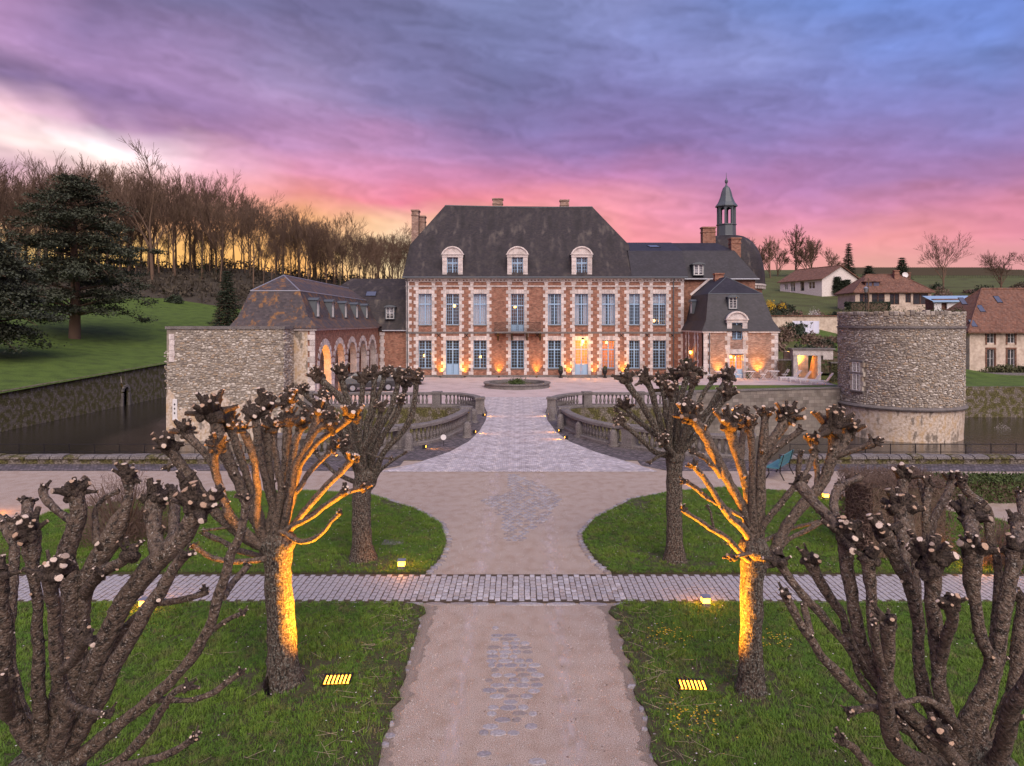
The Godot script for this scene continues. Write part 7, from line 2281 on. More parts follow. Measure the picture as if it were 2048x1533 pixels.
# ---------------------------------------------------------------- court and terrace
func make_court() -> void:
	var t := thing("fountain_basin", "round low stone basin with a green clump in the middle of the court", "basin", Vector3(-0.08, 0, -56.5))
	var s := Geo.new()
	s.lathe([Vector2(2.72, -0.02), Vector2(2.68, 0.28), Vector2(2.78, 0.3), Vector2(2.78, 0.4), Vector2(2.3, 0.4), Vector2(2.3, 0.12), Vector2(2.28, 0.05)], 56, Vector3.ZERO)
	part(t, "rim", s, M.old_stone)
	var w := Geo.new()
	w.lathe([Vector2(2.31, 0.2), Vector2(0.0, 0.2)], 40, Vector3.ZERO)
	part(t, "water", w, M.water)
	var r := RandomNumberGenerator.new()
	r.seed = 61
	var f := Geo.new()
	for k in 900:
		var q := Vector3(r.randfn() * 0.3, absf(r.randfn()) * 0.16, r.randfn() * 0.3)
		leaf(f, q + Vector3(0, 0.25, 0), 0.16, r, 0.0)
	part(t, "plant", f, M.box_leaf)
	# raised terrace in front of the pavilion
	var out := [[11.02, 44.62], [22.7, 47.4], [24.3, 50.4], [25.0, 55.0], [25.0, 62.0], [22.51, 62.0], [22.51, 59.02], [16.03, 59.02], [14.6, 56.5], [11.02, 52.0]]
	setting("terrace", sheet(out, 0.5, 3.7), M.ashlar)
	setting("terrace_paving", sheet([[12.0, 52.5], [24.4, 52.5], [24.9, 58.95], [16.1, 58.95], [14.8, 56.4]], 0.508), M.court_gravel)
	setting("terrace_grass", sheet([[11.5, 45.4], [22.4, 48.0], [23.9, 50.6], [24.3, 52.4], [11.6, 52.4]], 0.51), M.park_lawn)
	var pw := thing("terrace_parapet", "low stone parapet along the garden terrace beside the round tower", "parapet")
	var b := Geo.new()
	b.bar(Vector3(11.1, 0.55, -44.8), Vector3(22.75, 0.55, -47.58), 0.34, 0.42)
	part(pw, "wall", b, M.ashlar)
	for k in 13:
		var a := Vector3(11.1, 0.8, -44.8).lerp(Vector3(22.75, 0.8, -47.58), k / 13.0)
		var e := Vector3(11.1, 0.8, -44.8).lerp(Vector3(22.75, 0.8, -47.58), (k + 0.985) / 13.0)
		var c := Geo.new()
		c.bar(a, e, 0.46, 0.1)
		part(pw, "coping_stone", c, M.old_stone)
	# garden gate
	var gt := thing("garden_gate", "pale stone gateway lit amber from inside, with a leaning stair wall", "gate", Vector3(25.3, 0.4, -59.6))
	for x in [[-1.35, -0.95], [0.75, 1.05]]:
		var post := Geo.new()
		post.span(Vector3(x[0], -0.4, -0.5), Vector3(x[1], 2.05, 0.3))
		part(gt, "jamb", post, M.limestone_1)
	var li := Geo.new()
	li.span(Vector3(-1.4, 2.05, -0.5), Vector3(1.25, 2.55, 0.34))
	li.span(Vector3(1.25, 1.7, -0.5), Vector3(2.1, 2.55, 0.3))
	part(gt, "lintel", li, M.limestone_1)
	var cp := Geo.new()
	cp.span(Vector3(-1.55, 2.55, -0.6), Vector3(2.25, 2.68, 0.44))
	part(gt, "coping", cp, M.old_stone)
	var inn := Geo.new()
	inn.span(Vector3(-1.2, -0.3, -2.4), Vector3(1.0, 2.3, -2.2))
	inn.span(Vector3(-1.2, -0.3, -2.3), Vector3(-1.0, 2.3, -0.5))
	inn.slab(PackedVector2Array([Vector2(0, -0.3), Vector2(1.7, -0.3), Vector2(1.7, 2.2), Vector2(1.2, 2.2)]), Vector3(0.9, 0, -2.2), Vector3.BACK, Vector3.UP, 0.3)
	part(gt, "passage_wall", inn, M.cream_block)
	uplight(gt.position + Vector3(-0.35, 0.12, -1.2), Vector3(0, 1, -0.4), 24.0, "uplight glowing inside the garden gateway")
	for q in [[21.6, 23.9, 2.0, "left"], [27.4, 34.0, 1.75, "right"]]:
		var wl := thing("garden_wall", "ivy grown garden wall on the %s of the gateway" % q[3], "wall")
		var g1 := Geo.new()
		g1.span(Vector3(q[0], -0.2, -60.1), Vector3(q[1], q[2], -59.7))
		part(wl, "masonry", g1, M.mossy_rubble)
		var g2 := Geo.new()
		g2.span(Vector3(q[0] - 0.05, q[2], -60.2), Vector3(q[1] + 0.05, q[2] + 0.1, -59.6))
		part(wl, "coping", g2, M.old_stone)
		var iv := Geo.new()
		for k in int((q[1] - q[0]) * 420.0):
			leaf(iv, Vector3(r.randf_range(q[0], q[1]), 0.2 + (q[2] - 0.2) * r.randf(), -59.68 + 0.1 * r.randf()), 0.16, r, 0.0)
		part(wl, "ivy", iv, M.olive_leaf)
	# garden furniture
	garden_table(Vector3(19.45, 0.51, -57.2), "white folding garden table in front of the pavilion door")
	garden_table(Vector3(21.6, 0.51, -57.6), "white folding garden table beside the bright uplight")
	garden_table(Vector3(16.9, 0.51, -56.9), "white folding garden table half hidden by the right back tree")
	var seats := [[18.5, 57.0, 1.57, "left of the middle table"], [20.5, 57.0, -1.57, "right of the middle table"], [20.7, 57.7, 1.57, "left of the right-hand table"], [22.5, 57.5, -1.57, "right of the right-hand table"], [16.0, 57.0, 1.57, "left of the left-hand table"], [17.8, 56.6, -1.9, "right of the left-hand table"]]
	var chair: Node3D = null
	for q in seats:
		var lb: String = "white folding garden chair " + q[3]
		if chair == null: chair = garden_chair(Vector3(q[0], 0.51, -q[1]), q[2], lb)
		else: copy_of(chair, "garden_chair", Vector3(q[0], 0.51, -q[1]), q[2], lb)
	var lounger: Node3D = null
	for k in 4:
		var at := Vector3(22.7 + 0.35 * k, 0.51, -56.2 + k * 1.15)
		var lb := "white sun lounger on the terrace, %s" % ["farthest from the parapet", "second from the gateway", "third from the gateway", "nearest the parapet"][k]
		if lounger == null: lounger = make_lounger(at, -1.62, lb)
		else: copy_of(lounger, "sun_lounger", at, -1.62 - 0.04 * k, lb)
	var top := thing("topiary", "round clipped topiary ball on a stem by the pavilion corner", "shrub", Vector3(15.35, 0.0, -62.0))
	var st := Geo.new()
	st.rod(Vector3.ZERO, Vector3(0, 1.35, 0), 0.04, 0.03, 6)
	part(top, "stem", st, M.wood_bark)
	var ball := Geo.new()
	for k in 900:
		leaf(ball, Vector3(0, 1.7, 0) + Vector3(r.randfn(), r.randfn(), r.randfn()).normalized() * 0.4 * pow(r.randf(), 0.2), 0.1, r, 0.0)
	part(top, "foliage", ball, M.needles)
	bush("door_shrub", "clipped shrub in a pot right of the pavilion door", Vector3(19.75, 0.5, -58.5), Vector3(0.55, 0.9, 0.5), 500, 0.1, M.box_leaf, 612)
	bush("wall_shrub", "brown climbing shrub against the pavilion corner", Vector3(22.6, 0.5, -58.9), Vector3(1.1, 1.9, 0.7), 700, 0.3, M.brown_twigs, 613, true)
	bush("court_shrub", "low grey green shrub at the foot of the last chateau window", Vector3(14.4, 0.0, -65.4), Vector3(0.9, 0.6, 0.6), 400, 0.12, M.olive_leaf, 614)


func garden_table(at: Vector3, label: String) -> void:
	var t := thing("garden_table", label, "table", at, 0.0, "white garden tables on the terrace")
	var s := Geo.new()
	s.lathe([Vector2(0.0, 0.7), Vector2(0.48, 0.7), Vector2(0.48, 0.73), Vector2(0.0, 0.735)], 20, Vector3.ZERO)
	part(t, "table_top", s, M.white_paint)
	for k in 2:
		var l := Geo.new()
		for z in [-0.26, 0.26]: l.rod(Vector3(-0.3 if k else 0.3, 0.0, z), Vector3(0.3 if k else -0.3, 0.7, z), 0.018, 0.018, 5)
		l.rod(Vector3(-0.3 if k else 0.3, 0.02, -0.26), Vector3(-0.3 if k else 0.3, 0.02, 0.26), 0.015, 0.015, 5)
		part(t, "leg_frame", l, M.white_paint)


func garden_chair(at: Vector3, turn: float, label: String) -> Node3D:
	var t := thing("garden_chair", label, "chair", at, turn, "white garden chairs on the terrace")
	var s := Geo.new()
	for k in 5: s.span(Vector3(-0.2, 0.44, -0.2 + k * 0.085), Vector3(0.2, 0.46, -0.13 + k * 0.085))
	part(t, "seat", s, M.white_paint)
	for x in [-0.21, 0.21]:
		var l := Geo.new()
		l.rod(Vector3(x, 0, 0.24), Vector3(x, 0.88, -0.3), 0.014, 0.014, 5)
		l.rod(Vector3(x, 0, -0.26), Vector3(x, 0.46, 0.2), 0.014, 0.014, 5)
		part(t, "leg_frame", l, M.white_paint)
	var b := Geo.new()
	for k in 3: b.span(Vector3(-0.2, 0.62 + k * 0.09, -0.24 - k * 0.045), Vector3(0.2, 0.68 + k * 0.09, -0.22 - k * 0.045))
	part(t, "backrest", b, M.white_paint)
	return t


func make_lounger(at: Vector3, turn: float, label: String) -> Node3D:
	var t := thing("sun_lounger", label, "lounger", at, turn, "white sun loungers on the terrace")
	var s := Geo.new()
	for k in 9: s.span(Vector3(-0.3, 0.3, -0.1 + k * 0.14), Vector3(0.3, 0.325, 0.01 + k * 0.14))
	part(t, "seat", s, M.white_paint)
	var b := Geo.new()
	for k in 6: b.box(Vector3(0, 0.36 + k * 0.1, -0.18 - k * 0.07), Vector3(0.6, 0.1, 0.025), Basis(Vector3.RIGHT, -0.6))
	part(t, "backrest", b, M.white_paint)
	var f := Geo.new()
	for x in [-0.31, 0.31]: f.span(Vector3(x - 0.02, 0.25, -0.15), Vector3(x + 0.02, 0.3, 1.2))
	part(t, "frame", f, M.white_paint)
	for q in [[-0.29, -0.05], [0.29, -0.05], [-0.29, 1.1], [0.29, 1.1]]:
		var l := Geo.new()
		l.span(Vector3(q[0] - 0.025, 0, q[1] - 0.025), Vector3(q[0] + 0.025, 0.27, q[1] + 0.025))
		part(t, "leg", l, M.white_paint)
	return t


# ---------------------------------------------------------------- cars parked in the court
func car(label: String, at: Vector3, turn: float, paint: Material) -> void:
	var t := thing("parked_car", label, "car", at, turn, "dark cars parked in the court")
	var side := PackedVector2Array([Vector2(-2.1, 0.35), Vector2(2.05, 0.32), Vector2(2.15, 0.6), Vector2(2.05, 0.82), Vector2(1.1, 0.98), Vector2(0.5, 1.38), Vector2(-0.2, 1.47), Vector2(-1.2, 1.42), Vector2(-1.85, 1.05), Vector2(-2.12, 0.98), Vector2(-2.18, 0.62)])
	var s := Geo.new()
	var half := 0.88
	var c := Vector2(0, 0.75)
	var idx := Geometry2D.triangulate_polygon(side)
	# crowned flanks: wide at the waist, narrower at the roof
	var wide := func(q: Vector2) -> float: return half - maxf(0.0, q.y - 0.9) * 0.42 - maxf(0.0, 0.5 - q.y) * 0.25
	for sg in [-1.0, 1.0]:
		for i in range(0, idx.size(), 3):
			var p: Array = []
			for k in 3:
				var q := side[idx[i + k]]
				p.append(Vector3(q.x, q.y, sg * wide.call(q)))
			if ((p[1] - p[0]).cross(p[2] - p[0])).z * sg < 0.0: p = [p[0], p[2], p[1]]
			s.tri(p[0], p[1], p[2])
	for i in side.size():
		var a := side[i]
		var b := side[(i + 1) % side.size()]
		s.quad(Vector3(a.x, a.y, wide.call(a)), Vector3(a.x, a.y, -wide.call(a)), Vector3(b.x, b.y, -wide.call(b)), Vector3(b.x, b.y, wide.call(b)))
	part(t, "body", s, paint)
	for sg in [-1.0, 1.0]:
		var w := Geo.new()
		var o: Array = []
		for q in [Vector2(0.92, 1.0), Vector2(0.42, 1.32), Vector2(-0.2, 1.4), Vector2(-1.1, 1.35), Vector2(-1.6, 1.03)]: o.append(Vector3(q.x, q.y, sg * (wide.call(q) + 0.012)))
		if sg < 0.0: o.reverse()
		o.reverse()
		w.fan(o)
		part(t, "side_window", w, M.car_glass)
	for q in [[Vector2(1.06, 1.01), Vector2(0.52, 1.37), "windscreen"], [Vector2(-1.25, 1.41), Vector2(-1.82, 1.08), "rear_window"]]:
		var w := Geo.new()
		var k := Vector2(0.02, 0.02) if q[2] == "windscreen" else Vector2(-0.02, 0.02)
		var a: Vector2 = q[0] + k
		var b: Vector2 = q[1] + k
		w.quad(Vector3(a.x, a.y, 0.7), Vector3(a.x, a.y, -0.7), Vector3(b.x, b.y, -0.6), Vector3(b.x, b.y, 0.6))
		part(t, q[2], w, M.car_glass)
	for q in [[1.32, 0.8], [1.32, -0.8], [-1.38, 0.8], [-1.38, -0.8]]:
		var n := node(t, "wheel", Vector3(q[0], 0.33, q[1]))
		var ty := Geo.new()
		ty.tube(PackedVector3Array([Vector3(0, 0, -0.11), Vector3(0, 0, 0.11)]), PackedFloat32Array([0.33, 0.33]), 18)
		part(n, "tyre", ty, M.iron)
		var rm := Geo.new()
		rm.tube(PackedVector3Array([Vector3(0, 0, -0.12), Vector3(0, 0, 0.12)]), PackedFloat32Array([0.2, 0.2]), 12)
		part(n, "rim", rm, M.zinc)
	for sg in [-1.0, 1.0]:
		var h := Geo.new()
		h.box(Vector3(2.06, 0.68, sg * 0.6), Vector3(0.12, 0.14, 0.32))
		part(t, "headlight", h, M.white_paint)


func make_cars() -> void:
	var a := plain("car_grey", Color(0.03, 0.033, 0.04), 0.25, 0.3)
	a.clearcoat_enabled = true
	plain("car_glass", Color(0.02, 0.025, 0.03), 0.05)
	car("dark grey car parked by the arcade, nearer the camera", Vector3(-11.6, 0, -53.2), 0.35, a)
	car("dark car parked behind the grey one by the link wing", Vector3(-10.2, 0, -58.5), 0.12, a)


# ---------------------------------------------------------------- lamps, bench and hedges of the forecourt
func flood(at: Vector3, turn: float, aim: Vector3, label: String) -> void:
	var t := thing("ground_flood", label, "lamp", at, turn, "grated floodlights in the lawn")
	var b := Geo.new()
	b.span(Vector3(-0.2, -0.06, -0.13), Vector3(0.2, 0.0, 0.13))
	part(t, "housing", b, M.iron)
	var l := Geo.new()
	l.quad(Vector3(-0.19, 0.004, 0.12), Vector3(0.19, 0.004, 0.12), Vector3(0.19, 0.004, -0.12), Vector3(-0.19, 0.004, -0.12))
	part(t, "lamp_glass", l, M.amber_glow)
	for k in 8:
		var s := Geo.new()
		s.span(Vector3(-0.2 + k * 0.055, 0.012, -0.135), Vector3(-0.172 + k * 0.055, 0.035, 0.135))
		part(t, "grate_bar", s, M.iron)
	spot_at(at + Vector3(0, 0.07, 0), aim, 54.0, Color(1.0, 0.62, 0.13), 66.0, 0.25)


func post_lamp(at: Vector3, label: String) -> void:
	var t := thing("post_lamp", label, "lamp", at, 0.0, "small cube lamps in the lawns")
	var p := Geo.new()
	p.span(Vector3(-0.07, -0.02, -0.07), Vector3(0.07, 0.07, 0.07))
	part(t, "foot", p, M.old_stone)
	var l := Geo.new()
	l.span(Vector3(-0.068, 0.075, -0.068), Vector3(0.068, 0.17, 0.068))
	part(t, "lamp_cube", l, M.amber_glow)
	var c := Geo.new()
	c.span(Vector3(-0.085, 0.172, -0.085), Vector3(0.085, 0.19, 0.085))
	part(t, "cap", c, M.zinc)
	light_at(at + Vector3(0, 0.12, 0), Color(1.0, 0.6, 0.12), 0.22, 0.05)


func make_forecourt() -> void:
	flood(Vector3(-2.66, 0.075, -10.05), 0.06, Vector3(-0.42, 3.0, -0.02), "amber grated floodlight in the grass right of the left lit tree")
	flood(Vector3(2.52, 0.075, -9.9), -0.06, Vector3(0.42, 3.0, -0.02), "amber grated floodlight in the grass left of the right lit tree")
	post_lamp(Vector3(-2.5, 0.05, -14.65), "amber cube lamp on the left lawn beside the paved path")
	post_lamp(Vector3(3.5, 0.05, -12.72), "amber cube lamp on the near right lawn at the path edge")
	post_lamp(Vector3(9.2, 0.05, -20.4), "amber cube lamp at the far edge of the right lawn behind the branches")
	post_lamp(Vector3(9.75, 0.05, -14.6), "amber cube lamp among the right front tree's branches by the brown hedge")
	post_lamp(Vector3(-14.6, 0.0, -19.0), "amber cube lamp at the left edge of the picture on the gravel")
	post_lamp(Vector3(-6.9, 0.05, -12.6), "amber cube lamp behind the left front tree's limbs")
	# bench
	var t := thing("garden_bench", "teal slatted bench on dark iron legs at the edge of the gravel", "bench", Vector3(9.15, 0.0, -23.6), -2.2)
	for k in 4:
		var s := Geo.new()
		s.box(Vector3(0, 0.42, -0.02 + k * 0.11), Vector3(1.6, 0.03, 0.095))
		part(t, "seat_slat", s, M.teal)
	for k in 3:
		var s := Geo.new()
		s.box(Vector3(0, 0.55 + k * 0.12, -0.1 - k * 0.03), Vector3(1.6, 0.1, 0.025), Basis(Vector3.RIGHT, -0.22))
		part(t, "back_slat", s, M.teal)
	for x in [-0.6, 0.6]:
		var l := Geo.new()
		l.tube(PackedVector3Array([Vector3(x, 0, 0.38), Vector3(x, 0.2, 0.28), Vector3(x, 0.4, 0.33)]), PackedFloat32Array([0.02, 0.022, 0.02]), 6)
		l.tube(PackedVector3Array([Vector3(x, 0, -0.22), Vector3(x, 0.25, -0.08), Vector3(x, 0.5, -0.1), Vector3(x, 0.86, -0.2)]), PackedFloat32Array([0.02, 0.022, 0.02, 0.02]), 6)
		l.bar(Vector3(x, 0.39, -0.1), Vector3(x, 0.39, 0.34), 0.03, 0.03)
		part(t, "leg", l, M.iron)
	hedge("hornbeam_hedge", "brown leafless block of clipped hedge behind the right front tree", Vector3(8.75, 0.04, -15.9), Vector3(1.9, 1.75, 1.5), 7000, 0.12, M.brown_twigs, 621, true)
	hedge("box_hedge", "low green clipped hedge along the gravel at the right edge", Vector3(15.3, 0.0, -20.6), Vector3(6.0, 0.68, 1.0), 16000, 0.085, M.box_leaf, 622)
	bush("brown_shrub", "rounded leafless brown shrub behind the left front tree", Vector3(-9.6, 0.04, -16.6), Vector3(2.8, 1.6, 2.2), 5200, 0.16, M.brown_twigs, 623, true)
	bush("brown_shrub", "leafless brown shrub at the left edge below the gravel", Vector3(-11.6, 0.04, -13.9), Vector3(2.2, 1.1, 1.6), 3000, 0.15, M.brown_twigs, 624, true)
	bush("brown_shrub", "low leafless shrub between the limbs of the right front tree", Vector3(10.6, 0.04, -14.9), Vector3(1.8, 1.0, 1.4), 2600, 0.14, M.brown_twigs, 625, true)
	var cover := setting("drain_cover", sheet([[-3.25, 16.2], [-2.75, 16.2], [-2.75, 16.6], [-3.25, 16.6]], 0.06, 0.03), M.old_stone)


# ---------------------------------------------------------------- paving stones of the forecourt
func sett_mesh(kind_seed: int) -> ArrayMesh:
	var r := RandomNumberGenerator.new()
	r.seed = kind_seed
	var s := Geo.new()
	var m := 8
	var rim: Array = []
	var low: Array = []
	for i in m:
		var a := TAU * (i + 0.5) / m
		var q := Vector2(cos(a), sin(a))
		q = q / maxf(absf(q.x), absf(q.y)) * 0.5
		q = q.lerp(q.normalized() * 0.5, r.randf_range(0.04, 0.22))
		low.append(Vector3(q.x, 0.0, -q.y))
		rim.append(Vector3(q.x * 0.88, r.randf_range(0.85, 1.0), -q.y * 0.88))
	for i in m:
		var j := (i + 1) % m
		s.quad(low[i], low[j], rim[j], rim[i])
		s.tri(rim[i], rim[j], Vector3(0, 1.05, 0))
	return s.mesh()


func make_paving() -> void:
	var tones: Array = []
	for k in 5:
		var c: Color = [Color(0.46, 0.44, 0.46), Color(0.4, 0.38, 0.4), Color(0.51, 0.49, 0.51), Color(0.37, 0.335, 0.335), Color(0.43, 0.395, 0.395)][k]
		tones.append(textured("sett_%d" % k, noise_tex(630 + k, 0.08, [[0.0, c * 0.6], [0.5, c], [1.0, c * 1.25]], 4, 128), 0.5, 0.7))
	var r := RandomNumberGenerator.new()
	r.seed = 64
	# the cross path of cut pavers, with a stone edge on each side
	var bed := setting("paved_path", sheet([[-16, 12.96], [16, 12.96], [16, 14.36], [-16, 14.36]], 0.035, 0.04), M.bare_soil)
	var pav: Array = []
	for k in 4:
		var s := Geo.new()
		s.block(Vector3.ZERO, Vector3(0.097 + 0.003 * k, 0.152 - 0.003 * k, 0.045), 0.005, Basis(Vector3.RIGHT, Vector3.FORWARD, Vector3.UP))
		pav.append(s.mesh())
	var rest := Geo.new()
	var x := -15.8
	var col := 0
	while x < 15.8:
		for j in 8:
			var d := 13.05 + j * 0.172 + (0.08 if col % 2 else 0.0)
			if d > 14.32: continue
			var at := Vector3(x + r.randf_range(-0.004, 0.004), 0.018 + r.randf_range(-0.003, 0.004), -d)
			if absf(x) < 2.1: part(bed, "paver", pav[r.randi() % 4], tones[r.randi() % 5], at)
			else: rest.block(at, Vector3(0.099, 0.15, 0.045), 0.005, Basis(Vector3.RIGHT, Vector3.FORWARD, Vector3.UP))
		x += 0.115
		col += 1
	part(bed, "outer_pavers", rest, tones[1], Vector3.ZERO, "stuff")
	var drive: Node3D = get_node("gravel_drive")
	var shapes: Array = []
	for k in 6: shapes.append(sett_mesh(640 + k))
	var worn: Array = []
	for k in 4:
		var c: Color = [Color(0.33, 0.31, 0.33), Color(0.28, 0.26, 0.28), Color(0.38, 0.36, 0.38), Color(0.3, 0.255, 0.24)][k]
		worn.append(textured("worn_sett_%d" % k, noise_tex(650 + k, 0.06, [[0.0, Color(0.3, 0.24, 0.2)], [0.35, c * 0.8], [0.6, c], [1.0, c * 1.3]], 4, 128), 0.35, 0.75))
	var put := func(parent: Node3D, called: String, px: float, d: float, w: float, l: float, h: float) -> void:
		var o := part(parent, called, shapes[r.randi() % 6], worn[r.randi() % 4])
		o.transform = Transform3D(Basis(Vector3.UP, r.randf_range(-0.12, 0.12)) * Basis.from_scale(Vector3(w, h, l)), Vector3(px, -0.004, -d))
	for sg in [-1.0, 1.0]:
		var q := 0.0
		while q < 11.0:
			var w := r.randf_range(0.3, 0.6)
			put.call(drive, "edge_stone", sg * (q + 0.2), 12.9, w, 0.12, 0.03)
			q += w + 0.02
	# patch of old setts in the gravel before the bridge
	var d := 23.9
	var row := 0
	while d > 16.6:
		var lo := pick([[16.6, -0.25], [17.0, -0.36], [18.5, -0.45], [19.5, -0.75], [20.3, -1.1], [20.9, -0.9], [21.3, -0.2], [24.0, -0.12]], d)
		var hi := pick([[16.6, 0.25], [17.0, 0.1], [17.6, 0.35], [18.4, 0.75], [19.3, 0.95], [20.3, 1.35], [21.3, 1.2], [22.3, 0.85], [23.3, 0.3], [24.0, 0.05]], d)
		var px := -1.2 + (row % 2) * 0.07
		while px < 1.4:
			var gone := r.randf()
			var strip := px > -0.33 and px < 0.02
			if (strip and gone < 0.94) or (px > lo and px < hi and gone < 0.8): put.call(drive, "cobblestone", px, d, 0.132, 0.14, r.randf_range(0.01, 0.022))
			px += 0.15
		d -= 0.16
		row += 1
	# worn stones showing through the drive nearer by
	d = 12.2
	while d > 7.6:
		var dense := pick([[7.6, 0.25], [8.8, 0.35], [9.1, 0.85], [10.8, 1.0], [11.4, 0.6], [12.2, 0.4]], d)
		var px := -0.52 + r.randf_range(0.0, 0.12)
		while px < 0.2:
			var w := r.randf_range(0.11, 0.24)
			if r.randf() < dense * (0.9 if d > 8.9 else 1.0): put.call(drive, "cobblestone", px + w / 2, d, w, r.randf_range(0.115, 0.14), r.randf_range(0.008, 0.02))
			px += w + 0.012
		d -= 0.145
	# rough kerb of the lawns
	for o in [[LAWN_FAR_LEFT, 0, 8], [LAWN_FAR_RIGHT, 5, 13]]:
		for i in range(o[1], o[2]):
			var a := Vector2(o[0][i][0], o[0][i][1])
			var b := Vector2(o[0][(i + 1) % o[0].size()][0], o[0][(i + 1) % o[0].size()][1])
			var n := int(a.distance_to(b) / 0.21)
			for k in n:
				var p := a.lerp(b, (k + 0.5) / n)
				var off := (b - a).orthogonal().normalized() * (-0.07 if o[0] == LAWN_FAR_LEFT else -0.07)
				put.call(drive, "kerb_stone", p.x - off.x, p.y - off.y, r.randf_range(0.13, 0.2), r.randf_range(0.13, 0.2), r.randf_range(0.03, 0.06))
	for sg in [-1.0, 1.0]:
		var q := 6.4
		while q < 12.7:
			if r.randf() < 0.75: put.call(drive, "kerb_stone", sg * (1.69 + 0.02 * (q - 8.0)) + r.randf_range(-0.06, 0.06), q, r.randf_range(0.06, 0.16), r.randf_range(0.06, 0.14), r.randf_range(0.02, 0.05))
			q += r.randf_range(0.13, 0.3)
	# pale dust in the wheel tracks, with ragged edges of its own
	var dust := Image.create(64, 512, false, Image.FORMAT_RGBA8)
	var wear := noise_of(68, 0.02, 5)
	for iy in 512:
		for ix in 64:
			var e := 1.0 - absf(ix - 31.5 - 9.0 * wear.get_noise_1d(iy * 0.6)) / 24.0
			dust.set_pixel(ix, iy, Color(0.86, 0.81, 0.8, clampf(clampf(e, 0.0, 1.0) * (0.55 + wear.get_noise_2d(ix * 2.0, iy * 1.2) * 1.6), 0.0, 1.0) * 0.42))
	var dm := plain("track_dust", Color.WHITE, 0.95)
	dm.albedo_texture = ImageTexture.create_from_image(dust)
	dm.transparency = BaseMaterial3D.TRANSPARENCY_ALPHA
	for q in [[0.68, -9.2, 7.4, 0.55], [-0.85, -9.2, 7.4, 0.4], [0.75, -19.3, 9.6, 0.7], [-0.8, -19.3, 9.6, 0.7]]:
		var pm := PlaneMesh.new()
		pm.size = Vector2(q[3], q[2])
		part(drive, "wheel_track", pm, dm, Vector3(q[0], 0.005, q[1]))
	# loose chippings
	var chip := Geo.new()
	for k in 5000:
		var q := r.randf_range(6.0, 23.5)
		var px := r.randfn() * 1.4
		if r.randf() < 0.55: px = signf(px) * (1.35 + 0.3 * r.randfn())
		if q > 12.9 and q < 14.4: continue
		var s := r.randf_range(0.004, 0.012)
		var c := Vector3(px, 0.002, -q)
		chip.tri(c + Vector3(-s, 0, s), c + Vector3(s, 0, s * 0.8), c + Vector3(0, s, 0))
		chip.tri(c + Vector3(s, 0, s * 0.8), c + Vector3(0, 0, -s), c + Vector3(0, s, 0))
		chip.tri(c + Vector3(0, 0, -s), c + Vector3(-s, 0, s), c + Vector3(0, s, 0))
	tag(part(self, "chippings", chip, tones[4], Vector3.ZERO, "stuff"), "loose pale stone chippings scattered along the gravel drive", "gravel", "", "stuff")


# ---------------------------------------------------------------- grass
func inside(o: Array, x: float, d: float) -> bool:
	var p := PackedVector2Array()
	for q in o: p.append(Vector2(q[0], q[1]))
	return Geometry2D.is_point_in_polygon(Vector2(x, d), p)


func tuft(kind_seed: int, n: int, h: float) -> ArrayMesh:
	var r := RandomNumberGenerator.new()
	r.seed = kind_seed
	var s := Geo.new()
	for k in n:
		var a := r.randf() * TAU
		var b := Vector3(r.randfn() * 0.022, 0, r.randfn() * 0.022)
		var lean := Vector3(cos(a), 0, sin(a)) * h * r.randf_range(0.3, 1.1)
		var hh := h * r.randf_range(0.5, 1.1)
		var w := Vector3(-sin(a), 0, cos(a)) * 0.0035
		var m := b + lean * 0.35 + Vector3(0, hh * 0.65, 0)
		s.quad(b - w, b + w, m + w * 0.8, m - w * 0.8)
		s.tri(m - w * 0.8, m + w * 0.8, b + lean + Vector3(0, hh, 0))
	return s.mesh()


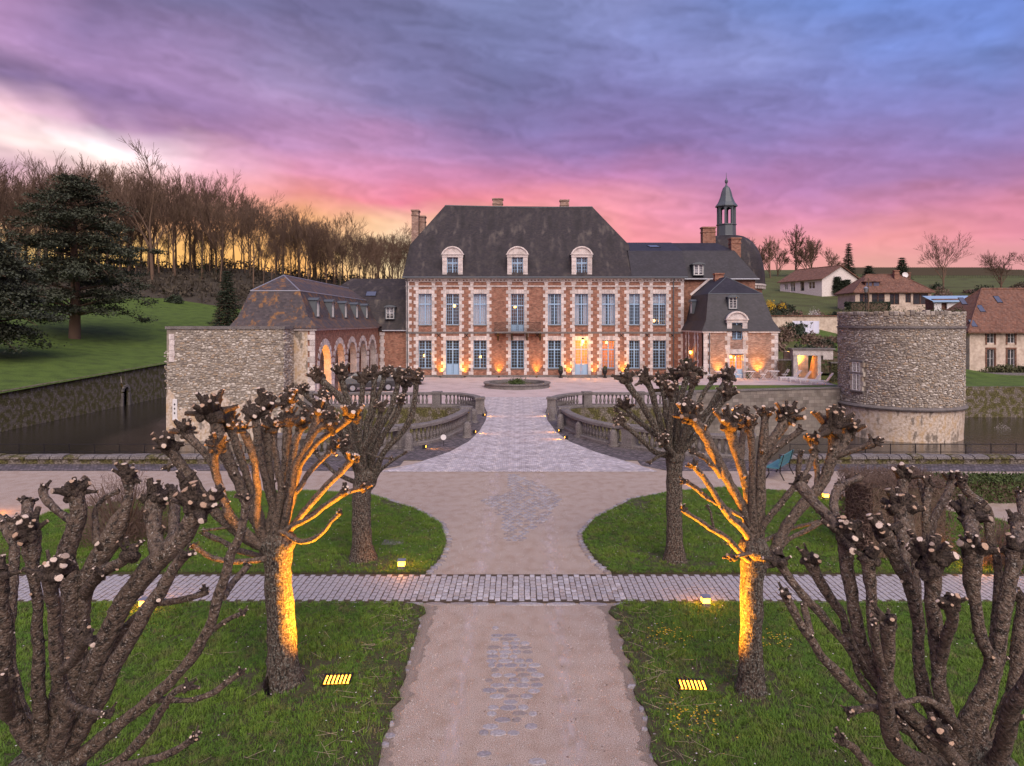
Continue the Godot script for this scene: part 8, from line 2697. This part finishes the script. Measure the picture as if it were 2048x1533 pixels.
func make_grass() -> void:
	var green := plain("grass_blade", Color.WHITE, 0.75)
	green.vertex_color_use_as_albedo = true
	green.backlight_enabled = true
	green.backlight = Color(0.25, 0.35, 0.1)
	var r := RandomNumberGenerator.new()
	r.seed = 65
	var patch := noise_of(66, 0.28, 3)
	var dry := noise_of(67, 0.6, 3)
	var k := 0
	for o in [LAWN_FAR_LEFT, LAWN_FAR_RIGHT, LAWN_NEAR_LEFT, LAWN_NEAR_RIGHT]:
		var far: bool = k < 2
		var poly := PackedVector2Array()
		for q in o: poly.append(Vector2(q[0], q[1]))
		var d0 := 14.4 if far else 5.0
		var d1 := 22.0 if far else 12.9
		var x0 := -13.4 if k % 2 == 0 else 1.5
		var at: Array[Transform3D] = []
		var tint: Array[Color] = []
		var want := 42000 if far else 46000
		for i in want:
			var d := r.randf_range(d0, d1)
			var x := x0 + r.randf() * 11.9
			if not Geometry2D.is_point_in_polygon(Vector2(x, d), poly): continue
			if not far and absf(x) > 0.78 * d + 1.2: continue
			var rich := patch.get_noise_2d(x * 3.0, d * 3.0)
			# the turf is thin along the drive and under the limes
			var edge := clampf((absf(x) - 1.75) / 0.9, 0.0, 1.0) if not far else 1.0
			var foot := Vector2(absf(x) - 3.4, fposmod(d - 5.1 + 2.5, 5.0) - 2.5).length()
			var thin := edge * smoothstep(0.25, 1.1, foot + 0.5 * dry.get_noise_2d(x * 2.0, d * 2.0))
			if r.randf() > 0.18 + 0.82 * thin: continue
			var s := r.randf_range(0.6, 1.25) * (1.0 + 0.55 * rich)
			at.append(Transform3D(Basis(Vector3.UP, r.randf() * TAU) * Basis.from_scale(Vector3(1.25, s, 1.25)), Vector3(x, 0.043, -d)))
			var straw := smoothstep(0.15, 0.5, dry.get_noise_2d(x * 4.0 + 50.0, d * 4.0)) * 0.55 + (0.5 if r.randf() < 0.05 else 0.0)
			var c := Color(0.085, 0.18, 0.014).lerp(Color(0.14, 0.235, 0.022), clampf(0.5 + rich, 0.0, 1.0)).lerp(Color(0.17, 0.15, 0.06), straw)
			tint.append(c * r.randf_range(0.75, 1.2))
		var mm := MultiMesh.new()
		mm.transform_format = MultiMesh.TRANSFORM_3D
		mm.use_colors = true
		mm.mesh = tuft(660 + k, 9, 0.055)
		mm.instance_count = at.size()
		for i in at.size():
			mm.set_instance_transform(i, at[i])
			mm.set_instance_color(i, tint[i])
		var n := MultiMeshInstance3D.new()
		n.name = numbered("grass")
		n.multimesh = mm
		n.material_override = green
		add_child(n)
		tag(n, ["short green grass of the far left lawn", "short green grass of the far right lawn", "short green grass of the near left lawn", "short green grass of the near right lawn"][k], "grass", "", "stuff")
		k += 1
	# daisies, celandines and fallen twigs
	for q in [["daisies", M.blossom, 900, 0.012, "tiny white daisies dotted over the lawns"], ["celandines", M.forsythia, 170, 0.014, "small yellow flowers in the near right lawn beside the floodlight"]]:
		var s := Geo.new()
		for i in q[2]:
			var x := r.randf_range(1.9, 10.5) * (1.0 if r.randf() < 0.5 else -1.0)
			var d := r.randf_range(14.6, 21.0)
			if q[0] == "celandines":
				x = [2.55, 2.35, 4.1][i % 3] + r.randfn() * 0.22
				d = [11.5, 9.1, 11.4][i % 3] + r.randfn() * 0.2
			elif r.randf() < 0.3: d = r.randf_range(7.0, 12.7)
			var c := Vector3(x, 0.1, -d)
			var e: float = q[3]
			for j in 5: s.tri(c, c + Vector3(cos(j * 1.257), 0.25, sin(j * 1.257)) * e, c + Vector3(cos(j * 1.257 + 1.0), 0.25, sin(j * 1.257 + 1.0)) * e)
		tag(part(self, q[0], s, q[1], Vector3.ZERO, "stuff"), q[4], "flowers", "", "stuff")
	var lv := Geo.new()
	for i in 1500:
		var d := r.randf_range(6.5, 23.0)
		var x := signf(r.randfn()) * (1.75 + absf(r.randfn()) * 0.7)
		if r.randf() < 0.15: x = r.randf_range(-1.7, 1.7)
		if d > 15.0: x *= 1.25
		leaf(lv, Vector3(x, 0.012 if absf(x) < 1.7 else 0.07, -d), 0.035, r, 1.2)
	tag(part(self, "fallen_leaves", lv, M.brown_twigs, Vector3.ZERO, "stuff"), "small brown fallen leaves along the drive and the lawn edges", "litter", "", "stuff")
	var tw := Geo.new()
	for i in 420:
		var x := r.randf_range(1.75, 6.5) * (1.0 if r.randf() < 0.6 else -1.0)
		var d := r.randf_range(7.0, 12.8)
		if r.randf() < 0.5: x = signf(x) * r.randf_range(1.7, 2.5)
		var a := Vector3(x, 0.085, -d)
		var dir := Vector3(r.randf_range(-1, 1), r.randf_range(0, 0.12), r.randf_range(-1, 1)).normalized()
		tw.rod(a, a + dir * r.randf_range(0.06, 0.3), 0.003, 0.002, 3, false)
	tag(part(self, "fallen_twigs", tw, M.straw, Vector3.ZERO, "stuff"), "dry twigs and straw lying in the near lawns", "litter", "", "stuff")


# ---------------------------------------------------------------- houses on the hill
func house(called: String, label: String, at: Vector3, turn: float, w: float, d: float, h: float, rise: float, hip: float, wall_m: Material, roof_m: Material, openings: Array) -> Node3D:
	var t := thing(called, label, "house", at, turn)
	var holes: Array = []
	for o in openings: holes.append([o[0] - o[2] / 2 + w / 2, o[1] + 1.5, o[0] + o[2] / 2 + w / 2, o[1] + o[3] + 1.5])
	wall(t, "front_wall", Vector3(-w / 2, -1.5, d / 2), Vector3.RIGHT, w, h + 1.5, 0.3, holes, wall_m)
	var b := Geo.new()
	b.span(Vector3(-w / 2, -1.5, -d / 2), Vector3(-w / 2 + 0.3, h, d / 2 - 0.3))
	b.span(Vector3(w / 2 - 0.3, -1.5, -d / 2), Vector3(w / 2, h, d / 2 - 0.3))
	b.span(Vector3(-w / 2 + 0.3, -1.5, -d / 2), Vector3(w / 2 - 0.3, h, -d / 2 + 0.3))
	if hip <= 0.0:
		for s in [-1.0, 1.0]:
			b.slab(PackedVector2Array([Vector2(-d / 2, 0), Vector2(d / 2, 0), Vector2(0, rise)]), Vector3(s * w / 2 if s > 0.0 else -w / 2 + 0.3, h, 0), Vector3.FORWARD, Vector3.UP, 0.3)
	part(t, "side_walls", b, wall_m)
	var back := Geo.new()
	back.span(Vector3(-w / 2 + 0.3, 0, -0.2), Vector3(w / 2 - 0.3, h, 0.0))
	part(t, "inner_wall", back, M.room)
	for o in openings:
		var n := node(t, "window", Vector3(o[0], 0, d / 2))
		casement(n, o[2], o[1], o[1] + o[3], 1, 2, 0, 0.0, -0.12, M[o[4]])
		if o.size() > 5:
			stone(n, "surround", Vector3(-o[2] / 2 - 0.18, o[1] - 0.15, -0.04), Vector3(-o[2] / 2, o[1] + o[3] + 0.2, 0.05), M[o[5]])
			stone(n, "surround", Vector3(o[2] / 2, o[1] - 0.15, -0.04), Vector3(o[2] / 2 + 0.18, o[1] + o[3] + 0.2, 0.05), M[o[5]])
			stone(n, "lintel", Vector3(-o[2] / 2, o[1] + o[3], -0.04), Vector3(o[2] / 2, o[1] + o[3] + 0.2, 0.05), M[o[5]])
	var e := 0.45
	var k := rise / (d / 2)
	var y0 := h - e * k
	var A := Vector3(-w / 2 - e, y0, d / 2 + e)
	var B := Vector3(w / 2 + e, y0, d / 2 + e)
	var C := Vector3(w / 2 + e, y0, -d / 2 - e)
	var D := Vector3(-w / 2 - e, y0, -d / 2 - e)
	var R0 := Vector3(-w / 2 - e + hip, h + rise, 0)
	var R1 := Vector3(w / 2 + e - hip, h + rise, 0)
	var up := Vector3(0, 0.14, 0)
	var rf := Geo.new()
	for q in [up, Vector3.ZERO]:
		rf.quad(A + q, B + q, R1 + q, R0 + q)
		rf.quad(C + q, D + q, R0 + q, R1 + q)
		if hip > 0.0:
			rf.tri(B + q, C + q, R1 + q)
			rf.tri(D + q, A + q, R0 + q)
	for q in ([[A, B], [B, C], [C, D], [D, A]] if hip > 0.0 else [[A, B], [C, D], [B, R1], [R1, C], [D, R0], [R0, A]]): rf.quad(q[0], q[1], q[1] + up, q[0] + up)
	part(t, "roof", rf, roof_m)
	var rg := Geo.new()
	rg.rod(R0 + up, R1 + up, 0.12, 0.12, 6)
	if hip > 0.0:
		for q in [[A, R0], [B, R1], [C, R1], [D, R0]]: rg.rod(q[0] + up, q[1] + up, 0.09, 0.09, 5)
	part(t, "ridge", rg, roof_m)
	return t


func make_village() -> void:
	var y := land(61.5, 140.0)
	house("bungalow", "pale bungalow with a red brown gabled roof on the hill", Vector3(61.6, 11.6, -140.0), -1.25, 12.0, 9.0, 2.3, 2.5, 0.0, M.pale_render, M.clay_tile,
		[[-4.2, 0.5, 1.0, 1.3, "white_paint"], [-2.2, 0.1, 1.4, 1.9, "white_paint"], [0.6, 0.1, 1.1, 1.9, "iron"], [3.2, 0.4, 1.8, 1.4, "white_paint"]])
	var h := house("hipped_house", "brown roofed house with a hipped roof and a brick chimney on the hill", Vector3(58.8, 7.9, -110.0), -0.12, 11.2, 8.0, 2.3, 2.7, 3.6, M.cream_render, M.clay_tile,
		[[-4.3, 0.4, 1.3, 1.5, "clay_tile"], [-2.2, 0.4, 1.9, 1.5, "clay_tile"], [0.2, 0.2, 1.4, 1.7, "clay_tile"], [2.2, 0.5, 0.8, 1.4, "clay_tile"], [4.0, 0.2, 2.2, 1.7, "clay_tile"]])
	chimney(h, "chimney", Vector3(1.3, 2.6, 0.6), Vector3(2.0, 5.6, 1.3), M.brick)
	chimney(h, "chimney", Vector3(3.3, 3.0, -0.6), Vector3(4.2, 5.3, 0.1), M.clay_tile)
	var dm := node(h, "dormer", Vector3(-2.6, 2.7, 2.9))
	var db := Geo.new()
	db.span(Vector3(-1.1, 0, -1.6), Vector3(1.1, 1.2, 0.0))
	part(dm, "dormer_wall", db, M.clay_tile)
	var dr := Geo.new()
	dr.quad(Vector3(-1.4, 1.15, 0.35), Vector3(1.4, 1.15, 0.35), Vector3(0.7, 1.9, -1.0), Vector3(-0.7, 1.9, -1.0))
	dr.tri(Vector3(1.4, 1.15, 0.35), Vector3(1.4, 1.15, -2.0), Vector3(0.7, 1.9, -1.0))
	dr.tri(Vector3(-1.4, 1.15, -2.0), Vector3(-1.4, 1.15, 0.35), Vector3(-0.7, 1.9, -1.0))
	part(dm, "dormer_roof", dr, M.clay_tile)
	var dw := Geo.new()
	for x in [-0.55, 0.55]: dw.span(Vector3(x - 0.4, 0.25, 0.01), Vector3(x + 0.4, 1.0, 0.03))
	part(dm, "dormer_panes", dw, M.skylight_glass)
	var dish := Geo.new()
	dish.lathe([Vector2(0.45, 0.12), Vector2(0.25, 0.04), Vector2(0.0, 0.0)], 14, Vector3.ZERO)
	var dq := part(h, "satellite_dish", dish, M.white_paint, Vector3(3.2, 5.0, 0.5))
	dq.rotation.x = 1.3
	var sh := thing("white_outbuilding", "small white outbuilding with a blue sloping roof behind the tower", "building", Vector3(60.2, 6.6, -95.0), -0.2)
	wall(sh, "front_wall", Vector3(-2.6, -1.5, 1.6), Vector3.RIGHT, 5.2, 3.1, 0.2, [[0.9, 1.9, 1.6, 2.9], [3.0, 1.9, 3.8, 2.9]], M.white_paint)
	var sb := Geo.new()
	sb.span(Vector3(-2.6, -1.5, -1.6), Vector3(2.6, 2.0, 1.2))
	part(sh, "body", sb, M.clay_tile)
	var sr := Geo.new()
	sr.quad(Vector3(-2.9, 1.62, 2.0), Vector3(2.9, 1.62, 2.0), Vector3(2.9, 2.5, -1.9), Vector3(-2.9, 2.5, -1.9))
	sr.quad(Vector3(-2.9, 1.5, 2.0), Vector3(2.9, 1.5, 2.0), Vector3(2.9, 1.62, 2.0), Vector3(-2.9, 1.62, 2.0))
	part(sh, "roof", sr, M.blue_paint)
	# the inn at the right edge
	var op: Array = []
	for x in [-9.1, -7.0, -4.9, -2.8]:
		op.append([x, 2.95, 0.75, 1.15, "white_paint", "clay_tile"])
		op.append([x, 0.4, 0.75, 1.9, "white_paint", "clay_tile"])
	var inn := house("roadside_inn", "long cream house with a big brown tiled roof cut by the right edge", Vector3(57.6, 0.25, -74.3), 0.0, 22.5, 8.6, 4.4, 4.2, 4.6, M.cream_render, M.clay_tile, op)
	for q in [[-10.4, 0.62], [-9.0, 0.45], [-6.5, 0.66], [-10.9, 0.12]]:
		var f := func(u: float, v: float) -> Vector3:
			var s: float = v
			return Vector3(u, lerpf(4.0, 8.74, s) + 0.02, lerpf(4.75, 0.0, s))
		skylight(inn, f.call(q[0], q[1]), f.call(q[0] + 0.6, q[1]), f.call(q[0] + 0.6, q[1] + 0.16), f.call(q[0], q[1] + 0.16))
	bush("inn_shrubs", "ragged row of dark shrubs under the windows of the inn", Vector3(50.5, 0.1, -68.8), Vector3(9.0, 1.1, 1.2), 2600, 0.25, M.olive_leaf, 701)
	var rp := setting("inn_terrace", sheet([[44.5, 66.5], [62, 66.5], [62, 69.9], [44.5, 69.9]], 0.28, 0.4), M.old_stone)
	# kitchen garden behind the gateway
	var gw := thing("garden_back_wall", "long pale rendered wall of the kitchen garden", "wall", Vector3(36.4, 4.2, -86.0))
	var g1 := Geo.new()
	g1.span(Vector3(-5.0, -0.8, -0.2), Vector3(4.5, 1.9, 0.2))
	part(gw, "masonry", g1, M.cream_render)
	var g2 := Geo.new()
	g2.span(Vector3(-5.1, 1.9, -0.35), Vector3(4.6, 2.02, 0.35))
	part(gw, "coping", g2, M.clay_tile)
	var gh := thing("greenhouse", "white glazed lean-to roof in the kitchen garden", "greenhouse", Vector3(34.6, 3.6, -82.5))
	var f1 := Geo.new()
	f1.quad(Vector3(-1.8, 0.5, 0.9), Vector3(1.4, 0.5, 0.9), Vector3(2.2, 1.9, -0.9), Vector3(-1.0, 1.9, -0.9))
	part(gh, "glazing", f1, M.polycarbonate)
	for k in 6:
		var s := Geo.new()
		var a := Vector3(-1.8 + k * 0.64, 0.52, 0.92)
		s.bar(a, a + Vector3(0.8, 1.4, -1.8), 0.05, 0.05)
		part(gh, "rafter", s, M.white_paint)
	var f2 := Geo.new()
	f2.span(Vector3(-1.8, -0.6, 0.8), Vector3(1.4, 0.5, 0.88))
	part(gh, "front", f2, M.polycarbonate)
	bush("forsythia_bush", "bright yellow forsythia bush, the left of the two", Vector3(37.0, 7.0, -100.0), Vector3(1.9, 1.9, 1.6), 900, 0.16, M.forsythia, 711)
	bush("forsythia_bush", "bright yellow forsythia bush, the right of the two", Vector3(38.5, 6.9, -99.5), Vector3(1.7, 1.5, 1.5), 800, 0.16, M.forsythia, 712)
	bush("blossom_bush", "white blossoming bush on the bank below the bungalow", Vector3(41.2, 5.9, -95.0), Vector3(2.2, 1.5, 1.5), 500, 0.12, M.blossom, 713)
	var r := RandomNumberGenerator.new()
	r.seed = 72
	var spots: Array = []
	for k in 60:
		var d := r.randf_range(68.0, 108.0)
		var px := r.randf_range(1535.0, 1700.0) if k < 40 else r.randf_range(1690.0, 1900.0)
		if k >= 40: d = r.randf_range(92.0, 105.0)
		spots.append([(px - 1036.0) / 1365.0 * d, d])
	for k in spots.size():
		var x: float = spots[k][0]
		var d: float = spots[k][1]
		var kind := r.randi() % 4
		var m: Material = [M.brown_twigs, M.olive_leaf, M.needles, M.undergrowth][kind]
		var o := bush("hillside_shrub", ["rusty brown", "olive green", "dark evergreen", "dull leafless"][kind] + " rough shrub on the bank below the hillside houses", Vector3(x, land(x, d) - 0.1, -d), Vector3(r.randf_range(2.0, 5.0), r.randf_range(0.8, 2.2), 2.0), 800, 0.32, m, 720 + k)
		o.set_meta("group", ["rusty", "olive", "evergreen", "leafless"][kind] + " shrubs on the bank")
	for k in 3:
		var d := 63.5 + k * 2.6
		hedge("garden_hedge", "clipped hedge in the terraced garden behind the gateway, %s" % ["the lowest", "the middle one", "the highest"][k], Vector3(31.0 + k, land(31.0, d), -d), Vector3(8.0, 0.8, 0.9), 3600, 0.14, M.box_leaf, 770 + k)
	for k in 3:
		conifer("small_cypress", "small dark cypress beside the bungalow, %s" % ["the tallest", "the middle one", "the shortest"][k], Vector3(62.5 + k * 0.95, 11.0, -133.5), [3.2, 2.4, 2.6][k], 1.1, 780 + k, false)
	hedge("hill_hedge", "dark hedge in front of the hipped house", Vector3(53.0, 6.9, -103.5), Vector3(6.5, 1.5, 1.2), 2200, 0.25, M.needles, 785)
	conifer("blue_fir", "bushy dark fir behind the hipped house", Vector3(76.0, land(76.0, 135.0), -135.0), 7.5, 6.5, 786, false)
	conifer("blue_fir", "broad low fir right of the hipped house chimney", Vector3(72.0, land(72.0, 140.0), -140.0), 5.5, 6.0, 787, false)
	# street lamp and pole beside the tower
	var sl := thing("street_lamp", "old street lamp standing behind the round tower", "street lamp", Vector3(45.9, 3.6, -90.0))
	var p1 := Geo.new()
	p1.tube(PackedVector3Array([Vector3.ZERO, Vector3(0, 3.0, 0), Vector3(0, 5.6, 0)]), PackedFloat32Array([0.1, 0.06, 0.05]), 7)
	part(sl, "pole", p1, M.iron)
	var p2 := Geo.new()
	p2.lathe([Vector2(0.08, 5.6), Vector2(0.2, 5.75), Vector2(0.3, 6.2), Vector2(0.34, 6.22), Vector2(0.1, 6.45), Vector2(0.0, 6.5)], 8, Vector3.ZERO)
	part(sl, "lantern", p2, M.zinc)
	var up := thing("wooden_pole", "thin wooden pole beside the street lamp", "pole", Vector3(46.5, 3.6, -90.5))
	var p3 := Geo.new()
	p3.tube(PackedVector3Array([Vector3.ZERO, Vector3(0, 7.6, 0)]), PackedFloat32Array([0.11, 0.08]), 7)
	part(up, "shaft", p3, M.wood_bark)
	var p4 := Geo.new()
	p4.span(Vector3(-0.35, 7.1, -0.05), Vector3(0.35, 7.2, 0.05))
	part(up, "cross_bar", p4, M.wood_bark)
	# vines on the brow of the hill
	var vn := Geo.new()
	for i in 60:
		var d := 190.0 + (i % 6) * 7.0
		var x0 := 96.0 + (i / 6) * 6.0
		for j in 9:
			var x := x0 + j * 0.7
			var b := Vector3(x, land(x, d) - 0.1, -d)
			vn.rod(b, b + Vector3(0, 1.4, 0), 0.05, 0.04, 3, false)
		vn.span(Vector3(x0, land(x0, d) + 0.6, -d - 0.06), Vector3(x0 + 6.0, land(x0, d) + 1.1, -d + 0.06))
	tag(part(self, "vineyard_rows", vn, M.undergrowth, Vector3.ZERO, "stuff"), "rows of bare vines along the brow of the hill", "vines", "", "stuff")
	# splash of the moat fountain
	var ws := Geo.new()
	for k in 160:
		var a := r.randf() * TAU
		var q := pow(r.randf(), 0.6)
		var c := Vector3(34.8 + cos(a) * q * 0.5, -2.28 + 0.5 * (1.0 - q) * r.randf(), -49.0 + sin(a) * q * 0.5)
		leaf(ws, c, 0.035, r, 0.0)
	tag(part(self, "water_spray", ws, M.blossom, Vector3.ZERO, "stuff"), "small white splash of a fountain in the moat right of the tower", "water spray", "", "stuff")


func _ready() -> void:
	rng.seed = 7
	make_light()
	make_materials()
	make_more_materials()
	make_land()
	make_plaza()
	make_rubble_kit()
	make_chateau()
	make_arcade()
	make_pavilion()
	make_dome()
	make_bastion()
	make_tower()
	make_bridge()
	make_court()
	make_cars()
	make_wood()
	make_park_trees()
	make_village()
	pollard("front_left", "pollarded lime nearest the camera on the left, its limbs cut by the frame", true)
	pollard("front_right", "pollarded lime nearest the camera on the right, its limbs cut by the frame", true)
	pollard("lit_left", "pollarded lime on the left lit amber from the right side of its trunk", true)
	pollard("lit_right", "pollarded lime on the right lit amber from the left side of its trunk", true)
	pollard("left_back", "unlit pollarded lime farther back on the left lawn", false)
	pollard("right_back", "unlit pollarded lime farther back on the right lawn", false)
	make_forecourt()
	make_paving()
	make_grass()
